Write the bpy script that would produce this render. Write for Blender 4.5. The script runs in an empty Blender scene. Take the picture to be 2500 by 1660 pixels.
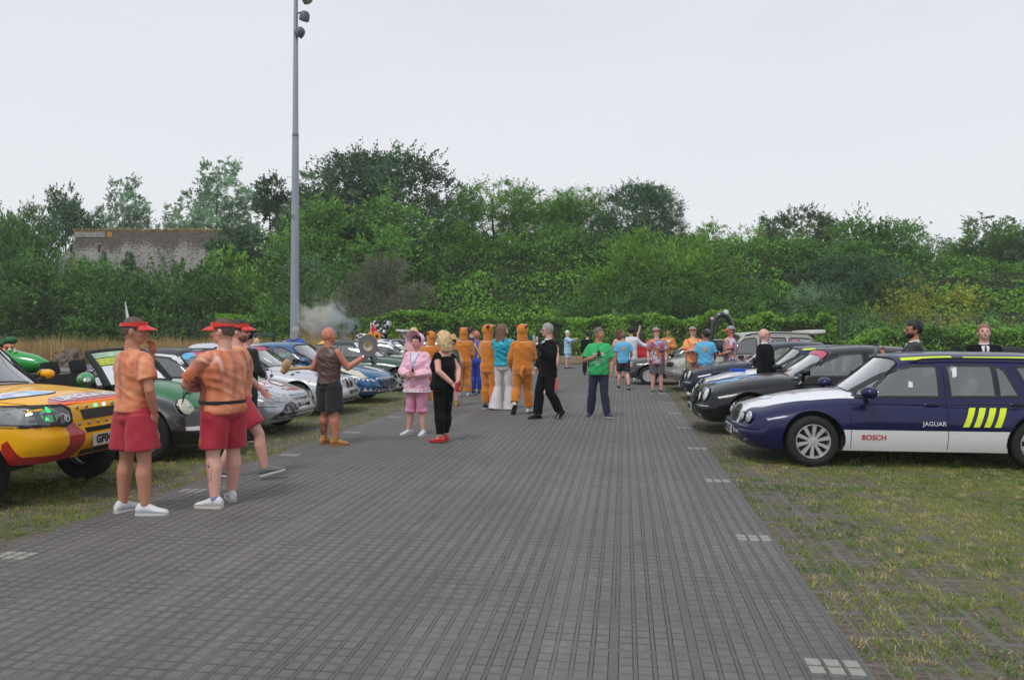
import bpy, bmesh, math, random, os
import numpy as np
from mathutils import Vector, Matrix, noise as mnoise
from mathutils.bvhtree import BVHTree
PI = math.pi
R = math.radians
scene = bpy.context.scene
COL = scene.collection
rnd = random.Random(7)
F, CU, CV, HZ, VPU, CH = 1906.0, 1250.0, 830.0, 813.0, 1525.0, 1.65
YAW = math.atan((VPU - CU) / F)
PITCH = math.atan((CV - HZ) / F)
cS, cC = math.sin(YAW), math.cos(YAW)
cam_d = bpy.data.cameras.new('camera')
cam = bpy.data.objects.new('camera', cam_d)
COL.objects.link(cam)
cam.location = (0, 0, CH)
cam.rotation_euler = (R(90) - PITCH, 0, YAW)
cam_d.sensor_width = 36
cam_d.lens = F / 2500 * 36
cam_d.clip_end = 2000
cam_d.clip_start = 0.05
scene.camera = cam
def W(u, d, z=0.0):
 """the spot on the site that the photograph shows in column u, d metres ahead"""
 lat = (u - CU) / F * d
 return Vector((lat * cC - d * cS, lat * cS + d * cC, z))
def Gd(v, h=0.0):
 return (CH - h) * F / (v - HZ)
def G(u, v, h=0.0):
 return W(u, Gd(v, h), h)
def ZV(v, d):
 return CH - (v - HZ) / F * d
def tag(o, label=None, cat=None, group=None, kind=None):
 if label: o['label'] = label
 if cat: o['category'] = cat
 if group: o['group'] = group
 if kind: o['kind'] = kind
 return o
def thing(name, label, cat, loc=(0, 0, 0), rz=0.0, group=None):
 o = bpy.data.objects.new(name, None)
 o.empty_display_size = 0.2
 COL.objects.link(o)
 o.location = loc
 o.rotation_euler = (0, 0, rz)
 return tag(o, label, cat, group)
def link(name, me, parent=None, mats=None):
 o = bpy.data.objects.new(name, me)
 COL.objects.link(o)
 if mats is not None and len(me.materials) == 0:
  for m in (mats if isinstance(mats, (list, tuple)) else [mats]):
   me.materials.append(m)
 if parent is not None:
  o.parent = parent
 return o
def bm_obj(name, bm, mats, parent=None, smooth=True, angle=40):
 me = bpy.data.meshes.new(name)
 bm.normal_update()
 bm.to_mesh(me)
 bm.free()
 if smooth:
  me.shade_smooth()
  if angle:
   me.set_sharp_from_angle(angle=R(angle))
 return link(name, me, parent, mats)
def fast_mesh(name, verts, faces4):
 """verts (n,3) float, faces4 (m,4) int"""
 me = bpy.data.meshes.new(name)
 n, m = len(verts), len(faces4)
 me.vertices.add(n)
 me.vertices.foreach_set('co', np.ascontiguousarray(verts, dtype=np.float32).ravel())
 k = faces4.shape[1]
 me.loops.add(m * k)
 me.loops.foreach_set('vertex_index', np.ascontiguousarray(faces4, dtype=np.int32).ravel())
 me.polygons.add(m)
 me.polygons.foreach_set('loop_start', np.arange(0, m * k, k, dtype=np.int32))
 me.polygons.foreach_set('loop_total', np.full(m, k, dtype=np.int32))
 me.update()
 return me
def M(nt, op, a, b=None, c=None, clamp=False):
 n = nt.nodes.new('ShaderNodeMath'); n.operation = op; n.use_clamp = clamp
 for i, x in enumerate((a, b, c)):
  if x is None: continue
  if isinstance(x, (int, float)): n.inputs[i].default_value = x
  else: nt.links.new(x, n.inputs[i])
 return n.outputs[0]
def RGBMIX(nt, f, a, b, blend='MIX'):
 n = nt.nodes.new('ShaderNodeMix'); n.data_type = 'RGBA'; n.blend_type = blend
 for i, x in ((0, f), (6, a), (7, b)):
  if isinstance(x, (int, float)): n.inputs[i].default_value = x
  elif isinstance(x, (tuple, list)): n.inputs[i].default_value = (x[0], x[1], x[2], 1)
  else: nt.links.new(x, n.inputs[i])
 return n.outputs[2]
def NOISE(nt, vec, scale, detail=3, rough=0.55, dist=0.0, out=0):
 n = nt.nodes.new('ShaderNodeTexNoise')
 n.inputs['Scale'].default_value = scale; n.inputs['Detail'].default_value = detail
 n.inputs['Roughness'].default_value = rough; n.inputs['Distortion'].default_value = dist
 if vec is not None: nt.links.new(vec, n.inputs['Vector'])
 return n.outputs[out]
def VORO(nt, vec, scale, feature='F1', out=0):
 n = nt.nodes.new('ShaderNodeTexVoronoi'); n.feature = feature
 n.inputs['Scale'].default_value = scale
 if vec is not None: nt.links.new(vec, n.inputs['Vector'])
 return n.outputs[out]
def RAMP(nt, fac, stops, interp='LINEAR'):
 n = nt.nodes.new('ShaderNodeValToRGB'); cr = n.color_ramp; cr.interpolation = interp
 while len(cr.elements) < len(stops): cr.elements.new(0.5)
 for e, (p, c) in zip(cr.elements, stops):
  e.position = p
  e.color = (c, c, c, 1) if isinstance(c, (int, float)) else (c[0], c[1], c[2], 1)
 nt.links.new(fac, n.inputs[0])
 return n.outputs[0]
def COORD(nt, which='Object'):
 n = nt.nodes.new('ShaderNodeTexCoord'); return n.outputs[which]
def MAPV(nt, vec, scale=(1, 1, 1), rot=(0, 0, 0), loc=(0, 0, 0)):
 n = nt.nodes.new('ShaderNodeMapping'); nt.links.new(vec, n.inputs[0])
 n.inputs['Scale'].default_value = scale; n.inputs['Rotation'].default_value = rot; n.inputs['Location'].default_value = loc
 return n.outputs[0]
def SEP(nt, vec):
 n = nt.nodes.new('ShaderNodeSeparateXYZ'); nt.links.new(vec, n.inputs[0]); return n.outputs
def BUMP(nt, h, strength=0.3, dist=0.01):
 n = nt.nodes.new('ShaderNodeBump'); n.inputs['Strength'].default_value = strength
 n.inputs['Distance'].default_value = dist; nt.links.new(h, n.inputs['Height']); return n.outputs[0]
MATS = {}
def new_mat(name):
 m = bpy.data.materials.new(name); m.use_nodes = True
 nt = m.node_tree; b = nt.nodes['Principled BSDF']
 MATS[name] = m
 return m, nt, b
def setc(nt, b, sock, val):
 if isinstance(val, (tuple, list)): b.inputs[sock].default_value = (val[0], val[1], val[2], 1)
 elif isinstance(val, (int, float)): b.inputs[sock].default_value = val
 else: nt.links.new(val, b.inputs[sock])
def pmat(name, col, rough=0.6, metal=0.0, coat=0.0, var=0.0, vs=4.0, bump=0.0, bs=60.0, spec=0.5, emit=None, es=1.0, sheen=0.0, sss=0.0):
 if name in MATS: return MATS[name]
 m, nt, b = new_mat(name)
 b.inputs['Roughness'].default_value = rough
 b.inputs['Metallic'].default_value = metal
 b.inputs['Coat Weight'].default_value = coat
 b.inputs['Coat Roughness'].default_value = 0.06
 b.inputs['Specular IOR Level'].default_value = spec
 if sheen: b.inputs['Sheen Weight'].default_value = sheen
 if sss:
  b.inputs['Subsurface Weight'].default_value = sss
  b.inputs['Subsurface Scale'].default_value = 0.01
 if var:
  co = COORD(nt)
  f = NOISE(nt, co, vs, 4)
  f = RAMP(nt, f, [(0.3, 0.0), (0.7, 1.0)])
  lo = tuple(c * (1 - var) for c in col); hi = tuple(min(1, c * (1 + var)) for c in col)
  setc(nt, b, 'Base Color', RGBMIX(nt, f, lo, hi))
 else:
  setc(nt, b, 'Base Color', col)
 if bump:
  nt.links.new(BUMP(nt, NOISE(nt, COORD(nt), bs, 3), bump, 0.01), b.inputs['Normal'])
 if emit:
  setc(nt, b, 'Emission Color', emit); b.inputs['Emission Strength'].default_value = es
 return m
def srgb(r, g, b):
 def f(c):
  c /= 255.0
  return c / 12.92 if c <= 0.04045 else ((c + 0.055) / 1.055) ** 2.4
 return (f(r), f(g), f(b))
def add_box(bm, c, s, rot=None, bevel=0.0):
 r = bmesh.ops.create_cube(bm, size=1.0)
 vs = r['verts']
 mat = Matrix.Translation(Vector(c)) @ (rot.to_4x4() if rot is not None else Matrix()) @ Matrix.Diagonal((s[0], s[1], s[2], 1))
 bmesh.ops.transform(bm, matrix=mat, verts=vs)
 if bevel:
  es = {e for v in vs for e in v.link_edges}
  bmesh.ops.bevel(bm, geom=list(es), offset=bevel, segments=2, affect='EDGES', profile=0.7)
 return vs
def frame_to(d):
 d = Vector(d).normalized()
 up = Vector((0, 0, 1)) if abs(d.z) < 0.95 else Vector((0, 1, 0))
 x = up.cross(d).normalized(); y = d.cross(x)
 return x, y, d
def add_ring_loft(bm, rings, closed=True, cap=True):
 vr = [[bm.verts.new(p) for p in ring] for ring in rings]
 n = len(vr[0])
 for a, b in zip(vr[:-1], vr[1:]):
  for i in range(n if closed else n - 1):
   j = (i + 1) % n
   try: bm.faces.new((a[i], a[j], b[j], b[i]))
   except ValueError: pass
 if cap and closed:
  bm.faces.new(list(reversed(vr[0]))); bm.faces.new(vr[-1])
 return vr
def add_tube(bm, pts, rads, n=10, cap=True):
 pts = [Vector(p) for p in pts]
 rings = []
 px = None
 for i, p in enumerate(pts):
  d = (pts[min(i + 1, len(pts) - 1)] - pts[max(i - 1, 0)])
  if d.length < 1e-6: d = Vector((0, 0, 1))
  d.normalize()
  if px is None: x, y, _ = frame_to(d)
  else:
   x = (px - d * px.dot(d))
   if x.length < 1e-5: x, y, _ = frame_to(d)
   x.normalize(); y = d.cross(x)
  px = x
  r = rads[i] if isinstance(rads, (list, tuple)) else rads
  rings.append([p + (x * math.cos(2 * PI * k / n) + y * math.sin(2 * PI * k / n)) * r for k in range(n)])
 return add_ring_loft(bm, rings, True, cap)
def add_rcone(bm, a, ra, b, rb, n=14):
 """tapered limb with round ends"""
 a, b = Vector(a), Vector(b)
 d = (b - a)
 L = d.length
 if L < 1e-5: d = Vector((0, 0, 1))
 d.normalize()
 pts, rr = [], []
 for k in range(4):
  t = R(90) * (k + 0.35) / 4
  pts.append(a - d * ra * math.cos(t)); rr.append(ra * math.sin(t))
 pts.append(a); rr.append(ra)
 pts.append(b); rr.append(rb)
 for k in range(3, -1, -1):
  t = R(90) * (k + 0.35) / 4
  pts.append(b + d * rb * math.cos(t)); rr.append(rb * math.sin(t))
 x, y, _ = frame_to(d)
 rings = [[p + (x * math.cos(2 * PI * k / n) + y * math.sin(2 * PI * k / n)) * r for k in range(n)] for p, r in zip(pts, rr)]
 add_ring_loft(bm, rings)
def add_ell(bm, c, r, rot=None, n=16):
 res = bmesh.ops.create_uvsphere(bm, u_segments=n, v_segments=max(6, n * 2 // 3), radius=1.0)
 mat = Matrix.Translation(Vector(c)) @ (rot.to_4x4() if rot is not None else Matrix()) @ Matrix.Diagonal((r[0], r[1], r[2], 1))
 bmesh.ops.transform(bm, matrix=mat, verts=res['verts'])
 return res['verts']
def add_lathe(bm, prof, c=(0, 0, 0), axis='Z', n=24, rot=None, cap=True):
 """prof: list of (radius, height)"""
 rings = []
 for r, h in prof:
  ring = []
  for k in range(n):
   a = 2 * PI * k / n
   if axis == 'Z': p = Vector((r * math.cos(a), r * math.sin(a), h))
   elif axis == 'Y': p = Vector((r * math.sin(a), h, r * math.cos(a)))
   else: p = Vector((h, r * math.cos(a), r * math.sin(a)))
   if rot is not None: p = rot @ p
   ring.append(p + Vector(c))
  rings.append(ring)
 return add_ring_loft(bm, rings, True, cap)
def add_poly(bm, pts):
 return bm.faces.new([bm.verts.new(p) for p in pts])
def text_faces(s, size=1.0, align='CENTER', bold=0.0):
 """2D triangles of a line of lettering, in its own plane"""
 cu = bpy.data.curves.new('lettering', 'FONT')
 cu.body = s; cu.size = size; cu.align_x = align; cu.align_y = 'CENTER'; cu.resolution_u = 3; cu.offset = bold
 o = bpy.data.objects.new('lettering', cu)
 COL.objects.link(o)
 dg = bpy.context.evaluated_depsgraph_get()
 me = bpy.data.meshes.new_from_object(o.evaluated_get(dg))
 vs = [tuple(v.co[:2]) for v in me.vertices]; fs = [tuple(p.vertices) for p in me.polygons]
 bpy.data.objects.remove(o); bpy.data.curves.remove(cu); bpy.data.meshes.remove(me)
 return vs, fs
def lerp(a, b, t): return a + (b - a) * t
def interp(tab, x):
 """smooth (monotone-ish cubic) interpolation in a list of (x, y)"""
 if x <= tab[0][0]: return tab[0][1]
 if x >= tab[-1][0]: return tab[-1][1]
 for i in range(len(tab) - 1):
  x0, y0 = tab[i]; x1, y1 = tab[i + 1]
  if x <= x1:
   t = (x - x0) / (x1 - x0)
   def slope(k):
    if k <= 0: return (tab[1][1] - tab[0][1]) / (tab[1][0] - tab[0][0])
    if k >= len(tab) - 1: return (tab[-1][1] - tab[-2][1]) / (tab[-1][0] - tab[-2][0])
    a = (tab[k][1] - tab[k - 1][1]) / (tab[k][0] - tab[k - 1][0])
    b = (tab[k + 1][1] - tab[k][1]) / (tab[k + 1][0] - tab[k][0])
    if a * b <= 0: return 0.0
    return 2 * a * b / (a + b)
   m0, m1 = slope(i) * (x1 - x0), slope(i + 1) * (x1 - x0)
   t2, t3 = t * t, t * t * t
   return (2 * t3 - 3 * t2 + 1) * y0 + (t3 - 2 * t2 + t) * m0 + (-2 * t3 + 3 * t2) * y1 + (t3 - t2) * m1
 return tab[-1][1]
SUN_EL, SUN_AZ = R(58), R(200)
world = bpy.data.worlds.new('World'); scene.world = world
world.use_nodes = True
wt = world.node_tree
bg = wt.nodes['Background']
sky = wt.nodes.new('ShaderNodeTexSky'); sky.sky_type = 'NISHITA'; sky.sun_disc = False
sky.sun_elevation = SUN_EL; sky.sun_rotation = SUN_AZ; sky.dust_density = 4; sky.air_density = 1
gen = COORD(wt, 'Generated')
zc = SEP(wt, gen)[2]
base = RAMP(wt, M(wt, 'MULTIPLY_ADD', zc, 1.0, 0.0), [(0.0, srgb(243, 244, 248)), (0.14, srgb(240, 243, 248)), (0.30, srgb(232, 236, 244)), (0.5, srgb(220, 226, 236)), (1.0, srgb(208, 214, 224))])
cl = NOISE(wt, MAPV(wt, gen, (1, 1, 3.2)), 1.7, 4, 0.5)
base = RGBMIX(wt, M(wt, 'MULTIPLY', RAMP(wt, cl, [(0.38, 0.0), (0.62, 1.0)]), 0.35), base, srgb(246, 246, 249))
over = wt.nodes.new('ShaderNodeVectorMath'); over.operation = 'SCALE'; over.inputs['Scale'].default_value = 10.0
wt.links.new(base, over.inputs[0])
mixed = RGBMIX(wt, 0.94, sky.outputs[0], over.outputs[0])
wt.links.new(mixed, bg.inputs['Color']); bg.inputs['Strength'].default_value = 0.1
sun_d = bpy.data.lights.new('sun', 'SUN'); sun_d.energy = 1.45; sun_d.angle = R(14); sun_d.color = (1, 0.97, 0.93)
sun = bpy.data.objects.new('sun', sun_d); COL.objects.link(sun)
sun.rotation_euler = (R(90) - SUN_EL, 0, PI - SUN_AZ)
scene.view_settings.view_transform = 'Standard'
scene.view_settings.look = 'None'
scene.view_settings.exposure = 0.0
scene.view_settings.gamma = 1
scene.render.engine = 'CYCLES'
scene.cycles.use_denoising = True
scene.cycles.max_bounces = 6
scene.cycles.diffuse_bounces = 3
scene.cycles.glossy_bounces = 3
scene.cycles.transmission_bounces = 4
scene.cycles.transparent_max_bounces = 12
scene.cycles.volume_bounces = 1
scene.cycles.caustics_reflective = False
scene.cycles.caustics_refractive = False
TW, TL = 0.408, 0.372          # one plastic paving grid
LX0, LX1 = -4.70, 1.17         # lane edges
def sheet(name, x0, x1, y0, y1, z, mat, nx=1, ny=1):
 bm = bmesh.new()
 vs = [[bm.verts.new((lerp(x0, x1, i / nx), lerp(y0, y1, j / ny), z)) for j in range(ny + 1)] for i in range(nx + 1)]
 for i in range(nx):
  for j in range(ny):
   bm.faces.new((vs[i][j], vs[i + 1][j], vs[i + 1][j + 1], vs[i][j + 1]))
 return bm_obj(name, bm, mat, smooth=False)
def grid_masks(nt, co):
 x, y, _ = SEP(nt, co)
 fx = M(nt, 'FRACT', M(nt, 'DIVIDE', M(nt, 'SUBTRACT', x, LX1), TW))
 fy = M(nt, 'FRACT', M(nt, 'DIVIDE', y, TL))
 ax = M(nt, 'MULTIPLY', M(nt, 'SUBTRACT', M(nt, 'MULTIPLY', fx, 1.0), 0.035), 1 / 0.93)
 inx = M(nt, 'MULTIPLY', M(nt, 'GREATER_THAN', ax, 0.0), M(nt, 'LESS_THAN', ax, 1.0))
 cx = M(nt, 'FRACT', M(nt, 'MULTIPLY', ax, 4.0))
 dcx = M(nt, 'ABSOLUTE', M(nt, 'SUBTRACT', cx, 0.5))
 fy4 = M(nt, 'FRACT', M(nt, 'MULTIPLY', fy, 4.0))
 dfy = M(nt, 'ABSOLUTE', M(nt, 'SUBTRACT', fy4, 0.5))
 ey = M(nt, 'ABSOLUTE', M(nt, 'SUBTRACT', fy, 0.5))
 return x, y, inx, dcx, dfy, ey, fx
m, nt, b = new_mat('plastic grid paving')
co = COORD(nt)
x, y, inx, dcx, dfy, ey, fx = grid_masks(nt, co)
rib = M(nt, 'MAXIMUM', M(nt, 'GREATER_THAN', dcx, 0.405), M(nt, 'SUBTRACT', 1.0, inx))
cross = M(nt, 'GREATER_THAN', ey, 0.462)
slot = M(nt, 'MULTIPLY', M(nt, 'MULTIPLY', M(nt, 'GREATER_THAN', dcx, 0.350), M(nt, 'LESS_THAN', dcx, 0.408)), M(nt, 'MULTIPLY', inx, M(nt, 'SUBTRACT', 1.0, cross)))
seam = M(nt, 'LESS_THAN', M(nt, 'ABSOLUTE', M(nt, 'SUBTRACT', M(nt, 'FRACT', M(nt, 'ADD', fx, 0.5)), 0.5)), 0.007)
big = NOISE(nt, co, 0.45, 4, 0.6)
mid = NOISE(nt, co, 6, 3, 0.6)
fine = NOISE(nt, co, 90, 3, 0.75)
cellid = nt.nodes.new('ShaderNodeTexWhiteNoise'); cellid.noise_dimensions = '2D'
sn = nt.nodes.new('ShaderNodeVectorMath'); sn.operation = 'SNAP'; nt.links.new(co, sn.inputs[0]); sn.inputs[1].default_value = (TW / 4, TL / 4, 1)
nt.links.new(sn.outputs[0], cellid.inputs['Vector'])
tone = M(nt, 'MULTIPLY_ADD', cellid.outputs[0], 0.16, 0.2)
tone = M(nt, 'MULTIPLY_ADD', mid, 0.45, tone)
tone = M(nt, 'MULTIPLY_ADD', fine, 0.75, M(nt, 'ADD', tone, -0.30))
block = RAMP(nt, tone, [(0.15, srgb(88, 86, 84)), (0.6, srgb(108, 105, 102)), (0.95, srgb(132, 128, 123))])
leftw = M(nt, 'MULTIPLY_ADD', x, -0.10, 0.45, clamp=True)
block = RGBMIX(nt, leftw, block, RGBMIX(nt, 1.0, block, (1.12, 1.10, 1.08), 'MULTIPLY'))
block = RGBMIX(nt, M(nt, 'MULTIPLY', RAMP(nt, dfy, [(0.34, 0.0), (0.46, 1.0)]), M(nt, 'MULTIPLY', RAMP(nt, NOISE(nt, co, 1.1, 3), [(0.35, 0.35), (0.65, 1.0)]), M(nt, 'ADD', leftw, 0.25, clamp=True))), block, srgb(58, 58, 58))
ribc = RGBMIX(nt, NOISE(nt, co, 40, 2), srgb(84, 85, 84), srgb(108, 108, 106))
isrib = M(nt, 'MAXIMUM', rib, cross)
colr = RGBMIX(nt, isrib, block, ribc)
colr = RGBMIX(nt, M(nt, 'MULTIPLY', slot, RAMP(nt, NOISE(nt, co, 3.1, 3), [(0.35, 0.65), (0.65, 1.0)])), colr, srgb(28, 30, 30))
colr = RGBMIX(nt, M(nt, 'MULTIPLY', seam, RAMP(nt, NOISE(nt, MAPV(nt, co, (3, 1, 1)), 1.3, 2), [(0.5, 0.0), (0.6, 1.0)])), colr, srgb(26, 27, 27))
colr = RGBMIX(nt, RAMP(nt, big, [(0.3, 0.42), (0.6, 0.0)]), colr, srgb(72, 72, 72))
track = NOISE(nt, MAPV(nt, co, (2.2, .09, 1)), 1.0, 3, .6)
colr = RGBMIX(nt, RAMP(nt, track, [(0.52, 0.0), (0.70, 0.22)]), colr, srgb(136, 132, 126))
colr = RGBMIX(nt, RAMP(nt, NOISE(nt, co, 1.3, 5, .7, .6), [(0.60, 0.0), (0.70, 0.4)]), colr, srgb(64, 63, 62))
grit = RAMP(nt, VORO(nt, co, 26), [(0.02, 1.0), (0.06, 0.0)])
grit = M(nt, 'MULTIPLY', grit, RAMP(nt, NOISE(nt, co, 2.2, 2), [(0.55, 0.0), (0.7, 0.8)]))
colr = RGBMIX(nt, grit, colr, srgb(168, 166, 158))
setc(nt, b, 'Base Color', colr)
b.inputs['Roughness'].default_value = 0.72
b.inputs['Specular IOR Level'].default_value = 0.4
h = M(nt, 'SUBTRACT', M(nt, 'MULTIPLY', isrib, 0.6), M(nt, 'MULTIPLY', slot, 1.5))
h = M(nt, 'ADD', h, M(nt, 'MULTIPLY', fine, 0.5))
nt.links.new(BUMP(nt, h, 0.5, 0.006), b.inputs['Normal'])
MAT_PAVE = m
m, nt, b = new_mat('grass filled grid')
co = COORD(nt)
x, y, inx, dcx, dfy, ey, fx = grid_masks(nt, co)
rib = M(nt, 'MAXIMUM', M(nt, 'GREATER_THAN', dcx, 0.42), M(nt, 'SUBTRACT', 1.0, inx))
cross = M(nt, 'MAXIMUM', M(nt, 'GREATER_THAN', ey, 0.455), M(nt, 'GREATER_THAN', dfy, 0.44))
soil = RAMP(nt, NOISE(nt, co, 22, 4, 0.7), [(0.25, srgb(66, 58, 52)), (0.5, srgb(98, 87, 78)), (0.8, srgb(126, 114, 104))])
moss = RAMP(nt, NOISE(nt, co, 60, 3), [(0.3, srgb(78, 84, 40)), (0.7, srgb(122, 122, 66))])
dist = RAMP(nt, M(nt, 'ABSOLUTE', M(nt, 'ADD', x, 1.76)), [(0.0, 0.0), (1.0, 1.0)])
away = M(nt, 'MULTIPLY', M(nt, 'SUBTRACT', M(nt, 'ABSOLUTE', M(nt, 'ADD', x, 1.76)), 2.94), 0.16, clamp=True)
cover = M(nt, 'ADD', NOISE(nt, co, 5.0, 4, 0.65), away)
cover = RAMP(nt, cover, [(0.56, 0.0), (0.78, 1.0)])
colr = RGBMIX(nt, M(nt, 'MAXIMUM', rib, cross), soil, RGBMIX(nt, NOISE(nt, co, 30, 2), srgb(88, 90, 86), srgb(122, 122, 116)))
colr = RGBMIX(nt, M(nt, 'MULTIPLY', cover, 0.6), colr, moss)
setc(nt, b, 'Base Color', colr)
b.inputs['Roughness'].default_value = 0.95
nt.links.new(BUMP(nt, M(nt, 'ADD', NOISE(nt, co, 50, 4, 0.7), M(nt, 'MULTIPLY', cover, 1.2)), 0.8, 0.02), b.inputs['Normal'])
MAT_GGRID = m
m, nt, b = new_mat('worn asphalt')
co = COORD(nt)
setc(nt, b, 'Base Color', RAMP(nt, M(nt, 'ADD', M(nt, 'MULTIPLY', NOISE(nt, co, 0.5, 4), 0.6), M(nt, 'MULTIPLY', NOISE(nt, co, 60, 2), 0.4)), [(0.3, srgb(88, 88, 89)), (0.7, srgb(120, 119, 118))]))
b.inputs['Roughness'].default_value = 0.85
MAT_ASPH = m
m, nt, b = new_mat('rough ground')
co = COORD(nt)
setc(nt, b, 'Base Color', RAMP(nt, NOISE(nt, co, 0.8, 5, 0.65), [(0.3, srgb(52, 58, 30)), (0.5, srgb(74, 76, 42)), (0.75, srgb(104, 96, 62))]))
b.inputs['Roughness'].default_value = 1.0
MAT_ROUGH = m
tag(sheet('ground', -600, 600, -200, 900, -0.03, MAT_ROUGH), kind='structure')
tag(sheet('grass_parking', -22, 30, -4, 31, -0.004, MAT_GGRID), kind='structure')
tag(sheet('paving', LX0, LX1, -4, 31, 0.0, MAT_PAVE), kind='structure')
tag(sheet('road', -120, 120, 31, 41.5, -0.008, MAT_PAVE), kind='structure')
tag(sheet('perimeter_road', -120, -13, 30.2, 37.5, -0.003, MAT_ASPH), kind='structure')
MAT_MARK = pmat('worn white marking', srgb(146, 144, 138), 0.8, var=0.18, vs=60)
bay = 2.44
k = 0
for i in range(12):
 for side in (0, 1):
  yy = (4.03 + i * 2.455) if side else (5.19 + i * 2.41)
  bm = bmesh.new()
  for a in range(3):
   for c in range(2):
    cw, cl = 0.071, 0.078
    if side: px = 0.90 + a * 0.0925
    else: px = -4.60 + a * 0.0925
    px += cw / 2; py = yy + (c - 0.5) * 0.095
    add_box(bm, (px, py, 0.0015), (cw, cl, 0.007))
  o = bm_obj('bay_mark', bm, MAT_MARK, smooth=False)
  lb = 'pale bay mark on the ' + ('right' if side else 'left') + ' lane edge, ' + \
   ['nearest', 'second', 'third', 'fourth', 'fifth', 'sixth', 'seventh', 'eighth', 'ninth', 'tenth', 'eleventh', 'twelfth'][i] + ' from the camera'
  tag(o, lb, 'bay marking', 'bay marks along the lane edges')
rs = np.random.RandomState(11)
def vnoise(x, y, s, seed=0.0):
 return np.array([mnoise.noise(Vector((a * s + seed, b * s - seed, seed))) for a, b in zip(x, y)])
def blades(name, base, height, lean, width, tint, bend=0.35):
 """each blade two stacked triangles-ish quads; base (n,3)"""
 n = len(base)
 ang = rs.uniform(0, 2 * PI, n)
 side = np.stack([np.cos(ang), np.sin(ang), np.zeros(n)], 1) * (width * 0.5)[:, None]
 la = rs.uniform(0, 2 * PI, n)
 ld = np.stack([np.cos(la), np.sin(la), np.zeros(n)], 1) * lean[:, None]
 up = np.zeros((n, 3)); up[:, 2] = height
 v0 = base - side; v1 = base + side
 mid = base + up * 0.55 + ld * bend
 v2 = mid + side * 0.75; v3 = mid - side * 0.75
 v4 = base + up + ld
 V = np.stack([v0, v1, v2, v3, v4 + side * 0.12, v4 - side * 0.12], 1).reshape(-1, 3)
 i = (np.arange(n) * 6)[:, None]
 Fq = np.concatenate([i + np.array([[0, 1, 2, 3]]), i + np.array([[3, 2, 4, 5]])], 0)
 me = fast_mesh(name, V, Fq)
 at = me.attributes.new('tint', 'FLOAT', 'POINT')
 at.data.foreach_set('value', np.repeat(tint, 6).astype(np.float32))
 return me
def blade_mat(name, stops, rough=0.8, trans=0.3):
 m, nt, b = new_mat(name)
 a = nt.nodes.new('ShaderNodeAttribute'); a.attribute_name = 'tint'
 c = RAMP(nt, a.outputs['Fac'], stops)
 setc(nt, b, 'Base Color', c); b.inputs['Roughness'].default_value = rough
 b.inputs['Specular IOR Level'].default_value = 0.25
 tr = nt.nodes.new('ShaderNodeBsdfTranslucent'); nt.links.new(c, tr.inputs[0])
 mx = nt.nodes.new('ShaderNodeMixShader'); mx.inputs[0].default_value = trans
 nt.links.new(b.outputs[0], mx.inputs[1]); nt.links.new(tr.outputs[0], mx.inputs[2])
 nt.links.new(mx.outputs[0], nt.nodes['Material Output'].inputs['Surface'])
 return m
MAT_BLADE = blade_mat('short grass', [(0.0, srgb(78, 108, 36)), (0.35, srgb(118, 150, 46)), (0.6, srgb(160, 166, 68)), (0.8, srgb(192, 178, 116)), (1.0, srgb(222, 202, 156))])
def grass_zone(x0, x1, y0, y1, per_tuft, keep, wide, sgn, hgt=1.0):
 cx = np.arange(x0, x1, TW / 4); cy = np.arange(y0, y1, TL / 4)
 gx, gy = np.meshgrid(cx, cy); gx = gx.ravel() + 0.045; gy = gy.ravel() + 0.045
 away = np.clip(np.abs(gx + 1.76) - 2.94, 0, 4) * 0.16
 nz = vnoise(gx, gy, 1.7) * 0.5 + vnoise(gx, gy, 5.1, 7.7) * 0.45 + rs.uniform(-0.33, 0.33, len(gx))
 ok = nz + away * 0.8 > keep
 gx, gy, nz = gx[ok], gy[ok], nz[ok]
 n = len(gx)
 cnt = per_tuft
 bx = np.repeat(gx, cnt) + rs.normal(0, 0.027 * wide, n * cnt)
 by = np.repeat(gy, cnt) + rs.normal(0, 0.025 * wide, n * cnt)
 tt = np.repeat(np.clip(0.34 + vnoise(gx, gy, 0.9, 3.3) * 0.45 + rs.normal(0, 0.15, n), 0, 0.8), cnt) + rs.normal(0, 0.07, n * cnt)
 tuftdry = np.repeat(rs.uniform(0, 1, n) < 0.08, cnt)
 dry = (rs.uniform(0, 1, n * cnt) < 0.05) | (tuftdry & (rs.uniform(0, 1, n * cnt) < 0.7))
 hh = np.repeat(rs.uniform(0.010, 0.032, n) * (0.8 + 0.6 * np.clip(nz, 0, 1)), cnt) * rs.uniform(0.5, 1.4, n * cnt) * hgt
 hh = np.where(dry, hh * rs.uniform(1.0, 1.9, n * cnt), hh)
 tt = np.where(dry, rs.uniform(0.78, 1.0, n * cnt), tt)
 base = np.stack([bx, by, np.zeros(n * cnt) - 0.004], 1)
 if sgn > 0: inside = bx > LX1 + 0.02
 else: inside = bx < LX0 - 0.02
 base, hh, tt = base[inside], hh[inside], tt[inside]
 nn = len(base)
 return base, hh, rs.uniform(0.008, 0.042, nn) * (0.6 + hh * 10), np.full(nn, 0.0042) * wide, np.clip(tt, 0, 1)
zones = [grass_zone(1.19, 7.6, 3.2, 10.4, 30, -0.06, 1.15, 1), grass_zone(1.19, 9.0, 10.4, 15, 8, 0.0, 1.6, 1, 1.2),
grass_zone(-8.2, -4.72, 3.8, 10.5, 26, -0.06, 1.15, -1, 1.3), grass_zone(-7.6, -4.72, 10.5, 20, 8, 0.0, 1.6, -1, 1.3),
grass_zone(-8, -4.72, 20, 31, 3, 0.0, 3.2, -1, 1.3), grass_zone(1.19, 9, 15, 31, 3, 0.0, 3.2, 1, 1.2)]
BZ = [np.concatenate([z[i] for z in zones]) for i in range(5)]
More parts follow.
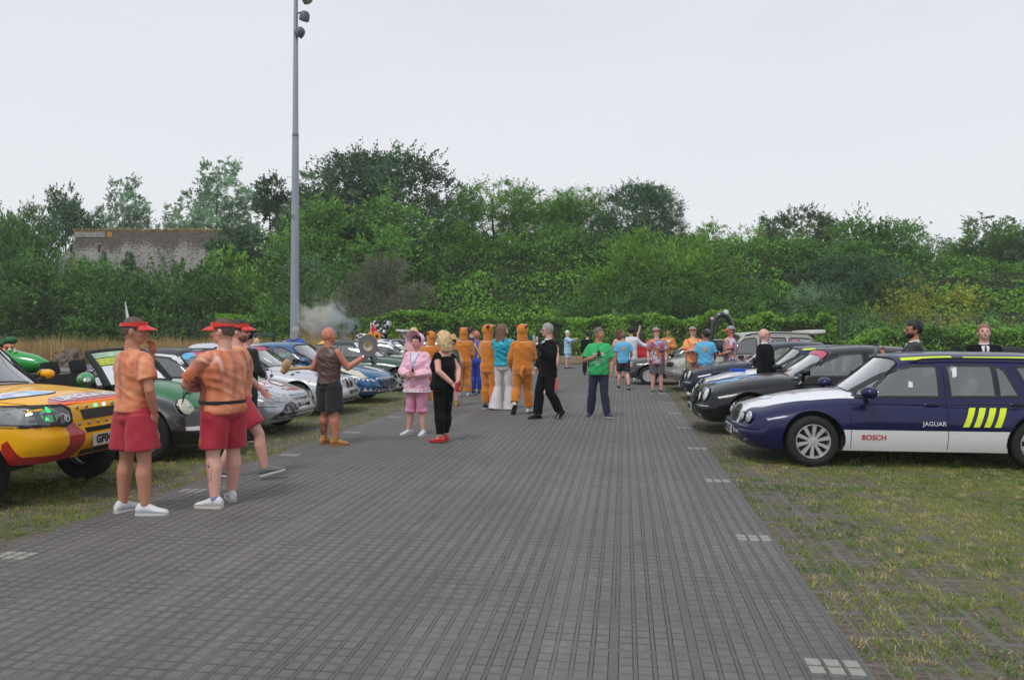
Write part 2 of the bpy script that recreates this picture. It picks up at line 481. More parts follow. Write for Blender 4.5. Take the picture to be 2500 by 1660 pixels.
me = blades('grass', BZ[0], BZ[1], BZ[2], BZ[3], BZ[4])
tag(link('grass', me, None, MAT_BLADE), 'short patchy grass tufts growing through the parking grid', 'grass', kind='stuff')
def bank_h(x, y):
 t = min(1.0, max(0.0, (y - 46.3 - 0.6 * math.sin(x * 0.13)) / 12.5))
 t = t * t * (3 - 2 * t)
 top = 6.8 + 1.2 * math.sin(x * 0.05 + 1.0) - 2.4 * min(1.0, max(0.0, (x - 4) / 30.0))
 return t * top
bm = bmesh.new()
nx, ny = 90, 26
vs = [[bm.verts.new((lerp(-110, 110, i / nx), lerp(43.3, 120, (j / ny) ** 1.7), bank_h(lerp(-110, 110, i / nx), lerp(43.3, 120, (j / ny) ** 1.7)) - 0.01)) for j in range(ny + 1)] for i in range(nx + 1)]
for i in range(nx):
 for j in range(ny):
  bm.faces.new((vs[i][j], vs[i + 1][j], vs[i + 1][j + 1], vs[i][j + 1]))
m, nt, b = new_mat('bank soil and leaf litter')
co = COORD(nt)
setc(nt, b, 'Base Color', RAMP(nt, NOISE(nt, co, 1.4, 5, 0.7), [(0.3, srgb(24, 34, 16)), (0.55, srgb(40, 56, 24)), (0.8, srgb(62, 84, 36))]))
b.inputs['Roughness'].default_value = 1
nt.links.new(BUMP(nt, NOISE(nt, co, 3, 5), 1.0, 0.4), b.inputs['Normal'])
tag(bm_obj('terrain', bm, m), kind='structure')
MAT_KERB = pmat('buff concrete', srgb(150, 134, 108), 0.9, var=0.15, vs=2.5, bump=0.4, bs=30)
bm = bmesh.new()
xx = -13.0
while xx < 24:
 add_box(bm, (xx + 1.19, 42.9, 0.19), (2.37, 0.34, 0.40), bevel=0.015)
 xx += 2.38
tag(bm_obj('low_kerb_wall', bm, MAT_KERB, smooth=False), 'low buff concrete kerb wall in front of the ivy hedge', 'kerb wall')
def leaf_arrays(C, D, S, asp=0.5):
 """diamond leaves: centres C, direction D (unit), size S"""
 n = len(C)
 rnd3 = rs.normal(0, 1, (n, 3))
 side = np.cross(D, rnd3); side /= (np.linalg.norm(side, axis=1)[:, None] + 1e-9)
 a = C - D * S[:, None] * 0.5
 t = C + D * S[:, None] * 0.5
 nrm = np.cross(D, side) * S[:, None] * 0.12
 l = C + side * S[:, None] * asp * 0.5 + nrm
 r = C - side * S[:, None] * asp * 0.5 + nrm
 return np.stack([a, l, t, r], 1).reshape(-1, 3)
def leaf_mesh(name, C, D, S, tint, asp=0.5):
 V = leaf_arrays(C, D, S, asp)
 Fq = np.arange(len(C) * 4).reshape(-1, 4)
 me = fast_mesh(name, V, Fq)
 at = me.attributes.new('tint', 'FLOAT', 'POINT')
 at.data.foreach_set('value', np.repeat(np.clip(tint, 0, 1), 4).astype(np.float32))
 return me
def rdir(n, up=0.0):
 d = rs.normal(0, 1, (n, 3)); d[:, 2] += up
 return d / np.linalg.norm(d, axis=1)[:, None]
def leaf_mat(name, dark, lightc, trans=0.25, extra=None):
 m, nt, b = new_mat(name)
 a = nt.nodes.new('ShaderNodeAttribute'); a.attribute_name = 'tint'
 oi = nt.nodes.new('ShaderNodeObjectInfo')
 dark = tuple(c * 2.0 for c in dark); lightc = tuple(c * 2.25 for c in lightc)
 stops = [(0.0, dark), (0.7, lightc), (1.0, tuple(min(1, c * 1.35) for c in lightc))]
 c = RAMP(nt, a.outputs['Fac'], stops)
 if extra: c = RGBMIX(nt, M(nt, 'GREATER_THAN', a.outputs['Fac'], 0.70), c, extra)
 c = RGBMIX(nt, 1.0, c, oi.outputs['Color'], 'MULTIPLY')
 setc(nt, b, 'Base Color', c); b.inputs['Roughness'].default_value = 0.6
 b.inputs['Specular IOR Level'].default_value = 0.35
 tr = nt.nodes.new('ShaderNodeBsdfTranslucent'); nt.links.new(c, tr.inputs[0])
 mx = nt.nodes.new('ShaderNodeMixShader'); mx.inputs[0].default_value = trans
 nt.links.new(b.outputs[0], mx.inputs[1]); nt.links.new(tr.outputs[0], mx.inputs[2])
 nt.links.new(mx.outputs[0], nt.nodes['Material Output'].inputs['Surface'])
 return m
MAT_BARK = pmat('bark', srgb(66, 58, 48), 0.95, var=0.3, vs=6, bump=0.6, bs=14)
def crown(height, width, n, lobes, env, leaf=0.19, shoots=0.35, up=0.5, sparse=0.0, low=0.0, lr=(0.10, 0.2), asp=0.5, depth=None):
 """points of a crown: env(t) gives relative half-width at relative height t (0 bottom .. 1 top).
 Returns leaf arrays and lobe centres for the limbs."""
 depth = depth or width
 L = []
 k = 0
 while len(L) < lobes and k < lobes * 40:
  k += 1
  t = rs.uniform(low, 1.0)
  e = env(t)
  a = rs.uniform(0, 2 * PI); rr = math.sqrt(rs.uniform(0, 1)) * e
  if rs.uniform() < 0.55: rr = e * rs.uniform(0.7, 1.0)
  r = rs.uniform(*lr) * width * (0.65 + 0.5 * e)
  p = np.array([math.cos(a) * rr * width * 0.5, math.sin(a) * rr * depth * 0.5, t * height - r * 0.55])
  if p[2] < 0.2 * r: p[2] = 0.2 * r
  L.append((p, r, rs.uniform(-0.30, 0.30)))
 tot = sum(r * r for _, r, _ in L)
 Cs, Ds, Ts, Ss = [], [], [], []
 for p, r, tb in L:
  m_ = max(20, int(n * (1 - shoots) * r * r / tot))
  nt_ = max(4, m_ // 14)
  d = rdir(nt_, 0.35)
  rad = r * (0.45 + 0.6 * rs.uniform(0, 1, nt_) ** 0.5)
  tw = p + d * rad[:, None] * np.array([1.0, 1.0, 0.78])
  idx = rs.randint(0, nt_, m_)
  along = rs.uniform(0, 1, m_)
  C = tw[idx] + d[idx] * (along * 0.32 * r)[:, None] + rs.normal(0, 0.07 * r + 0.03, (m_, 3))
  D = rdir(m_, up) * 0.7 + d[idx] * 0.7
  D /= np.linalg.norm(D, axis=1)[:, None]
  Cs.append(C); Ds.append(D)
  Ts.append(0.42 + tb + rs.normal(0, 0.10, nt_)[idx] + rs.normal(0, 0.12, m_))
  Ss.append(leaf * rs.uniform(0.6, 1.35, m_))
  ms = int(n * shoots * r * r / tot)
  ns = max(2, ms // 16)
  out = np.array([p[0], p[1], 0.0]); ln = np.linalg.norm(out) + 1e-6
  out = out / ln * min(1.0, ln / (width * 0.25))
  sd = rdir(ns, 0.9) + out * 0.6; sd /= np.linalg.norm(sd, axis=1)[:, None]
  start = p + sd * r * 0.65
  slen = r * rs.uniform(0.5, 1.25, ns)
  idx = rs.randint(0, ns, ms); al = rs.uniform(0, 1, ms)
  C = start[idx] + sd[idx] * (al * slen[idx])[:, None] + rs.normal(0, 1, (ms, 3)) * ((1 - al) * 0.10 * r + 0.03)[:, None]
  D = sd[idx] * 0.9 + rdir(ms, 0.1) * 0.7
  D /= np.linalg.norm(D, axis=1)[:, None]
  Cs.append(C); Ds.append(D); Ts.append(0.5 + tb + rs.normal(0, 0.14, ms)); Ss.append(leaf * rs.uniform(0.55, 1.2, ms))
 return np.concatenate(Cs), np.concatenate(Ds), np.concatenate(Ss), np.concatenate(Ts), L
def trunk_mesh(name, height, lobes, r0, limbs=9, base=0.0):
 bm = bmesh.new()
 top = height * 0.8
 pts = [(0, 0, -0.6)]; rad = [r0 * 1.25]
 for i in range(1, 8):
  t = i / 7
  pts.append((0.02 * height * math.sin(t * 3.1 + height), 0.02 * height * math.sin(t * 2.3), t * top)); rad.append(r0 * (1 - t * 0.82))
 add_tube(bm, pts, rad, 9)
 for p, r, _ in sorted(lobes, key=lambda q: -q[1])[:limbs]:
  z0 = max(0.12 * height, p[2] * 0.55 - 0.05 * height)
  z0 = min(z0, top * 0.95)
  a = Vector((0, 0, z0)); c = Vector(p)
  mid = a.lerp(c, 0.5) + Vector((0, 0, -0.04 * height))
  q = r0 * (1 - z0 / top * 0.8)
  add_tube(bm, [a, mid, c, c + (c - mid) * 0.3], [q * 0.55, q * 0.38, q * 0.2, q * 0.07], 6)
 me = bpy.data.meshes.new(name); bm.to_mesh(me); bm.free(); me.shade_smooth(); me.materials.append(MAT_BARK)
 return me
env_round = lambda t: math.sqrt(max(0.0, 1 - (2 * t - 1) ** 2)) * 0.95 + 0.05
env_broad = lambda t: min(1.0, 0.72 + 0.9 * t) if t < 0.45 else math.sqrt(max(0.0, 1 - ((t - 0.45) / 0.58) ** 2.2))
env_cone = lambda t: 1.0 - 0.72 * t if t > 0.15 else 0.8
env_dome = lambda t: math.sqrt(max(0.0, 1 - t ** 2.4))
env_tall = lambda t: 0.62 + 0.55 * t if t < 0.5 else 0.9 * math.sqrt(max(0.0, 1 - ((t - 0.5) / 0.52) ** 2))
LM = {
'dark': leaf_mat('dark green leaves', srgb(32, 48, 34), srgb(66, 90, 60)),
'mid': leaf_mat('mid green leaves', srgb(36, 56, 26), srgb(80, 110, 51)),
'light': leaf_mat('fresh green leaves', srgb(50, 73, 28), srgb(104, 134, 55)),
'grey': leaf_mat('grey green leaves', srgb(60, 78, 62), srgb(118, 138, 112)),
'yellow': leaf_mat('yellow green leaves', srgb(72, 84, 30), srgb(134, 138, 56)),
'budd': leaf_mat('buddleia leaves and lilac flower tips', srgb(46, 50, 36), srgb(92, 96, 72), extra=srgb(150, 132, 150)),
}
PROTO = {}
def make_proto(key, mat, H_, W_, n, lobes, env, **kw):
 tr = kw.pop('tr', 0.16)
 C, D, S, T, L = crown(H_, W_, n, lobes, env, **kw)
 me = leaf_mesh('crown', C, D, S, T, kw.get('asp', 0.5)); me.materials.append(LM[mat])
 PROTO[key] = (me, trunk_mesh('trunk', H_, L, tr), H_, W_)
make_proto('elm', 'dark', 13.0, 12.0, 68000, 95, env_broad, leaf=0.27, shoots=0.34, up=0.9, lr=(0.10, 0.17), tr=0.3)
make_proto('thicket', 'mid', 9.0, 8.5, 34000, 46, env_broad, leaf=0.26, shoots=0.3, up=0.7, lr=(0.13, 0.21), tr=0.2)
make_proto('willow', 'light', 8.0, 8.0, 34000, 46, env_broad, leaf=0.27, shoots=0.45, up=1.3, asp=0.3, lr=(0.12, 0.2), tr=0.18)
make_proto('birch', 'grey', 9.0, 6.0, 24000, 64, env_tall, leaf=0.19, shoots=0.4, up=0.4, lr=(0.07, 0.14), tr=0.10, low=0.15)
make_proto('acacia', 'dark', 6.5, 10.0, 20000, 40, env_broad, leaf=0.24, shoots=0.35, up=0.2, lr=(0.07, 0.13), tr=0.16, low=0.35)
make_proto('fir', 'dark', 8.0, 5.6, 20000, 34, env_cone, leaf=0.22, shoots=0.4, up=0.9, lr=(0.11, 0.2), tr=0.16)
make_proto('bush', 'mid', 4.0, 6.5, 17000, 22, env_dome, leaf=0.20, shoots=0.25, up=0.6, lr=(0.16, 0.26), tr=0.08)
make_proto('bushl', 'light', 4.0, 6.5, 17000, 22, env_dome, leaf=0.22, shoots=0.3, up=0.9, lr=(0.16, 0.26), tr=0.08)
make_proto('bushy', 'yellow', 4.0, 6.5, 15000, 26, env_dome, leaf=0.20, shoots=0.3, up=0.3, lr=(0.12, 0.22), tr=0.08)
make_proto('bushg', 'grey', 4.0, 6.0, 15000, 24, env_dome, leaf=0.17, shoots=0.35, up=0.8, asp=0.3, lr=(0.13, 0.22), tr=0.08)
make_proto('budd', 'budd', 5.0, 7.5, 26000, 44, env_dome, leaf=0.17, shoots=0.5, up=1.0, asp=0.32, lr=(0.08, 0.15), tr=0.1)
TREES = [
('thicket', 0, 532, 150, 61, 'dark bushy tree at the far left edge of the photo', 'bushy_tree', (.8, .85, .8)),
('acacia', 158, 476, 200, 66, 'spreading flat topped tree rising above the left end of the brick wall', 'spreading_tree', (.95, 1.05, .95)),
('birch', 312, 440, 140, 70, 'thin pale grey green tree above the middle of the brick wall', 'birch_tree', (.82, .9, .85)),
('birch', 428, 500, 90, 68, 'short sparse pale tree just left of the tallest pale tree', 'birch_tree', (.85, .95, .8)),
('birch', 535, 400, 185, 72, 'tallest airy pale green tree behind the right end of the brick wall', 'birch_tree', (.9, 1.0, .9)),
('fir', 662, 440, 150, 60, 'dark pointed tree directly left of the lamp mast', 'pointed_tree', (.78, .85, .8)),
('elm', 915, 392, 385, 60, 'tallest dark broad tree right of the lamp mast', 'broad_tree', (1, 1, 1)),
('elm', 775, 480, 180, 58, 'dark leafy tree close behind the lamp mast', 'broad_tree', (.85, .9, .85)),
('thicket', 880, 500, 330, 54, 'bright mid green tree in front of the tallest dark tree', 'bushy_tree', (1.05, 1.15, .95)),
('thicket', 1040, 560, 230, 59, 'dark green tree under the right flank of the tallest tree', 'bushy_tree', (.85, .9, .8)),
('willow', 1205, 452, 230, 60, 'feathery tree right of the tallest dark tree', 'willow_tree', (.72, .82, .75)),
('willow', 1330, 470, 190, 62, 'feathery tree in the middle of the treeline', 'willow_tree', (.7, .82, .8)),
('willow', 1415, 468, 150, 61, 'slender feathery tree left of the round dark tree', 'willow_tree', (.75, .86, .85)),
('elm', 1570, 462, 190, 60, 'round dark tree standing proud in the treeline right of the middle', 'broad_tree', (.95, 1.05, 1.0)),
('thicket', 1270, 580, 280, 59, 'dark bushy tree above the ivy slope', 'bushy_tree', (.8, .9, .8)),
('thicket', 1450, 575, 260, 58, 'mid green bushy tree above the people in light blue', 'bushy_tree', (.85, .95, .85)),
('willow', 1610, 575, 300, 52, 'bright yellow green willowy tree above the people in caps', 'willow_tree', (.8, .9, .66)),
('willow', 1770, 558, 240, 60, 'low feathery tree along the skyline right of the round dark tree', 'willow_tree', (.8, .9, .75)),
('acacia', 1955, 515, 190, 63, 'dull brownish green tree on the right skyline', 'spreading_tree', (1.0, .9, .85)),
('thicket', 1880, 600, 260, 56, 'mid green tree behind the pale estate car roof', 'bushy_tree', (.9, 1.0, .8)),
('thicket', 2130, 545, 260, 58, 'large dark green tree above the bearded man', 'bushy_tree', (.85, .95, .85)),
('elm', 2080, 640, 300, 52, 'low dark green tree behind the white roof box car', 'broad_tree', (.9, 1.0, .85)),
('birch', 2300, 582, 110, 66, 'small pale tree in the skyline gap on the right', 'birch_tree', (.75, .85, .8)),
('willow', 2445, 560, 230, 59, 'dense grey green feathery tree low at the right edge', 'willow_tree', (.6, .68, .62)),
('thicket', 2010, 590, 260, 57, 'mid green tree between the two dull trees on the right', 'bushy_tree', (.9, 1.0, .82)),
('elm', 2470, 585, 230, 58, 'full dull green tree behind the airy trees at the right edge', 'broad_tree', (.85, .92, .8)),
('birch', 2425, 532, 210, 60, 'tall grey green airy tree at the right edge of the photo', 'birch_tree', (.62, .7, .6)),
('birch', 2495, 560, 170, 57, 'grey green tree cut by the right edge of the photo', 'birch_tree', (.55, .64, .5)),
('thicket', 2290, 650, 240, 55, 'dark green bush tree between the two airy trees on the right', 'bushy_tree', (.75, .85, .7)),
('bushy', 2210, 690, 260, 50, 'yellow green bush above the ginger haired man', 'shrub', (.85, .85, .75)),
('bushy', 2400, 735, 220, 49, 'yellow green bush at the right edge above the fence', 'shrub', (.8, .82, .8)),
('bush', 2060, 720, 240, 50, 'dark green bush behind the bearded man', 'shrub', (.8, .9, .8)),
('bushg', 1985, 692, 190, 50, 'grey green bush right of the bald man in the suit', 'shrub', (.75, .82, .8)),
('bush', 1800, 700, 240, 50, 'mid green bush with lilac flowers above the estate car', 'shrub', (.85, .95, .85)),
('bushl', 1850, 770, 220, 47.5, 'bright green bush growing over the fence beside the bald man in the suit', 'shrub', (.8, .85, .8)),
('bush', 1640, 720, 220, 49, 'dark green bush behind the man in the orange patterned shirt', 'shrub', (.7, .8, .7)),
('bush', 1500, 700, 200, 50, 'mid green bush behind the man in the green shirt', 'shrub', (.8, .9, .75)),
('bushg', 1540, 760, 200, 47, 'leafy bush over the fence behind the red dress', 'shrub', (.7, .85, .65)),
('budd', 940, 640, 235, 49, 'rounded buddleia bush with lilac flower spikes beside the smoke', 'buddleia', (1, 1, 1)),
('bushg', 790, 612, 200, 51, 'grey green bush between the lamp mast and the buddleia', 'shrub', (.85, .95, .85)),
('bush', 735, 700, 190, 49, 'dark green bush at the foot of the lamp mast', 'shrub', (.85, .95, .8)),
('bushl', 590, 620, 260, 55, 'bright green bush against the right end of the brick wall', 'shrub', (.8, .9, .75)),
('bush', 470, 668, 300, 52, 'green creeper covered bush below the brick wall', 'shrub', (.85, .98, .8)),
('bush', 310, 690, 280, 51, 'dark green bush below the middle of the brick wall', 'shrub', (.8, .95, .75)),
('thicket', 140, 645, 330, 52, 'big dark bush filling the bank below the left end of the brick wall', 'bushy_tree', (.72, .82, .72)),
('thicket', 5, 650, 240, 50, 'dark overgrown bush at the lower left edge of the bank', 'bushy_tree', (.65, .75, .65)),
('bush', 40, 560, 230, 57.5, 'ivy mound hiding the left end of the brick wall', 'shrub', (.85, 1.0, .75)),
('fir', 565, 560, 170, 57, 'pale leafy sapling climbing the right end of the brick wall', 'sapling', (1.15, 1.25, 1.1)),
('fir', 315, 610, 60, 57.5, 'dark creeper clump hanging on the middle of the brick wall', 'creeper', (.8, .95, .8)),
('fir', 255, 608, 28, 57.5, 'narrow dark creeper growing up the left part of the brick wall', 'creeper', (.8, .95, .8)),
]
for i, (key, u, vt, wpx, d, label, nm, tintc) in enumerate(TREES):
 cme, tme, H_, W_ = PROTO[key]
 p = W(u, d)
 g = bank_h(p.x, p.y)
 ztop = ZV(vt, d)
 wm = wpx * d / F
 base = g - 0.3
 if nm == 'creeper': base = 4.2
 hh = max(1.5, ztop - base)
 sw = wm / W_ * 1.04; sh = max(hh / H_ * 0.94, sw * (0.8 if key != 'acacia' else .7))
 if nm != 'creeper': base = ztop + 0.02 * H_ * sh - H_ * sh
 t = thing(nm, label, 'creeper' if nm == 'creeper' else ('bush' if nm in ('shrub', 'buddleia') else 'tree'), (p.x, p.y, base), rnd.uniform(0, 6.28), 'trees and bushes on the bank')
 t.scale = (sw, sw * (0.7 if nm != 'creeper' else .5), sh)
 t.rotation_euler = (0, 0, YAW + rnd.choice([0, PI]) + rnd.uniform(-.25, .25))
 c = link('crown', cme, t); c.color = (*tintc, 1)
 tr_ = link('trunk', tme, t)
def surf_leaves(n, x0, x1, y0, y1, leaf, hfun, jitter, up=1.5):
 px = rs.uniform(x0, x1, n); py = rs.uniform(y0, y1, n)
 lump = vnoise(px, py, 0.45, 5.0) * 0.9 + vnoise(px, py, 1.3, 2.0) * 0.4
 pz = np.array([hfun(a, b_) for a, b_ in zip(px, py)]) + lump * jitter + rs.uniform(-0.25, 0.12, n)
 C = np.stack([px, py, pz], 1)
 D = rdir(n, 0.3)
 T = 0.45 + lump * 0.35 + rs.normal(0, 0.13, n)
 return C, D, leaf * rs.uniform(0.6, 1.3, n), T
C, D, S, T = surf_leaves(52000, -34, 36, 45.2, 54, 0.22, lambda a, b_: bank_h(a, b_) + 0.45, 0.55)
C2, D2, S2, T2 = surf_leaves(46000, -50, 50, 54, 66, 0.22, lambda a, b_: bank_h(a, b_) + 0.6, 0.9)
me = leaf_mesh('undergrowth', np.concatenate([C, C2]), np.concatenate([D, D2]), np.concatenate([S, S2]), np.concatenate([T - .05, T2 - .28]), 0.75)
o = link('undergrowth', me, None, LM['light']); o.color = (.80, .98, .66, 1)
tag(o, 'mass of brambles and creepers covering the slope', 'undergrowth', kind='stuff')
MAT_GALV = pmat('galvanised steel', srgb(104, 112, 108), 0.5, metal=0.6, var=0.1)
m, nt, b = new_mat('woven wire mesh')
co = COORD(nt)
x, y, z = SEP(nt, co)
g1 = M(nt, 'LESS_THAN', M(nt, 'FRACT', M(nt, 'MULTIPLY', x, 1 / 0.05)), 0.06)
g2 = M(nt, 'LESS_THAN', M(nt, 'FRACT', M(nt, 'MULTIPLY', z, 1 / 0.2)), 0.03)
b.inputs['Base Color'].default_value = (*srgb(104, 112, 108), 1); b.inputs['Roughness'].default_value = 0.6
setc(nt, b, 'Alpha', M(nt, 'MAXIMUM', g1, g2))
MAT_MESH = m
def fence(x0, x1, y, h, step, label):
 t = thing('mesh_fence', label, 'fence', (x0, y, 0))
 n = int((x1 - x0) / step)
 for i in range(n + 1):
  bm = bmesh.new()
  add_box(bm, (i * step, 0.03, h / 2), (0.055, 0.055, h + 0.1))
  bm_obj('post', bm, MAT_GALV, t, smooth=False)
 bm = bmesh.new()
 add_box(bm, (n * step / 2, 0, h / 2 + 0.05), (n * step, 0.006, h - 0.1))
 bm_obj('wire_panel', bm, MAT_MESH, t, smooth=False)
fence(-44, -13, 46.1, 2.55, 2.6, 'galvanised mesh fence along the foot of the left bank')
fence(-13, 12, 46.1, 2.35, 2.6, 'mesh fence buried in creeper behind the people')
fence(12, 46, 46.1, 2.75, 2.6, 'galvanised mesh fence along the foot of the right bank')
def hedge(name, x0, x1, y0, y1, top, n, label, col, mat='light', leaf=0.17):
 px = rs.uniform(x0, x1, n)
 face = rs.uniform(0, 1, n)
 tops = np.array([top(a) for a in px]) + vnoise(px, px * 0, 0.7, 1.0) * 0.25
 pz = rs.uniform(0, 1, n) ** 0.9 * tops
 lump = vnoise(px, pz, 0.9, 9.0)
 py = y0 + (0.18 - lump * 0.35) + rs.uniform(-0.14, 0.2, n)
 ontop = face > 0.72
 py = np.where(ontop, rs.uniform(y0, y1, n), py)
 pz = np.where(ontop, tops + lump * 0.2 + rs.uniform(-0.15, 0.12, n), pz)
 D = rdir(n, -0.2); D[:, 1] -= 0.5; D /= np.linalg.norm(D, axis=1)[:, None]
 T = 0.40 + lump * 0.3 + rs.normal(0, 0.14, n) + vnoise(px, pz, 0.25, 4.0) * 0.25
 me = leaf_mesh(name, np.stack([px, py, pz], 1), D, leaf * rs.uniform(0.6, 1.3, n), T, 0.8)
 o = link(name, me, None, LM[mat]); o.color = (*col, 1)
 tag(o, label, 'hedge')
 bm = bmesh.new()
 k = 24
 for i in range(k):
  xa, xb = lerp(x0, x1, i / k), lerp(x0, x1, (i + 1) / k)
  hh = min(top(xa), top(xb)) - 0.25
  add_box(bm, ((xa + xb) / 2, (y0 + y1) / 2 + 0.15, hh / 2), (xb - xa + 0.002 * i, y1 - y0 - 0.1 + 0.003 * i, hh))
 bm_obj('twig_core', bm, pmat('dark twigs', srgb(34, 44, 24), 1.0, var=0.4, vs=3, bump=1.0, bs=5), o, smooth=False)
hedge('creeper_hedge', -9.5, 11.5, 44.9, 46.6, lambda a: 2.45 + .45 * mnoise.noise(Vector((a * .5, 1, 0))) + .25 * mnoise.noise(Vector((a * 1.7, 5, 0))), 44000, 'long creeper covered hedge behind the people in orange costumes', (.8, .92, .62), 'light')
hedge('creeper_hedge', 11.6, 46, 44.9, 46.6, lambda a: 1.7 + 1.3 * mnoise.noise(Vector((a * 0.45, 3, 0))) + .3 * mnoise.noise(Vector((a * 1.6, 7, 0))), 34000, 'low creeper hedge along the fence on the right', (.75, .9, .65), 'light')
hedge('creeper_hedge', -25.0, -9.6, 45.0, 46.6, lambda a: 2.6 + 0.2 * math.sin(a * 0.9), 30000, 'creeper covered fence hedge left of the lamp mast', (.8, .95, .6), 'light')
hedge('creeper_hedge', -46, -25.1, 45.4, 46.6, lambda a: 1.7 + 0.5 * math.sin(a * 0.5), 24000, 'dark creeper hedge behind the dry grass at the left', (.5, .6, .5), 'mid')
def verge(x0, x1, y0, y1, n, hmin, hmax, name, label, stops, lift):
 px = rs.uniform(x0, x1, n); py = rs.uniform(y0, y1, n)
 nz = vnoise(px, py, 0.8, 4.0)
 hh = rs.uniform(hmin, hmax, n) * (1 + nz * 0.5)
 base = np.stack([px, py, np.full(n, lift)], 1)
 me = blades(name, base, hh, rs.uniform(0.02, 0.3, n), rs.uniform(0.02, 0.045, n), np.clip(0.5 + nz * 0.5 + rs.normal(0, 0.18, n), 0, 1), 0.2)
 o = link(name, me, None, blade_mat(name, stops)); tag(o, label, 'grass', kind='stuff')
verge(-46, -11.5, 38.0, 45.2, 36000, 0.6, 1.35, 'dry_grass', 'tall straw coloured dry grass on the left verge', [(0.0, srgb(104, 104, 56)), (0.35, srgb(160, 138, 88)), (0.7, srgb(196, 164, 108)), (1.0, srgb(216, 194, 146))], -0.02)
verge(-46, -11.5, 37.7, 39.2, 6000, 0.1, 0.3, 'verge_grass', 'short green grass edging the left road', [(0.0, srgb(70, 84, 36)), (0.6, srgb(118, 124, 60)), (1.0, srgb(160, 146, 94))], -0.02)
verge(-1, 40, 43.2, 44.7, 6000, 0.2, 0.55, 'weeds', 'green weeds at the foot of the hedge', [(0.0, srgb(50, 76, 30)), (0.6, srgb(96, 128, 52)), (1.0, srgb(140, 150, 80))], 0.0)
MAT_POPPY = pmat('poppy red', srgb(196, 52, 40), 0.7)
for k in range(7):
 p = W([262, 270, 135, 128, 141, 150, 236][k] * 1.0, 39.2)
 bm = bmesh.new()
 add_tube(bm, [(0, 0, 0), (0.01, 0, 0.55)], 0.006, 5)
 o_ = bm_obj('poppy', bm, pmat('stem green', srgb(80, 104, 50), 0.8), None)
 o_.location = (p.x + rnd.uniform(-.2, .2), p.y, 0); o_.scale = (1, 1, rnd.uniform(.7, 1.3))
 tag(o_, 'small red poppy flower in the dry grass verge beside the boulder', 'flower', 'poppies in the dry grass')
 bm = bmesh.new(); add_lathe(bm, [(0.012, 0), (0.05, 0.02), (0.075, 0.055), (0.07, 0.065), (0.02, 0.03)], (0.01, 0, 0.55), n=8)
 bm_obj('petals', bm, MAT_POPPY, o_)
bm = bmesh.new()
bmesh.ops.create_icosphere(bm, subdivisions=4, radius=1.0)
for v in bm.verts:
 n_ = mnoise.fractal(v.co * 1.9, 0.8, 2.1, 6) * 0.42
 v.co *= 1 + n_
 v.co.z = max(-0.4, v.co.z)
o = bm_obj('boulder', bm, pmat('weathered rock', srgb(112, 98, 86), 0.95, var=0.45, vs=3.5, bump=1.0, bs=4), None, True, 30)
p = W(172, 38.4); o.location = (p.x, p.y, 0.26); o.scale = (0.62, 0.45, 0.62)
tag(o, 'rough grey brown boulder in the dry grass on the left', 'boulder')
m, nt, b = new_mat('old flaking brick')
co = COORD(nt)
br = nt.nodes.new('ShaderNodeTexBrick'); nt.links.new(MAPV(nt, co, (1, 1, 1), (R(90), 0, 0)), br.inputs['Vector'])
br.inputs['Scale'].default_value = 1.0
br.inputs['Brick Width'].default_value = 0.24; br.inputs['Row Height'].default_value = 0.085; br.inputs['Mortar Size'].default_value = 0.008
br.inputs['Color1'].default_value = (*srgb(98, 90, 86), 1); br.inputs['Color2'].default_value = (*srgb(126, 116, 110), 1); br.inputs['Mortar'].default_value = (*srgb(58, 56, 54), 1)
nn = NOISE(nt, MAPV(nt, co, (1, 1, 2.2)), 4.5, 5, 0.75)
zz = SEP(nt, co)[2]; xxs = SEP(nt, co)[0]
thr = M(nt, 'MULTIPLY_ADD', M(nt, 'SUBTRACT', 1.0, M(nt, 'MULTIPLY', M(nt, 'ABSOLUTE', M(nt, 'SUBTRACT', zz, 6.3)), 0.6)), 0.16, nn)
thr = M(nt, 'ADD', thr, M(nt, 'MULTIPLY', M(nt, 'SUBTRACT', NOISE(nt, co, 0.35, 2), 0.5), 0.7))
white = RAMP(nt, thr, [(0.54, 0.0), (0.62, 1.0)])
c = RGBMIX(nt, M(nt, 'MULTIPLY', white, 0.8), br.outputs[0], srgb(186, 184, 180))
setc(nt, b, 'Base Color', c); b.inputs['Roughness'].default_value = 0.95
nt.links.new(BUMP(nt, br.outputs[1], 0.5, 0.02), b.inputs['Normal'])
MAT_BRICK = m
d = 58.5
pl = W(110, d); pr = W(590, d)
ztop = ZV(566, d); zbot = 3.2
wid = (pr - pl).length
t = thing('ruined_brick_wall', 'long ruined brick wall with flaking white paint on the bank at the left', 'wall', (pl.x, pl.y, 0), math.atan2(pr.y - pl.y, pr.x - pl.x))
bm = bmesh.new()
N_ = 60
prof = []
for i in range(N_ + 1):
 s_ = i / N_ * wid
 zt_ = ztop + 0.08 * mnoise.noise(Vector((s_ * 1.3, 0, 0)))
 slope = (s_ - 0.2) * 1.15 + 6.2
 prof.append((s_, min(zt_, slope)))
bot = [[bm.verts.new((s_, yy, zbot)) for s_, _ in prof] for yy in (0, 0.6)]
top = [[bm.verts.new((s_, yy, z_)) for s_, z_ in prof] for yy in (0, 0.6)]
for i in range(N_):
 bm.faces.new((bot[0][i], bot[0][i + 1], top[0][i + 1], top[0][i]))
 bm.faces.new((bot[1][i + 1], bot[1][i], top[1][i], top[1][i + 1]))
 bm.faces.new((top[0][i], top[0][i + 1], top[1][i + 1], top[1][i]))
for i in (0, N_): bm.faces.new((bot[0][i], top[0][i], top[1][i], bot[1][i]))
bm_obj('brickwork', bm, MAT_BRICK, t, smooth=False)
bm = bmesh.new(); add_box(bm, (4.9, -0.02, ztop - 0.22), (0.35, 0.06, 0.38))
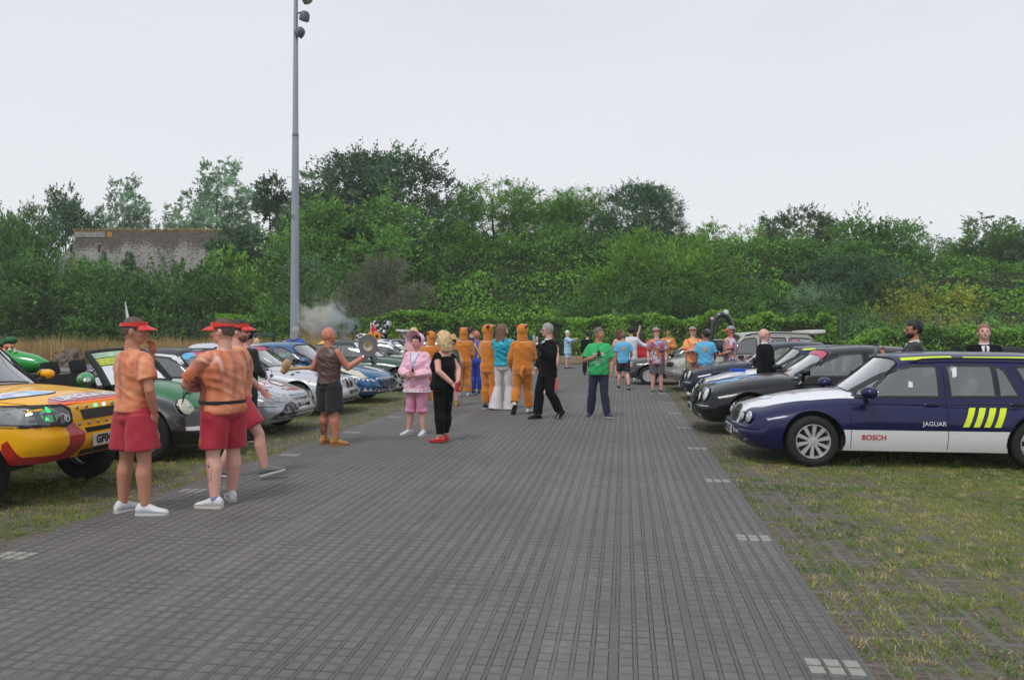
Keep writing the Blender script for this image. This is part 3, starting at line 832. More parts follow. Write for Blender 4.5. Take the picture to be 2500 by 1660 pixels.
bm_obj('orange_plaque', bm, pmat('faded orange', srgb(176, 132, 48), 0.9, var=.2), t, smooth=False)
bm = bmesh.new(); add_box(bm, (3.4, -0.02, ztop - 0.22), (2.3, 0.05, 0.4))
bm_obj('render_patch', bm, pmat('grey render', srgb(146, 144, 140), 0.9, var=.3, vs=3), t, smooth=False)
for sx in (2.0, 4.1):
 bm = bmesh.new(); add_box(bm, (sx, -0.03, ztop - 1.25), (0.09, 0.08, 0.55), Matrix.Rotation(0.12, 3, 'Y'))
 bm_obj('iron_tie', bm, pmat('dark iron', srgb(40, 38, 38), 0.8), t, smooth=False)
n = 3500
fs_ = rs.uniform(2.0, wid, n)
base = np.array([[pl.x + (pr.x - pl.x) * s_ / wid, pl.y + (pr.y - pl.y) * s_ / wid + 0.3, ztop - 0.03] for s_ in fs_])
me = blades('wall_top_grass', base, rs.uniform(0.1, 0.35, n), rs.uniform(0.02, 0.15, n), np.full(n, 0.05), np.clip(rs.normal(0.6, 0.3, n), 0, 1))
tag(link('wall_top_grass', me, None, MATS['dry_grass']), 'brown dry grass fringe growing on top of the brick wall', 'grass', kind='stuff')
d = 31.0
p = W(719.5, d)
MAT_MAST = pmat('grey painted mast', srgb(152, 159, 169), 0.45, metal=0.3, var=0.06, vs=1.5)
t = thing('floodlight_mast', 'tall tapering grey floodlight mast rising out of frame', 'mast', (p.x, p.y, 0))
t.rotation_euler = (0, R(0.32), 0)
Hm = ZV(-60, d)
def octo(bm, z0, r0, z1, r1):
 add_lathe(bm, [(r0, z0), (r1, z1)], n=8, rot=Matrix.Rotation(R(22.5), 3, 'Z'))
rb, rt = 12.2 * d / F, 4.6 * d / F
def mr(z): return lerp(rb, rt, z / Hm)
bm = bmesh.new(); octo(bm, -0.05, mr(0), ZV(332, d), mr(ZV(332, d)))
bm_obj('lower_shaft', bm, MAT_MAST, t, smooth=False)
bm = bmesh.new(); octo(bm, ZV(332, d), mr(ZV(332, d)) * 0.93, Hm, rt)
bm_obj('upper_shaft', bm, MAT_MAST, t, smooth=False)
bm = bmesh.new(); octo(bm, ZV(336, d), mr(ZV(332, d)) * 1.04, ZV(330, d), mr(ZV(332, d)) * 1.04)
bm_obj('collar', bm, pmat('mast band', srgb(104, 108, 114), .5), t, smooth=False)
bm = bmesh.new(); octo(bm, -0.02, 0.34, 0.05, 0.34)
bm_obj('base_plate', bm, MAT_GALV, t, smooth=False)
bm = bmesh.new(); add_tube(bm, [(0.0, -0.16, ZV(535, d)), (-0.05, -0.24, ZV(533, d)), (-0.03, -0.25, ZV(528, d)), (0.02, -0.17, ZV(529, d))], 0.014, 6)
bm_obj('shackle', bm, pmat('dark iron', srgb(40, 38, 38), 0.8), t)
MAT_LAMPH = pmat('floodlight housing', srgb(92, 97, 104), 0.5, metal=0.3)
for (u, v, a, side_) in ((753, 46, 12, 1), (741, 84, 38, 1), (757, 2, -25, 1)):
 q = Vector(((u - 729) * d / F, -0.05, ZV(v, d)))
 bm = bmesh.new()
 rot = Matrix.Rotation(R(a), 3, 'Y')
 add_lathe(bm, [(0.05, 0.20), (0.13, 0.17), (0.185, 0.08), (0.20, -0.03), (0.19, -0.17), (0.175, -0.17)], q, n=16, rot=rot)
 lamp = bm_obj('floodlight', bm, MAT_LAMPH, t)
 bm = bmesh.new(); add_lathe(bm, [(0.17, -0.172), (0.14, -0.185), (0.02, -0.19)], q, n=16, rot=rot)
 bm_obj('lens', bm, pmat('lamp glass', srgb(168, 172, 176), 0.2), lamp)
 bm = bmesh.new(); add_tube(bm, [(0.0, 0, q.z + 0.12), (q.x * 0.4, -0.02, q.z + 0.16), tuple(q + Vector((-0.04, 0, 0.17)))], 0.03, 7)
 bm_obj('bracket', bm, MAT_LAMPH, lamp)
m = bpy.data.materials.new('smoke'); m.use_nodes = True; nt = m.node_tree
nt.nodes.clear()
out = nt.nodes.new('ShaderNodeOutputMaterial'); vol = nt.nodes.new('ShaderNodeVolumePrincipled')
co = COORD(nt)
ln = nt.nodes.new('ShaderNodeVectorMath'); ln.operation = 'LENGTH'; nt.links.new(co, ln.inputs[0])
fall = M(nt, 'SUBTRACT', 1.0, ln.outputs['Value'], clamp=True)
nz = NOISE(nt, co, 2.3, 6, 0.62, 0.9)
dens = M(nt, 'MULTIPLY', M(nt, 'SUBTRACT', M(nt, 'ADD', M(nt, 'MULTIPLY', fall, 1.0), M(nt, 'MULTIPLY', nz, 2.3)), 1.55, clamp=True), 5.5)
nt.links.new(dens, vol.inputs['Density'])
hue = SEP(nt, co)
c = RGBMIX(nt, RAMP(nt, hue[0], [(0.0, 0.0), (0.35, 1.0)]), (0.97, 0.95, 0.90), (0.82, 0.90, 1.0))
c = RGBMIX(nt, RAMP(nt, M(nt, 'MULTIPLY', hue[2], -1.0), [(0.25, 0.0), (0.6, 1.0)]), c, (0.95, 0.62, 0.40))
nt.links.new(c, vol.inputs['Color']); vol.inputs['Anisotropy'].default_value = 0.2
nt.links.new(vol.outputs[0], out.inputs['Volume'])
ps = W(788, 28.5)
bm = bmesh.new(); bmesh.ops.create_icosphere(bm, subdivisions=3, radius=1.0)
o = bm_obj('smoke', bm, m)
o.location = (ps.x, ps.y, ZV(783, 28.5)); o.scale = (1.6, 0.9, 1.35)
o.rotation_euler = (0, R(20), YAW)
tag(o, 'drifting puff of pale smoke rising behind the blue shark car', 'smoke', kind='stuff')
def glass_mat(name, tint, refl=1.0, rough=0.03, tr=1.0):
 m = bpy.data.materials.new(name); m.use_nodes = True; nt = m.node_tree
 nt.nodes.remove(nt.nodes['Principled BSDF'])
 t = nt.nodes.new('ShaderNodeBsdfTransparent'); t.inputs[0].default_value = (*tint, 1)
 g = nt.nodes.new('ShaderNodeBsdfGlossy'); g.inputs['Roughness'].default_value = rough; g.inputs[0].default_value = (refl, refl, refl, 1)
 d = nt.nodes.new('ShaderNodeBsdfDiffuse'); d.inputs[0].default_value = (0.5, 0.52, 0.52, 1)
 lw = nt.nodes.new('ShaderNodeFresnel'); lw.inputs[0].default_value = 1.5
 f = M(nt, 'MULTIPLY_ADD', lw.outputs[0], 2.2, 0.08, clamp=True)
 mx0 = nt.nodes.new('ShaderNodeMixShader'); mx0.inputs[0].default_value = 0.08
 nt.links.new(t.outputs[0], mx0.inputs[1]); nt.links.new(d.outputs[0], mx0.inputs[2])
 mx = nt.nodes.new('ShaderNodeMixShader'); nt.links.new(f, mx.inputs[0])
 nt.links.new(mx0.outputs[0], mx.inputs[1]); nt.links.new(g.outputs[0], mx.inputs[2])
 nt.links.new(mx.outputs[0], nt.nodes['Material Output'].inputs['Surface'])
 MATS[name] = m
 return m
GLASS = glass_mat('car window glass', (0.62, 0.68, 0.66))
GLASSD = glass_mat('tinted car window glass', (0.22, 0.25, 0.25))
RUBBER = pmat('black rubber trim', srgb(28, 29, 31), 0.55)
TYRE = pmat('tyre rubber', srgb(34, 34, 35), 0.85, bump=0.2, bs=80)
RIM = pmat('alloy rim', srgb(186, 187, 188), 0.4, metal=0.35, var=0.08, vs=8)
DARKP = pmat('dark plastic', srgb(26, 27, 28), 0.6)
CHROME = pmat('chrome trim', srgb(190, 192, 195), 0.12, metal=1.0)
SEATM = pmat('grey seat fabric', srgb(96, 96, 92), 0.9, var=0.1)
SEATD = pmat('black seat fabric', srgb(40, 40, 42), 0.9, var=0.1)
SEATB = pmat('beige seat leather', srgb(150, 144, 130), 0.7, var=0.1)
LAMP = pmat('headlamp lens', srgb(176, 180, 178), 0.08, coat=1.0, var=0.25, vs=14)
LAMPD = pmat('dark headlamp housing', srgb(60, 62, 64), 0.15, coat=1.0, var=0.3, vs=14)
AMBER = pmat('amber indicator', srgb(214, 112, 30), 0.25, coat=0.6)
REDL = pmat('red tail lamp', srgb(176, 28, 30), 0.2, coat=0.8)
PLATEW = pmat('white number plate', srgb(205, 205, 200), 0.45)
BLACKT = pmat('black lettering', srgb(18, 18, 20), 0.6)
WHITEV = pmat('white vinyl', srgb(226, 226, 230), 0.35, coat=0.3)
GAP = pmat('panel gap', srgb(12, 12, 14), 0.9)
def paint(name, col, metal=0.15, rough=0.32, dirt=0.08, coat=1.0):
 if name in MATS: return MATS[name]
 m, nt, b = new_mat(name)
 co = COORD(nt)
 f = RAMP(nt, NOISE(nt, co, 2.2, 5, 0.65), [(0.35, 0.0), (0.75, 1.0)])
 d = M(nt, 'MULTIPLY', f, dirt * 0.5)
 z = SEP(nt, co)[2]
 low = M(nt, 'MULTIPLY', M(nt, 'SUBTRACT', 0.5, z, clamp=True), 0.30 if dirt else 0.0)
 setc(nt, b, 'Base Color', RGBMIX(nt, M(nt, 'ADD', d, M(nt, 'MULTIPLY', low, RAMP(nt, NOISE(nt, co, 7, 4), [(0.3, 0.4), (0.7, 1.0)]))), col, srgb(96, 92, 86)))
 b.inputs['Metallic'].default_value = metal
 drops = RAMP(nt, VORO(nt, co, 55), [(0.12, 1.0), (0.26, 0.0)])
 b.inputs['Roughness'].default_value = rough
 b.inputs['Coat Weight'].default_value = coat; b.inputs['Coat Roughness'].default_value = 0.05
 if coat < 1: b.inputs['Specular IOR Level'].default_value = 0.25
 nt.links.new(BUMP(nt, M(nt, 'MULTIPLY', drops, RAMP(nt, NOISE(nt, co, 5, 2), [(0.45, 0.0), (0.6, 1.0)])), 0.25, 0.002), b.inputs['Coat Normal'])
 return m
def inpoly(p, poly):
 x, y = p; c = False; n = len(poly); j = n - 1
 for i in range(n):
  xi, yi = poly[i]; xj, yj = poly[j]
  if (yi > y) != (yj > y) and x < (xj - xi) * (y - yi) / (yj - yi) + xi: c = not c
  j = i
 return c
AX = {'y': (0, 2, 1), 'x': (1, 2, 0), 'z': (0, 1, 2)}
def cut_faces(bm, poly, view, filt=None, cutonly=None):
 a, b_, c = AX[view]
 xs = [p[0] for p in poly]; ys = [p[1] for p in poly]
 x0, x1, y0, y1 = min(xs), max(xs), min(ys), max(ys)
 cand = []
 for f in bm.faces:
  vx = [v.co[a] for v in f.verts]
  if max(vx) < x0 or min(vx) > x1: continue
  vy = [v.co[b_] for v in f.verts]
  if max(vy) < y0 or min(vy) > y1: continue
  if filt and not filt(f): continue
  cand.append(f)
 for i in range(len(poly)):
  p, q = poly[i], poly[(i + 1) % len(poly)]
  co = [0, 0, 0]; co[a], co[b_] = p
  no = [0, 0, 0]; no[a], no[b_] = -(q[1] - p[1]), q[0] - p[0]
  if abs(no[a]) + abs(no[b_]) < 1e-7: continue
  ex0, ex1 = min(p[0], q[0]) - 1e-4, max(p[0], q[0]) + 1e-4; ey0, ey1 = min(p[1], q[1]) - 1e-4, max(p[1], q[1]) + 1e-4
  near, rest = [], []
  for f in cand:
   vx = [v.co[a] for v in f.verts]; vy = [v.co[b_] for v in f.verts]
   (near if not (max(vx) < ex0 or min(vx) > ex1 or max(vy) < ey0 or min(vy) > ey1) else rest).append(f)
  if not near: continue
  geom = set(near)
  for f in near: geom.update(f.edges); geom.update(f.verts)
  r = bmesh.ops.bisect_plane(bm, geom=list(geom), dist=1e-5, plane_co=co, plane_no=no)
  cand = rest + [g for g in r['geom'] if isinstance(g, bmesh.types.BMFace)]
 out = []
 for f in cand:
  m_ = f.calc_center_median()
  if inpoly((m_[a], m_[b_]), poly): out.append(f)
 return out
def circle_poly(cx, cy, r, n=28, a0=0.0, a1=2 * PI):
 return [(cx + r * math.cos(a0 + (a1 - a0) * k / n), cy + r * math.sin(a0 + (a1 - a0) * k / n)) for k in range(n)]
def ell_poly(cx, cy, rx, ry, n=20, rot=0.0):
 out = []
 for k in range(n):
  a = 2 * PI * k / n; x = rx * math.cos(a); y = ry * math.sin(a)
  out.append((cx + x * math.cos(rot) - y * math.sin(rot), cy + x * math.sin(rot) + y * math.cos(rot)))
 return out
WHEEL_CACHE = {}
def wheel_meshes(r, rim, wid, spokes, style):
 key = (r, rim, wid, spokes, style)
 if key in WHEEL_CACHE: return WHEEL_CACHE[key]
 bm = bmesh.new(); w = wid / 2
 add_lathe(bm, [(rim * 0.98, -w * 0.8), (rim + 0.012, -w * 0.96), (rim + (r - rim) * 0.5, -w), (r - 0.02, -w * 0.9), (r - 0.004, -w * 0.72), (r, -w * 0.3), (r, w * 0.3), (r - 0.004, w * 0.72), (r - 0.02, w * 0.9), (rim + (r - rim) * 0.5, w), (rim + 0.012, w * 0.96), (rim * 0.98, w * 0.8)], axis='Y', n=40, cap=False)
 ty = bpy.data.meshes.new('tyre'); bm.normal_update(); bm.to_mesh(ty); bm.free(); ty.shade_smooth(); ty.materials.append(TYRE)
 bm = bmesh.new()
 o = -w * 0.86     # outer face towards -y
 add_lathe(bm, [(rim, o), (rim * 0.965, o - 0.004), (rim * 0.93, o + 0.006), (rim * 0.9, o + 0.05), (rim * 0.88, w * 0.7)], axis='Y', n=40, cap=False)
 add_lathe(bm, [(0.001, o + 0.006), (0.025, o + 0.004), (0.06, o + 0.012), (0.065, o + 0.04)], axis='Y', n=20, cap=False)
 for k in range(spokes):
  a = 2 * PI * k / spokes
  ws = {'thin': 0.020, 'wide': 0.025, 'steel': 0.07, 'twin': 0.016}[style]
  for da in ((-0.09, 0.09) if style == 'twin' else (0,)):
   d = Vector((math.sin(a + da * 0.6), 0, math.cos(a + da * 0.6))); e = Vector((math.sin(a + da * 1.4), 0, math.cos(a + da * 1.4)))
   t = Vector((math.cos(a), 0, -math.sin(a)))
   p = [d * 0.045 - t * ws * 0.6, d * 0.045 + t * ws * 0.6, e * rim * 0.94 + t * ws, e * rim * 0.94 - t * ws]
   ya = [o + 0.010, o + 0.010, o + 0.004, o + 0.004]
   v1 = [bm.verts.new((q.x, y_, q.z)) for q, y_ in zip(p, ya)]
   v2 = [bm.verts.new((q.x * (1.0), y_ + 0.035, q.z)) for q, y_ in zip(p, ya)]
   bm.faces.new(v1); bm.faces.new(v2[::-1])
   for i in range(4): bm.faces.new((v1[i], v1[(i + 1) % 4], v2[(i + 1) % 4], v2[i]))
 bmesh.ops.recalc_face_normals(bm, faces=bm.faces)
 ri = bpy.data.meshes.new('rim'); bm.to_mesh(ri); bm.free(); ri.shade_smooth(); ri.set_sharp_from_angle(angle=R(35)); ri.materials.append(RIM)
 bm = bmesh.new(); add_lathe(bm, [(0.0005, o + 0.055), (rim * 0.88, o + 0.06)], axis='Y', n=24, cap=False)
 add_lathe(bm, [(0.0005, o + 0.045), (rim * 0.62, o + 0.045), (rim * 0.62, o + 0.055)], axis='Y', n=24, cap=False)
 di = bpy.data.meshes.new('brake_disc'); bm.normal_update(); bm.to_mesh(di); bm.free(); di.materials.append(DARKP)
 WHEEL_CACHE[key] = (ty, ri, di)
 return ty, ri, di
SEAT_CACHE = {}
def seat_mesh(mat):
 if mat.name in SEAT_CACHE: return SEAT_CACHE[mat.name]
 bm = bmesh.new()
 add_box(bm, (0, 0, 0.10), (0.5, 0.5, 0.16), bevel=0.05)
 rot = Matrix.Rotation(R(16), 3, 'Y')
 add_box(bm, (0.30, 0, 0.42), (0.13, 0.48, 0.62), rot, bevel=0.05)
 add_box(bm, (0.40, 0, 0.81), (0.10, 0.26, 0.18), rot, bevel=0.04)
 for y in (-0.06, 0.06): add_tube(bm, [(0.37, y, 0.68), (0.39, y, 0.76)], 0.008, 6)
 me = bpy.data.meshes.new('seat'); bm.to_mesh(me); bm.free(); me.shade_smooth(); me.set_sharp_from_angle(angle=R(50)); me.materials.append(mat)
 SEAT_CACHE[mat.name] = me
 return me
class Car:
 def __init__(s, name, label, cat, P, loc, rz, sub=1.0):
  s.P = P
  s.root = thing(name, label, cat, loc, rz)
  s.res = sub
  s.build()
 def lower_pt(s, t, v, h):
  P = s.P; n = P.get('n', 7)
  a = abs(v); m = max(a, h)
  r = (a ** n + h ** n) ** (1 / n)
  k = m / r if r > 0 else 1
  v *= k; h2 = h * k; a = abs(v)
  xF = interp(P['nose'], h2) + P['ncurve'] * a ** 2.6 + P.get('ncorner', 0.16) * a ** 11
  xR = P['L'] - interp(P['tail'], h2) - P.get('tcurve', 0.10) * a ** 2.6 - P.get('tcorner', 0.12) * a ** 11
  x = lerp(xF, xR, t)
  zt = interp(P['top'], x) - P.get('crown', 0.07) * a ** 2.4
  zb = interp(P['bot'], x)
  z = lerp(zb, zt, h2)
  y = v * P['W'] * interp(P['plan'], x) * interp(P['sect'], h2)
  for wx in P['wx']:
   rr = math.hypot(x - wx, z - P['wr'])
   y *= 1 + P.get('flare', 0.014) * math.exp(-((rr - P['ar']) / 0.11) ** 2) * min(1, max(0, (a - 0.6) / 0.3)) * min(1, max(0, (0.98 - h2) / 0.25))
  if 'warp' in P: x, y, z = P['warp'](x, y, z, a, h2)
  return (x, y, z)
 def gh_pt(s, t, v, h):
  P = s.P; g = P['gh']; n = g.get('n', 6)
  a = abs(v); m = max(a, h)
  r = (a ** n + h ** n) ** (1 / n)
  k = m / r if r > 0 else 1
  v *= k; h2 = h * k; a = abs(v)
  A = lerp(g['x0'], g['x1'], h2 ** g.get('ea', 1.0)) + g.get('wc', 0.13) * a ** 2.2
  B = lerp(g['x3'], g['x2'], h2 ** g.get('eb', 1.0)) - g.get('rc', 0.08) * a ** 2.2
  x = lerp(A, B, t)
  zb = interp(P['top'], x) - 0.07 - P.get('crown', 0.07) * a ** 2.4
  zt = interp(g['roof'], x) - g.get('crown', 0.045) * a ** 2.4
  z = lerp(zb, zt, h2)
  wb = P['W'] * interp(P['plan'], x) * P['sect'][-1][1] * g.get('wb', 0.985)
  wr = g['wr'] * P['W'] * (1 - 0.05 * ((x - g['x1']) / (g['x2'] - g['x1']) - 0.5) ** 2 if g['x1'] < x < g['x2'] else 0.985)
  y = v * lerp(wb, wr, h2 ** 1.25)
  return (x, y, z)
 def shell(s, fn, ts, nh, vv):
  bm = bmesh.new()
  hs = [k / nh for k in range(nh + 1)]
  path = [(-1, h) for h in hs] + [(v, 1.0) for v in vv[1:-1]] + [(1, h) for h in reversed(hs)]
  lay = bm.faces.layers.int.new('part')
  g = [[bm.verts.new(fn(t, v, h)) for v, h in path] for t in ts]
  for i in range(len(ts) - 1):
   for j in range(len(path) - 1):
    bm.faces.new((g[i][j], g[i][j + 1], g[i + 1][j + 1], g[i + 1][j]))
  for end, t in ((0, 0.0), (1, 1.0)):
   c = [[bm.verts.new(fn(t, v, h)) for h in hs] for v in vv]
   for i in range(len(vv) - 1):
    for j in range(nh):
     q = (c[i][j], c[i + 1][j], c[i + 1][j + 1], c[i][j + 1])
     f = bm.faces.new(q if end == 0 else q[::-1])
     f[lay] = 100 + end if (s.capglass and 0 < i < len(vv) - 2 and 0 < j < nh - 1) else 0
  bmesh.ops.remove_doubles(bm, verts=bm.verts, dist=1e-4)
  bmesh.ops.recalc_face_normals(bm, faces=bm.faces)
  return bm, lay
 def build(s):
  P = s.P; res = s.res; g = P.get('gh')
  s.capglass = False
  N = int(64 * res)
  ts = [0.5 - 0.5 * math.cos(PI * (k / N)) * (1 - 0.35 * math.sin(PI * k / N)) for k in range(N + 1)]
  ts = sorted(ts); ts[0] = 0.0; ts[-1] = 1.0
  nv = max(10, int(20 * res)); vv = [math.sin(PI / 2 * (2 * k / nv - 1)) * 0.5 + (2 * k / nv - 1) * 0.5 for k in range(nv + 1)]
  bm, lay = s.shell(s.lower_pt, ts, max(8, int(14 * res)), vv)
  if g or P.get('open'):
   q = g or P['open']
   xa, xb = q['x0'] + 0.16, q['x3'] - 0.12
   dele = [f for f in bm.faces if f.normal.z > 0.5 and xa < f.calc_center_median().x < xb and abs(f.calc_center_median().y) < P['W'] * 0.80]
   bmesh.ops.delete(bm, geom=dele, context='FACES')
  full = bmesh.new()
  me = bpy.data.meshes.new('t'); bm.to_mesh(me); full.from_mesh(me); bpy.data.meshes.remove(me)
  s.low_bvh = BVHTree.FromBMesh(bm)
  if g:
   s.capglass = True
   N2 = int(36 * res); ts2 = [k / N2 for k in range(N2 + 1)]
   e = g.get('edge', 0.9)
   vv2 = [-1.0] + [lerp(-e, e, k / 10) for k in range(11)] + [1.0]
   gb, glay = s.shell_g(ts2, vv2)
   me = bpy.data.meshes.new('t'); gb.to_mesh(me); full.from_mesh(me); bpy.data.meshes.remove(me)
  s.bvh = BVHTree.FromBMesh(full); full.free()
  for wx in P['wx']:
   poly = circle_poly(wx, P['wr'] + P.get('az', 0.01), P['ar'], 30)
   fs = cut_faces(bm, poly, 'y', lambda f: abs(f.calc_center_median().y) > P['W'] * 0.55)
   bmesh.ops.delete(bm, geom=fs, context='FACES')
  s.parts = {}
  s.bm, s.lay = bm, lay
  k = 1
  for (nm, mat, view, poly, side) in P.get('parts', []):
   def flt(f, side=side):
    n = f.normal; c = f.calc_center_median()
    return {'l': c.y < -0.3 and n.y < -0.1, 'r': c.y > 0.3 and n.y > 0.1, 'f': n.x < -0.05 and c.x < P['L'] * 0.3, 't': n.z > 0.25, 'b': n.x > 0.1 and c.x > P['L'] * 0.7}[side]
   fs = cut_faces(bm, poly, view, flt)
   for f in fs:
    if f[lay] == 0: f[lay] = k
   s.parts[k] = (nm, mat); k += 1
  bm.normal_update()
  s.body = s.emit(bm, lay, 0, 'body', P['paint'])
  for kk, (nm, mat) in s.parts.items():
   o = s.emit(bm, lay, kk, nm, mat)
  bm.free()
  if g:
   ws = []
   k = 200; gparts = {}
   for (nm, mat, poly) in P.get('windows', []):
    fs = cut_faces(gb, poly, 'y', lambda f: abs(f.normal.y) > 0.3)
    lf = [f for f in fs if f.calc_center_median().y < 0]; rf = [f for f in fs if f.calc_center_median().y > 0]
    for f in lf: f[glay] = k
    for f in rf: f[glay] = k + 1
    gparts[k] = (nm, mat); gparts[k + 1] = (nm, mat); k += 2
   for (nm, mat, view, poly) in P.get('gparts', []):
    fs = cut_faces(gb, poly, view, lambda f: (f.normal.z > 0.4) if view == 'z' else abs(f.normal.y) > 0.25)
    for f in fs:
     if f[glay] == 0: f[glay] = k
    gparts[k] = (nm, mat); k += 1
   gb.normal_update()
   s.cabin = s.emit(gb, glay, 0, 'cabin', P.get('roofpaint', P['paint']))
   s.emit(gb, glay, 100, 'windscreen', P.get('wsglass', GLASS)); s.emit(gb, glay, 101, 'rear_window', P.get('wsglass', GLASS))
   for kk, (nm, mat) in gparts.items(): s.emit(gb, glay, kk, nm, mat)
   gb.free()
   for (nm, mat, poly) in P.get('windows', []):
    for sg in (-1, 1):
     b2 = bmesh.new(); s.ribbon(b2, poly, 0.028, 'y', sg, 0.004, closed=True)
     bm_obj('window_seal', b2, P.get('seal', RUBBER), s.root, smooth=False)
   b2 = bmesh.new()
   e = g.get('edge', 0.9)
   pts = [Vector(s.gh_pt(0, v, 0.10)) for v in [lerp(-e, e, k / 12) for k in range(13)]]
   top = [Vector(s.gh_pt(0, v, 0.93)) for v in [lerp(e, -e, k / 12) for k in range(13)]]
   def out(p): return p + Vector((-0.006, 0, 0.006))
   loop = [out(p) for p in pts + top]
   for i in range(len(loop)):
    add_tube(b2, [loop[i], loop[(i + 1) % len(loop)]], 0.011, 5, cap=False)
   bm_obj('windscreen_seal', b2, RUBBER, s.root, smooth=True)
  s.chassis()
  s.wheels()
  if P.get('seams', True): s.seams()
  if g and P.get('interior', True): s.interior()
  if P.get('mirror'): s.mirrors()
 def shell_g(s, ts, vv):
  bm = bmesh.new(); lay = bm.faces.layers.int.new('part')
  hs = [0.0, 0.10] + [lerp(0.10, 0.93, k / 7) for k in range(1, 8)] + [0.97, 1.0]
  nh = len(hs) - 1
  fn = s.gh_pt
  path = [(-1, h) for h in hs] + [(v, 1.0) for v in vv[1:-1]] + [(1, h) for h in reversed(hs)]
  g = [[bm.verts.new(fn(t, v, h)) for v, h in path] for t in ts]
  for i in range(len(ts) - 1):
   for j in range(len(path) - 1):
    bm.faces.new((g[i][j], g[i][j + 1], g[i + 1][j + 1], g[i + 1][j]))
  for end, t in ((0, 0.0), (1, 1.0)):
   c = [[bm.verts.new(fn(t, v, h)) for h in hs] for v in vv]
   for i in range(len(vv) - 1):
    for j in range(nh):
     q = (c[i][j], c[i + 1][j], c[i + 1][j + 1], c[i][j + 1])
     f = bm.faces.new(q if end == 0 else q[::-1])
     f[lay] = 100 + end if (0 < i < len(vv) - 2 and 0 < j < nh - 2) else 0
  bmesh.ops.remove_doubles(bm, verts=bm.verts, dist=1e-4)
  bmesh.ops.recalc_face_normals(bm, faces=bm.faces)
  return bm, lay
 def emit(s, bm, lay, k, name, mat, parent=None):
  vm = {}; vs = []; ns = []; fs = []
  for f in bm.faces:
   if f[lay] != k: continue
   idx = []
   for v in f.verts:
    if v not in vm:
     vm[v] = len(vs); vs.append(v.co[:]); ns.append(v.normal[:])
    idx.append(vm[v])
   fs.append(idx)
  if not fs: return None
  me = bpy.data.meshes.new(name); me.from_pydata(vs, [], fs); me.update()
  me.shade_smooth()
  me.normals_split_custom_set_from_vertices(ns)
  return link(name, me, parent or s.root, mat)
 def cast(s, p2, view, sg, off):
  if view == 'y': o = Vector((p2[0], sg * 4, p2[1])); d = Vector((0, -sg, 0))
  elif view == 'x': o = Vector((-3 if sg < 0 else s.P['L'] + 3, p2[0], p2[1])); d = Vector((1 if sg < 0 else -1, 0, 0))
  else: o = Vector((p2[0], p2[1], 5)); d = Vector((0, 0, -1))
  hit, n, i, dist = s.bvh.ray_cast(o, d)
  if hit is None:
   c = {'y': Vector((p2[0], sg * s.P['W'] * 0.9, p2[1])), 'x': Vector((0.2 if sg < 0 else s.P['L'] - 0.2, p2[0], p2[1])), 'z': Vector((p2[0], p2[1], 1.0))}[view]
   hit, n, i, dist = s.bvh.find_nearest(c)
   if hit is None: return c
  if n.dot(d) > 0: n = -n
  return hit + n * off
 def ribbon(s, bm, pts, w, view, sg, off, closed=False, step=0.05):
  P2 = []
  m = len(pts)
  for i in range(m if closed else m - 1):
   a, b_ = pts[i], pts[(i + 1) % m]
   L = math.hypot(b_[0] - a[0], b_[1] - a[1]); k = max(1, int(L / step))
   for j in range(k): P2.append((lerp(a[0], b_[0], j / k), lerp(a[1], b_[1], j / k)))
  if not closed: P2.append(pts[-1])
  n = len(P2); A, B = [], []
  for i in range(n):
   p0 = P2[i - 1] if (closed or i > 0) else P2[i]; p1 = P2[(i + 1) % n] if (closed or i < n - 1) else P2[i]
   dx, dy = p1[0] - p0[0], p1[1] - p0[1]; L = math.hypot(dx, dy) or 1
   nx, ny = -dy / L * w / 2, dx / L * w / 2
   A.append(bm.verts.new(s.cast((P2[i][0] + nx, P2[i][1] + ny), view, sg, off)))
   B.append(bm.verts.new(s.cast((P2[i][0] - nx, P2[i][1] - ny), view, sg, off)))
  for i in range(n if closed else n - 1):
   j = (i + 1) % n
   try: bm.faces.new((A[i], B[i], B[j], A[j]))
   except ValueError: pass
 def patch(s, bm, poly, view, sg, off, grid=0.06, bulge=0.0):
  t = bmesh.new()
  t.faces.new([t.verts.new((p[0], p[1], 0)) for p in poly])
  xs = [p[0] for p in poly]; ys = [p[1] for p in poly]
  for ax, lo, hi in ((0, min(xs), max(xs)), (1, min(ys), max(ys))):
   k = max(1, int((hi - lo) / grid))
   for i in range(1, k):
    co = [0, 0, 0]; no = [0, 0, 0]; co[ax] = lerp(lo, hi, i / k); no[ax] = 1
    bmesh.ops.bisect_plane(t, geom=t.verts[:] + t.edges[:] + t.faces[:], dist=1e-5, plane_co=co, plane_no=no)
  cx, cy = (min(xs) + max(xs)) / 2, (min(ys) + max(ys)) / 2; rx, ry = (max(xs) - min(xs)) / 2, (max(ys) - min(ys)) / 2
  vm = {}
  for v in t.verts:
   q = max(0.0, 1 - ((v.co.x - cx) / rx) ** 2 - ((v.co.y - cy) / ry) ** 2)
   vm[v] = bm.verts.new(s.cast((v.co.x, v.co.y), view, sg, off + bulge * math.sqrt(q)))
  for f in t.faces:
   try: bm.faces.new([vm[v] for v in f.verts])
   except ValueError: pass
  t.free()
 def add_patch(s, name, mat, poly, view='y', sg=-1, off=0.004, parent=None, bulge=0.0, grid=0.06, smooth=True, label=None):
  bm = bmesh.new(); s.patch(bm, poly, view, sg, off, grid, bulge)
  bmesh.ops.recalc_face_normals(bm, faces=bm.faces)
  o = bm_obj(name, bm, mat, parent or s.root, smooth=smooth)
  if label: o['label'] = label
  return o
 def add_ribbon(s, name, mat, pts, w, view='y', sg=-1, off=0.003, closed=False, parent=None):
  bm = bmesh.new(); s.ribbon(bm, pts, w, view, sg, off, closed)
  return bm_obj(name, bm, mat, parent or s.root, smooth=True)
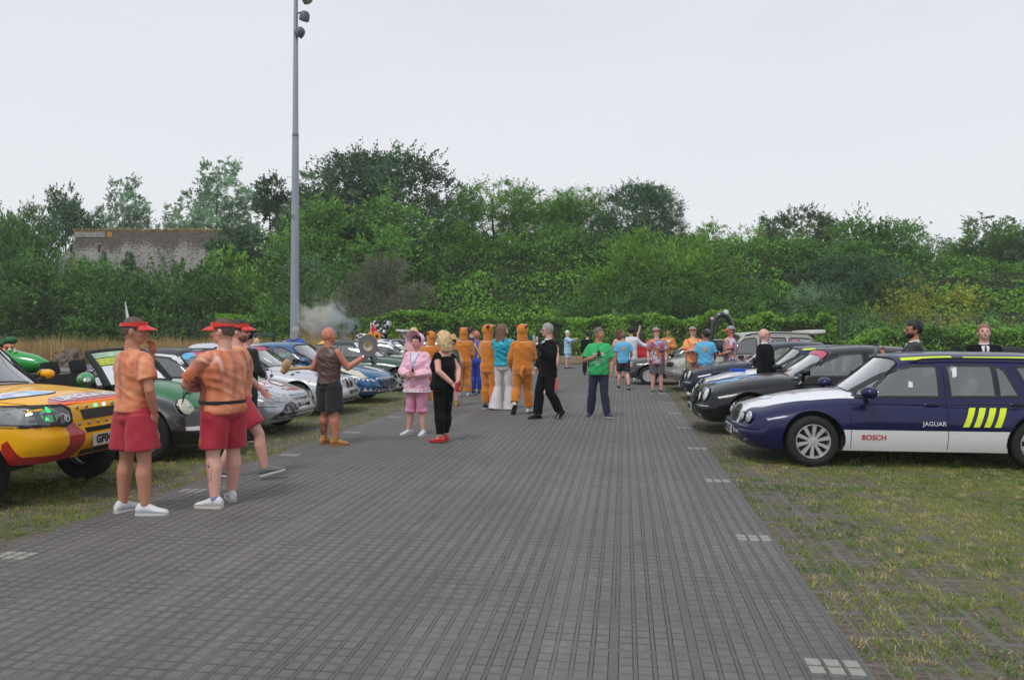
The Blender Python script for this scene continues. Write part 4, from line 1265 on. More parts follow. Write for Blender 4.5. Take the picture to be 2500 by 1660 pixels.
 def add_text(s, txt, size, at, mat, view='y', sg=-1, off=0.006, bold=0.01, rot=0.0, sx=1.0, parent=None, name='lettering', align='CENTER', shear=0.0):
  vs, fs = text_faces(txt, size, align, bold * size)
  bm = bmesh.new(); out = []
  fl = {('y', -1): 1, ('y', 1): -1, ('x', -1): -1, ('x', 1): 1, ('z', -1): 1, ('z', 1): 1}[(view, sg)]
  for x, y in vs:
   x = x * sx + shear * y
   x, y = x * math.cos(rot) - y * math.sin(rot), x * math.sin(rot) + y * math.cos(rot)
   if view == 'z':      # read by someone in front of the nose: letters run along -y, tops towards the cabin
    p = (at[0] + y, at[1] - x) if sg < 0 else (at[0] + x, at[1] + y)
   else: p = (at[0] + fl * x, at[1] + y)
   out.append(bm.verts.new(s.cast(p, view, sg, off)))
  for f in fs:
   try: bm.faces.new([out[i] for i in f])
   except ValueError: pass
  return bm_obj(name, bm, mat, parent or s.root, smooth=False)
 def plate(s, txt, zc, w=0.52, h=0.11, mat=None, y0=0.0, tilt=0.0, euro=False, x=None):
  p = s.cast((y0, zc), 'x', -1, 0.0)
  px = (p.x if x is None else x) - 0.012
  r = Matrix.Rotation(tilt, 3, 'Y')
  bm = bmesh.new(); add_box(bm, (px, y0, zc), (0.012, w, h), r, bevel=0.003)
  o = bm_obj('number_plate', bm, mat or PLATEW, s.root, smooth=False)
  if euro:
   bm = bmesh.new(); add_box(bm, (px - 0.0075, y0 + w / 2 - 0.025, zc), (0.003, 0.045, h - 0.01), r)
   bm_obj('blue_band', bm, pmat('plate blue', srgb(36, 78, 170), 0.5), o, smooth=False)
  if txt:
   vs, fs = text_faces(txt, h * 0.98, 'CENTER', 0.006)
   mx = max(v[0] for v in vs); k = min(1.0, w * 0.455 / mx)
   bm = bmesh.new(); vv = [bm.verts.new(Vector((px, y0, zc)) + r @ Vector((-0.0085, -x_ * k, y_))) for x_, y_ in vs]
   for f in fs:
    try: bm.faces.new([vv[i] for i in f])
    except ValueError: pass
   bm_obj('plate_lettering', bm, BLACKT, o, smooth=False)
  return o
 def chassis(s):
  P = s.P; L, Wd = P['L'], P['W']
  bm = bmesh.new()
  wf, wr_ = P['wx']
  zb_ = min(q[1] for q in P['bot'])
  add_box(bm, ((wf + wr_) / 2, 0, zb_ + 0.10), (wr_ - wf - 2 * P['ar'] + 0.06, Wd * 1.84, 0.19))
  add_box(bm, (L / 2, 0, zb_ + 0.16), (L - 0.5, Wd * 1.2, 0.24))
  for wx in P['wx']:
   for sg in (-1, 1):
    n = 16; ra = P['ar'] + 0.004
    ring0 = []; ring1 = []
    for k in range(n + 1):
     a = PI * k / n
     x_, z_ = wx + ra * math.cos(a), P['wr'] + P.get('az', 0.01) + ra * math.sin(a)
     z_ = max(z_, 0.2)
     ring0.append(bm.verts.new((x_, sg * Wd * 0.955, z_))); ring1.append(bm.verts.new((x_, sg * Wd * 0.58, z_)))
    for k in range(n): bm.faces.new((ring0[k], ring0[k + 1], ring1[k + 1], ring1[k]))
    bm.faces.new(ring1)
  bm_obj('underbody', bm, DARKP, s.root, smooth=False)
  for wx in P['wx']:
   for sg in (-1, 1):
    bm = bmesh.new()
    pts = []
    for k in range(0, 25):
     a = R(-8) + (PI + R(16)) * k / 24
     q = (wx + (P['ar'] + 0.004) * math.cos(a), P['wr'] + P.get('az', 0.01) + (P['ar'] + 0.004) * math.sin(a))
     if q[1] < interp(P['bot'], q[0]) + 0.02: continue
     h = s.cast(q, 'y', sg, -0.004)
     pts.append(h)
    if len(pts) > 3: add_tube(bm, pts, 0.009, 6)
    bm_obj('arch_lip', bm, P.get('lip', P['paint']), s.root)
 def wheels(s):
  P = s.P
  for i, wx in enumerate(P['wx']):
   for sg in (-1, 1):
    e = bpy.data.objects.new('wheel', None); COL.objects.link(e); e.parent = s.root; e.empty_display_size = 0.1
    e.location = (wx, sg * (P['W'] * 0.985 - P.get('tw', 0.205) / 2 - 0.015), P['wr'])
    e.rotation_euler = (0, rnd.uniform(0, 6), (0 if sg < 0 else PI) + (P.get('steer', 0.0) if i == 0 else 0))
    e.rotation_mode = 'ZYX' if False else 'XYZ'
    ty, ri, di = wheel_meshes(P['wr'], P.get('rim', 0.205), P.get('tw', 0.205), P.get('spokes', 7), P.get('style', 'wide'))
    link('tyre', ty, e); link('rim', ri, e); link('brake_disc', di, e)
 def seams(s):
  P = s.P
  bm = bmesh.new()
  for sg in (-1, 1):
   for pts in P.get('seam_side', []): s.ribbon(bm, pts, 0.007, 'y', sg, 0.0025)
  for pts in P.get('seam_top', []): s.ribbon(bm, pts, 0.007, 'z', -1, 0.0025)
  for pts in P.get('seam_front', []): s.ribbon(bm, pts, 0.009, 'x', -1, 0.0025)
  if len(bm.faces): bm_obj('panel_seams', bm, GAP, s.root, smooth=False)
  else: bm.free()
  for (x, z) in P.get('handles', []):
   for sg in (-1, 1):
    h = s.cast((x, z), 'y', sg, 0.0)
    b2 = bmesh.new()
    add_ell(b2, (h.x, h.y + sg * 0.004, h.z), (0.09, 0.012, 0.026), n=12)
    bm_obj('door_handle', b2, P.get('hpaint', P['paint']), s.root)
    b2 = bmesh.new(); s.patch(b2, ell_poly(x, z - 0.004, 0.066, 0.016), 'y', sg, 0.018, 0.03)
    bm_obj('handle_recess', b2, GAP, s.root, smooth=False)
 def interior(s):
  P = s.P; g = P['gh']; sm = P.get('seat', SEATM)
  zf = P.get('zfloor', 0.36)
  xm = P.get('xseat', lerp(g['x0'], g['x3'], 0.40))
  for x, ys in ((xm, (-0.36, 0.36)), (xm + 0.86, (-0.38, 0.0, 0.38))):
   if x + 0.4 > g['x3']: continue
   for y in ys:
    o = link('seat', seat_mesh(sm), s.root); o.location = (x - 0.1, y, zf);
  zb = interp(P['top'], g['x0'] + 0.3)
  bm = bmesh.new()
  add_box(bm, (g['x0'] + 0.32, 0, zb - 0.16), (0.5, P['W'] * 1.6, 0.2), bevel=0.05)
  add_box(bm, ((g['x0'] + g['x3']) / 2, 0, zf - 0.03), (g['x3'] - g['x0'] - 0.4, P['W'] * 1.6, 0.05))
  bm_obj('dashboard', bm, DARKP, s.root)
  bm = bmesh.new()
  c = Vector((xm - 0.38, 0.36, zb - 0.02))
  rot = Matrix.Rotation(R(-62), 3, 'Y')
  n = 20
  pts = [c + rot @ Vector((0.18 * math.cos(2 * PI * k / n), 0.18 * math.sin(2 * PI * k / n), 0)) for k in range(n + 1)]
  add_tube(bm, pts, 0.014, 6, cap=False)
  add_tube(bm, [c + rot @ Vector((-0.17, 0, 0)), c + rot @ Vector((0.17, 0, 0))], 0.014, 6)
  add_tube(bm, [c, c + Vector((-0.2, 0, -0.1))], 0.03, 8)
  bm_obj('steering_wheel', bm, DARKP, s.root)
  bm = bmesh.new()
  p = Vector(s.gh_pt(0, 0, 0.84)) + Vector((0.07, 0, -0.03)); add_box(bm, p, (0.03, 0.22, 0.06), bevel=0.01)
  bm_obj('rear_view_mirror', bm, DARKP, s.root)
  for v0, v1, hh in ((-0.55, 0.1, 0.13), (0.1, 0.75, 0.13)):
   bm = bmesh.new()
   pts = [Vector(s.gh_pt(0, lerp(v0, v1, k / 6), lerp(0.105, hh + 0.02, k / 6))) + Vector((-0.02, 0, 0.022)) for k in range(7)]
   add_tube(bm, pts, 0.008, 5); bm_obj('wiper', bm, DARKP, s.root)
 def mirrors(s):
  P = s.P; mx, mz = P['mirror'][:2]
  for sg in (-1, 1):
   bm = bmesh.new()
   y = sg * (P['W'] + 0.09)
   q_ = P.get('msize', 1.0); add_ell(bm, (mx, y, mz), (0.105 * q_, 0.115 * q_, 0.078 * q_), n=14)
   for v in bm.verts:
    if v.co.x > mx + 0.06: v.co.x = mx + 0.06
   o = bm_obj('wing_mirror', bm, P.get('mpaint', P['paint']), s.root)
   bm = bmesh.new(); add_tube(bm, [(mx + 0.01, sg * P['W'] * 0.90, mz - 0.085), (mx, sg * (P['W'] + 0.02), mz - 0.045)], [0.035, 0.028], 8)
   bm_obj('mirror_stalk', bm, DARKP, o)
   bm = bmesh.new(); add_ell(bm, (mx + 0.061, y, mz), (0.003, 0.095, 0.056), n=12)
   bm_obj('mirror_glass', bm, CHROME, o)
 def round_lamp(s, y, z, r, mat=LAMP, ring=None, depth=0.03, rz=1.0, tiltx=0.0, name='headlight'):
  p = s.cast((y, z), 'x', -1, 0.0)
  q1 = s.cast((y + 0.05, z), 'x', -1, 0.0); q2 = s.cast((y - 0.05, z), 'x', -1, 0.0); q3 = s.cast((y, z + 0.05), 'x', -1, 0.0); q4 = s.cast((y, z - 0.05), 'x', -1, 0.0)
  n = (q1 - q2).cross(q3 - q4)
  if n.x > 0: n = -n
  n.normalize(); n = (n + Vector((-0.8, 0, 0))).normalized()
  xa, ya, za = frame_to(n)
  rot = Matrix((xa, ya, za)).transposed()
  bm = bmesh.new()
  add_lathe(bm, [(r * 1.0, -0.05), (r * 1.0, 0.0), (r * 0.85, depth * 0.62), (r * 0.55, depth * 0.9), (0.002, depth)], n=24, cap=False)
  for v in bm.verts:
   v.co = Vector(p) + rot @ Vector((v.co.x * (1 if True else 1), v.co.y * rz, v.co.z))
  o = bm_obj(name, bm, mat, s.root)
  bm = bmesh.new()
  add_lathe(bm, [(r * 1.03, -0.04), (r * 1.12, 0.004), (r * 1.06, 0.014), (r * 0.98, 0.008), (r * 0.97, -0.03)], n=24, cap=False)
  for v in bm.verts: v.co = Vector(p) + rot @ Vector((v.co.x, v.co.y * rz, v.co.z))
  bm_obj('lamp_ring', bm, ring or CHROME, o)
  bm = bmesh.new(); add_ell(bm, Vector(p) + n * (depth * 0.4) , (r * 0.42, r * 0.42, r * 0.42), n=12)
  bm_obj('bulb_reflector', bm, pmat('lamp reflector', srgb(210, 212, 208), 0.15, metal=0.7), o)
  return o
def base_spec(L, Wd, fo, wb, wr, zn, zc, xc, zbelt, x1, zr, x2, x3, tail='sedan', **kw):
 zt = kw.pop('ztail', zbelt + 0.02)
 nose = kw.pop('nosep', [(0, 0.10), (0.18, 0.02), (0.42, 0.0), (0.55, 0.03), (0.62, 0.055), (0.9, 0.10), (1.0, 0.17)])
 tl = [(0, 0.10), (0.3, 0.0), (0.5, 0.0), (0.6, 0.05), (1.0, 0.10)] if tail != 'sedan' else [(0, 0.10), (0.3, 0.0), (0.55, 0.02), (1.0, 0.08)]
 bo = kw.pop('zb', 0.21)
 P = dict(L=L, W=Wd, wx=(fo, fo + wb), wr=wr, ar=wr + kw.pop('agap', 0.055),
nose=nose, tail=tl, ncurve=0.14, n=7,
top=[(0.0, zn - 0.10), (0.12, zn - 0.03), (0.3, zn + 0.03), (xc * 0.6, lerp(zn, zc, 0.72)), (xc, zc), (xc + 0.5, zc + 0.01), (lerp(xc, x3, 0.5), zbelt), (x3, zt), (L - 0.15, zt - 0.02), (L, zt - 0.10)],
bot=[(0, bo + 0.05), (0.25, bo), (L - 0.4, bo), (L, bo + 0.12)],
plan=[(0, 0.93), (0.35, 0.965), (fo + 0.3, 0.99), (L * 0.5, 1.0), (L * 0.8, 0.99), (L, 0.90)],
sect=[(0, 0.93), (0.1, 0.955), (0.3, 0.985), (0.55, 1.0), (0.8, 0.985), (1.0, 0.93)],
gh=dict(x0=xc - 0.02, x1=x1, x2=x2, x3=x3, wr=0.72, roof=[(x1 - 0.3, zr - 0.06), (x1, zr - 0.03), (lerp(x1, x2, 0.35), zr), (x2, zr - 0.03), (x2 + 0.4, zr - 0.07)]))
 P.update(kw)
 return P
def side_windows(P, pillars, zlo, zhi, rake_rear, front_lo, front_hi, glass=None, arc=0.03):
 """cut the glass line into windows: pillars = list of (x_low, x_high, half gap)"""
 gl = glass or GLASS
 xs = [(front_lo, front_hi)]
 out = []
 edges = [(front_lo, front_hi, 0)] + list(pillars) + [(rake_rear[0], rake_rear[1], 0)]
 def top(x):
  t = (x - front_hi) / max(0.01, (rake_rear[1] - front_hi)); return zhi + arc * (1 - (2 * t - 1) ** 2) - arc
 for i in range(len(edges) - 1):
  l0, h0, g0 = edges[i]; l1, h1, g1 = edges[i + 1]
  a, b_ = l0 + g0, l1 - g1; c, d = h0 + g0, h1 - g1
  zl = zlo
  poly = [(a, zl)]
  poly.append((b_, zl + 0.012))
  if abs(b_ - d) > 0.12: poly.append((lerp(b_, d, 0.6), lerp(zl, top(d), 0.66)))
  poly += [(d, top(d) - 0.02), (d - 0.03, top(d))] if d - c > 0.12 else [(d, top(d))]
  k = 3
  if d - c > 0.3:
   for j in range(1, k): poly.append((lerp(d - 0.03, c + 0.05, j / k), top(lerp(d, c, j / k))))
  if d - c > 0.12: poly += [(c + 0.05, top(c)), (c, top(c) - 0.03)]
  else: poly.append((c, top(c)))
  if i == 0 and abs(a - c) > 0.2: poly.append((lerp(c, a, 0.5) - 0.015, lerp(top(c), zl, 0.5) + 0.01))
  out.append(('side_window', gl, poly))
 return out
NAVY = paint('navy metallic paint', srgb(13, 18, 72), 0.1, coat=.55, dirt=.04)
YEL = pmat('fluorescent yellow vinyl', srgb(214, 232, 20), 0.4, coat=0.2)
def estate_spec(paintm, **kw):
 P = base_spec(4.58, 0.885, 0.88, 2.6, 0.315, 0.70, 0.915, 1.35, 0.875, 1.98, 1.41, 3.95, 4.42, tail='estate', ztail=0.90, paint=paintm, rim=0.213, spokes=10, style='wide', seat=SEATB, **kw)
 P['gh'].update(roof=[(1.7, 1.33), (2.0, 1.375), (2.6, 1.41), (3.4, 1.405), (4.3, 1.34)], wr=0.70, ea=1.0)
 W1 = [(1.40, .865), (2.37, .872), (2.385, 1.23), (2.33, 1.245), (2.12, 1.24), (1.97, 1.215), (1.80, 1.13), (1.60, 1.0)]
 W2 = [(2.50, .874), (3.02, .878), (3.02, 1.235), (2.98, 1.252), (2.56, 1.255), (2.50, 1.235)]
 W3 = [(3.06, .880), (3.28, .886), (3.16, 1.19), (3.11, 1.232), (3.06, 1.235)]
 W4 = [(3.40, .90), (4.06, .93), (4.00, 1.16), (3.86, 1.225), (3.34, 1.24), (3.30, 1.22)]
 P['windows'] = [('side_window', GLASS, w) for w in (W1, W2, W3, W4)]
 P['seam_side'] = [[(1.325, 0.24), (1.318, 0.6), (1.33, 0.86)], [(2.44, 0.24), (2.445, 0.86), (2.45, 1.24)], [(3.42, 0.88), (3.36, 0.72), (3.22, 0.6), (3.10, 0.52)],
[(0.06, 0.475), (0.3, 0.495), (0.52, 0.49)], [(1.33, 0.475), (2.2, 0.474), (3.05, 0.478)], [(1.33, 0.775), (2.4, 0.778), (3.4, 0.79), (4.2, 0.80)]]
 P['seam_top'] = [[(0.16, -0.40), (0.4, -0.56), (0.9, -0.66), (1.38, -0.70)], [(0.16, 0.40), (0.4, 0.56), (0.9, 0.66), (1.38, 0.70)]]
 P['handles'] = [(2.27, 0.775), (3.25, 0.785)]
 P['mirror'] = (1.50, 0.93)
 return P
def estate_nose(c, hood, four=True):
 c.round_lamp(-0.44, 0.575, 0.062, ring=c.P['paint'], depth=0.03, name='headlight')
 c.round_lamp(-0.615, 0.585, 0.082, ring=c.P['paint'], depth=0.04, name='headlight')
 c.round_lamp(0.44, 0.575, 0.062, ring=c.P['paint'], depth=0.03, name='headlight')
 c.round_lamp(0.615, 0.585, 0.082, ring=c.P['paint'], depth=0.04, name='headlight')
 g = c.add_patch('grille', pmat('black mesh grille', srgb(22, 23, 26), 0.5, bump=0.8, bs=140), ell_poly(0, 0.565, 0.235, 0.105, 22), 'x', -1, 0.006)
 c.add_ribbon('grille_surround', CHROME, ell_poly(0, 0.565, 0.245, 0.115, 26), 0.024, 'x', -1, 0.012, True, parent=g)
 bm = bmesh.new()
 for k in range(-5, 6): c.ribbon(bm, [(k * 0.038, 0.475 + 0.0022 * k * k * 0.9), (k * 0.038, 0.655 - 0.0022 * k * k * 0.9)], 0.006, 'x', -1, 0.010)
 bm_obj('grille_bars', bm, RUBBER, g, smooth=False)
 c.add_patch('lower_intake', GAP, [(-0.5, 0.27), (0.5, 0.27), (0.46, 0.345), (-0.46, 0.345)], 'x', -1, 0.004)
 bm = bmesh.new()
 pts = []
 for k in range(21):
  y = lerp(-0.80, 0.80, k / 20)
  p = c.cast((y, 0.455), 'x', -1, 0.012); pts.append(p)
 add_tube(bm, pts, [0.012 + 0.022 * math.sin(PI * k / 20) for k in range(21)], 8)
 bm_obj('bumper_ledge', bm, c.P['paint'], c.root)
jag_parts = [
('bonnet', paint('white bonnet paint', srgb(232, 232, 238), 0.0, 0.35, 0.0), 'z', [(-0.05, -0.20), (0.10, -0.36), (0.35, -0.555), (0.9, -0.655), (1.42, -0.695), (1.42, 0.695), (0.9, 0.655), (0.35, 0.555), (0.10, 0.36), (-0.05, 0.20)], 't'),
('side_skirt', WHITEV, 'y', [(1.10, 0.17), (3.10, 0.17), (3.14, 0.20), (3.26, 0.47), (1.02, 0.47)], 'l'),
('side_skirt', WHITEV, 'y', [(1.10, 0.17), (3.10, 0.17), (3.14, 0.20), (3.26, 0.47), (1.02, 0.47)], 'r'),
('door', NAVY, 'y', [(1.325, 0.47), (2.443, 0.47), (2.446, 0.9), (1.33, 0.9)], 'l'),
('door', NAVY, 'y', [(1.325, 0.47), (2.443, 0.47), (2.446, 0.9), (1.33, 0.9)], 'r'),
('door', NAVY, 'y', [(2.445, 0.47), (3.10, 0.50), (3.36, 0.72), (3.42, 0.93), (2.448, 0.9)], 'l'),
('door', NAVY, 'y', [(2.445, 0.47), (3.10, 0.50), (3.36, 0.72), (3.42, 0.93), (2.448, 0.9)], 'r')]
def roof_stripes(c, full=True):
 for sg in (-1, 1):
  c.add_ribbon('roof_stripe', YEL, [(2.02, sg * 0.50), (2.35, sg * 0.515), (2.62, sg * 0.52)], 0.07, 'z', -1, 0.004)
  c.add_ribbon('roof_stripe', YEL, [(2.75, sg * 0.525), (3.3, sg * 0.52), (4.0, sg * 0.50)], 0.055, 'z', -1, 0.004)
R1 = Car('estate_car', 'navy estate car with white bonnet and four slanted yellow stripes on its rear door', 'car', estate_spec(NAVY, parts=jag_parts, steer=R(4)), (1.40, 10.86, 0), R(1.2))
estate_nose(R1, None)
for k in range(4):
 xb = 2.60 + k * 0.118
 for sg in (-1, 1):
  R1.add_patch('yellow_stripe', YEL, [(xb, 0.522), (xb + 0.07, 0.522), (xb + 0.172, 0.748), (xb + 0.10, 0.748)], 'y', sg, 0.005)
for sg in (-1, 1):
 R1.add_text('JAGUAR', 0.074, (2.28, 0.553), WHITEV, 'y', sg, bold=0.0)
 R1.add_text('BOSCH', 0.088, (1.59, 0.378), pmat('red lettering', srgb(200, 30, 50), 0.5), 'y', sg, bold=0.02)
R1.add_text('JAGUAR', 0.062, (-0.40, 0.385), WHITEV, 'x', -1, sx=1.0)
R1.plate('SK02 ZTC', 0.385, euro=True)
roof_stripes(R1)
for sg in (-1, 1):
 bm = bmesh.new()
 pts = [R1.cast((lerp(2.1, 4.1, k / 14), sg * 0.575), 'z', -1, 0.035 if 0 < k < 14 else 0.0) for k in range(15)]
 add_tube(bm, pts, 0.014, 7); bm_obj('roof_rail', bm, RUBBER, R1.root)
R1.add_text('AUTOSPORT', 0.07, (0.80, -0.05), pmat('faded red lettering', srgb(190, 120, 140), 0.6), 'z', -1)
R1.add_patch('bonnet_decal', pmat('pale blue decal', srgb(206, 218, 236), 0.5, var=0.1, vs=8), [(0.45, -0.1), (0.42, 0.2), (0.52, 0.25), (0.56, 0.0), (0.52, -0.12)], 'z', -1, 0.004)
R1.add_patch('fog_slat', pmat('silver slat', srgb(150, 155, 180), 0.3, metal=.5), [(-0.70, 0.31), (-0.56, 0.275), (-0.56, 0.29), (-0.66, 0.335)], 'x', -1, 0.008)
for (x_, z_) in ((1.95, 1.0), (3.9, 1.05)):
 pass
R1.add_patch('window_sticker', pmat('pale sticker', srgb(214, 226, 222), 0.5), [(2.02, 0.985), (2.075, 0.985), (2.08, 1.045), (2.035, 1.06)], 'y', -1, 0.004)
R1.add_patch('window_sticker', pmat('pale sticker', srgb(214, 226, 222), 0.5), [(2.55, 1.10), (2.60, 1.12), (2.62, 1.23), (2.56, 1.21)], 'y', -1, 0.004)
BLACKP = paint('black paint', srgb(7, 8, 10), 0.0, 0.3, 0.0, coat=.5)
def saloon_spec(paintm, **kw):
 P = base_spec(4.80, 0.91, 0.86, 2.85, 0.32, 0.74, 0.97, 1.45, 0.93, 2.16, 1.45, 3.35, 4.22, tail='sedan', ztail=1.02, paint=paintm, rim=0.215, spokes=7, style='wide', seat=SEATM, **kw)
 P['gh'].update(roof=[(1.9, 1.36), (2.2, 1.41), (2.75, 1.45), (3.4, 1.425), (3.9, 1.33)], wr=0.68)
 P['windows'] = side_windows(P, [(2.66, 2.68, 0.045), (3.42, 3.46, 0.02)], 0.95, 1.325, (3.86, 3.62), 1.60, 2.24)
 P['seam_side'] = [[(1.36, 0.26), (1.34, 0.6), (1.42, 0.86), (1.52, 0.95)], [(2.66, 0.25), (2.665, 0.94)], [(3.62, 0.94), (3.5, 0.75), (3.3, 0.62)], [(0.1, 0.50), (0.45, 0.50)], [(1.38, 0.55), (3.3, 0.56)]]
 P['seam_top'] = [[(0.10, -0.30), (0.3, -0.50), (0.9, -0.66), (1.48, -0.72)], [(0.10, 0.30), (0.3, 0.50), (0.9, 0.66), (1.48, 0.72)]]
 P['handles'] = [(2.48, 0.84), (3.36, 0.86)]
 P['mirror'] = (1.66, 1.03); P['msize'] = .72
 return P
def saloon_nose(c, plate='', deco=None):
 for sg in (-1, 1):
  c.round_lamp(sg * 0.655, 0.645, 0.078, mat=pmat('clear lamp lens', srgb(206, 212, 212), 0.06, coat=1, var=.12, vs=16), ring=c.P['paint'], depth=0.045, rz=1.5)
  c.round_lamp(sg * 0.475, 0.605, 0.056, mat=MATS['clear lamp lens'], ring=c.P['paint'], depth=0.03, rz=1.45)
 poly = [(-0.27, 0.50), (-0.20, 0.455), (0.20, 0.455), (0.27, 0.50), (0.30, 0.66), (0.24, 0.72), (-0.24, 0.72), (-0.30, 0.66)]
 g = c.add_patch('grille', GAP, poly, 'x', -1, 0.010)
 c.add_ribbon('grille_surround', CHROME, poly, 0.030, 'x', -1, 0.020, True, parent=g)
 bm = bmesh.new()
 for z_ in (0.50, 0.545, 0.59, 0.635, 0.68): c.ribbon(bm, [(-0.25, z_), (0.25, z_)], 0.014, 'x', -1, 0.018)
 c.ribbon(bm, [(0, 0.46), (0, 0.71)], 0.02, 'x', -1, 0.02)
 bm_obj('grille_bars', bm, CHROME, g, smooth=False)
 for sg in (-1, 1):
  c.add_ribbon('bumper_strip', CHROME, [(sg * 0.36, 0.455), (sg * 0.62, 0.46), (sg * 0.80, 0.465)], 0.016, 'x', -1, 0.008)
  c.add_patch('fog_lamp', LAMP, ell_poly(sg * 0.60, 0.30, 0.055, 0.035), 'x', -1, 0.006)
 c.add_patch('lower_intake', GAP, [(-0.52, 0.26), (0.52, 0.26), (0.50, 0.335), (-0.50, 0.335)], 'x', -1, 0.004)
 if plate: c.plate(plate, 0.40)
BLUEART = pmat('pale blue bonnet artwork', srgb(126, 170, 220), 0.5, var=0.25, vs=9)
R2 = Car('saloon_car', 'black saloon with upright chrome grille and pale blue artwork on its bonnet', 'car', saloon_spec(BLACKP), (1.12, 13.75, 0), R(1.5), 0.9)
saloon_nose(R2, 'BG53 BKX')
def blob(cx, cy, r, n=14, seed=0, sy=1.0):
 q = random.Random(seed)
 return [(cx + r * (0.55 + 0.6 * q.random()) * math.cos(2 * PI * k / n), cy + sy * r * (0.55 + 0.6 * q.random()) * math.sin(2 * PI * k / n)) for k in range(n)]
for i_, (x_, y_, r_) in enumerate([(0.55, -0.15, 0.16), (0.7, -0.32, 0.14), (0.85, -0.05, 0.17), (0.4, 0.1, 0.1), (0.22, -0.4, 0.06), (1.0, -0.3, 0.1)]):
 R2.add_patch('bonnet_artwork', BLUEART, blob(x_, y_, r_, seed=i_), 'z', -1, 0.004)
R2.add_ribbon('screen_banner', pmat('pink sun strip', srgb(200, 120, 128), 0.5, var=.2, vs=20), [(1.30, -0.5), (1.36, 0), (1.30, 0.5)], 0.001, 'x', -1, 0.003) if False else None
def sunstrip(c, mat, txt=None, tcol=None, h0=0.80, h1=0.92):
 bm = bmesh.new()
 e = 0.88; n = 14
 a = [bm.verts.new(Vector(c.gh_pt(0, lerp(-e, e, k / n), h0)) + Vector((-0.006, 0, 0.006))) for k in range(n + 1)]
 b_ = [bm.verts.new(Vector(c.gh_pt(0, lerp(-e, e, k / n), h1)) + Vector((-0.006, 0, 0.006))) for k in range(n + 1)]
 for k in range(n): bm.faces.new((a[k], a[k + 1], b_[k + 1], b_[k]))
 o = bm_obj('sun_strip', bm, mat, c.root)
 if txt:
  vs, fs = text_faces(txt, 1.0, 'CENTER', 0.01)
  mx = max(v[0] for v in vs); my = max(v[1] for v in vs)
  b2 = bmesh.new(); vv = []
  for x_, y_ in vs:
   v_ = -x_ / mx * 0.74; h_ = lerp(h0, h1, 0.5 + y_ / my * 0.36)
   vv.append(b2.verts.new(Vector(c.gh_pt(0, v_, h_)) + Vector((-0.011, 0, 0.011))))
  for f in fs:
   try: b2.faces.new([vv[i] for i in f])
   except ValueError: pass
  bm_obj('strip_lettering', b2, tcol or WHITEV, o, smooth=False)
 return o
def banner_mat():
 if 'event banner strip' in MATS: return MATS['event banner strip']
 m, nt, b = new_mat('event banner strip')
 co = COORD(nt); y = SEP(nt, co)[1]
 c = RAMP(nt, M(nt, 'MULTIPLY_ADD', y, 0.8, 0.5), [(0.0, srgb(196, 60, 90)), (0.62, srgb(206, 80, 110)), (0.7, srgb(120, 190, 226)), (1.0, srgb(90, 170, 220))])
 setc(nt, b, 'Base Color', c); b.inputs['Roughness'].default_value = 0.4
 return m
BANNER = banner_mat()
sunstrip(R2, BANNER)
R3p = list(jag_parts)
R3p[0] = ('bonnet', MATS['white bonnet paint'], 'z', jag_parts[0][3], 't')
R3 = Car('estate_car', 'navy estate car with white bonnet and yellow roof stripe parked beyond the black saloon', 'car', estate_spec(NAVY, parts=[R3p[0], R3p[3], R3p[4]]), (1.50, 16.75, 0), R(1), 0.7)
estate_nose(R3, None); roof_stripes(R3)
bm = bmesh.new()
add_box(bm, (0.75, -0.52, interp(R3.P['top'], 0.8) + 0.045), (0.30, 0.09, 0.07), bevel=0.01)
bx_ = bm_obj('blue_box', bm, pmat('bright blue card', srgb(30, 90, 210), 0.6), None, smooth=False)
bx_.location = R3.root.location; bx_.rotation_euler = R3.root.rotation_euler
tag(bx_, 'small bright blue box lying on the white and navy bonnet', 'box')
DNAVY = paint('dark blue black paint', srgb(12, 22, 46), 0.1, coat=.6, dirt=.03)
R4 = Car('saloon_car', 'dark blue saloon with twin oval lamps and stickers along its bonnet, near the white 4x4', 'car', saloon_spec(DNAVY), (1.35, 19.9, 0), R(1), 0.7)
saloon_nose(R4, 'BD04 SKM')
for i_ in range(10):
 R4.add_patch('bonnet_sticker', pmat(['sticker red', 'sticker white', 'sticker blue'][i_ % 3], [srgb(196, 70, 60), srgb(210, 214, 214), srgb(90, 160, 200)][i_ % 3], .5), blob(0.5 + 0.09 * i_, -0.35 + (i_ % 4) * 0.22, 0.07, 8, i_), 'z', -1, 0.004)
SILV = paint('silver beige paint', srgb(170, 166, 158), 0.3, 0.4)
P = base_spec(4.6, 0.91, 0.86, 2.63, 0.345, 0.90, 1.06, 1.30, 1.04, 1.98, 1.70, 4.05, 4.42, tail='estate', ztail=1.05, zb=0.30, paint=SILV, rim=0.21, spokes=5, style='wide', seat=SEATD, agap=0.07,
nosep=[(0, 0.14), (0.2, 0.03), (0.42, 0.0), (0.5, 0.04), (0.9, 0.08), (1.0, 0.16)])
P['gh'].update(roof=[(1.7, 1.60), (2.1, 1.66), (2.8, 1.70), (4.0, 1.67), (4.5, 1.6)], wr=0.76)
P['windows'] = side_windows(P, [(2.42, 2.44, 0.05), (3.28, 3.30, 0.05)], 1.06, 1.52, (4.20, 3.98), 1.48, 2.02, GLASSD)
P['seam_side'] = [[(1.32, 0.36), (1.30, 1.0)], [(2.42, 0.36), (2.42, 1.04)], [(3.4, 1.04), (3.3, 0.8)]]
P['handles'] = [(2.25, 0.95), (3.15, 0.97)]; P['mirror'] = (1.55, 1.13)
R5 = Car('off_road_car', 'pale silver 4x4 with white rear roof spoiler and red tail lamp', 'car', P, (1.2, 23.0, 0), R(13), 0.7)
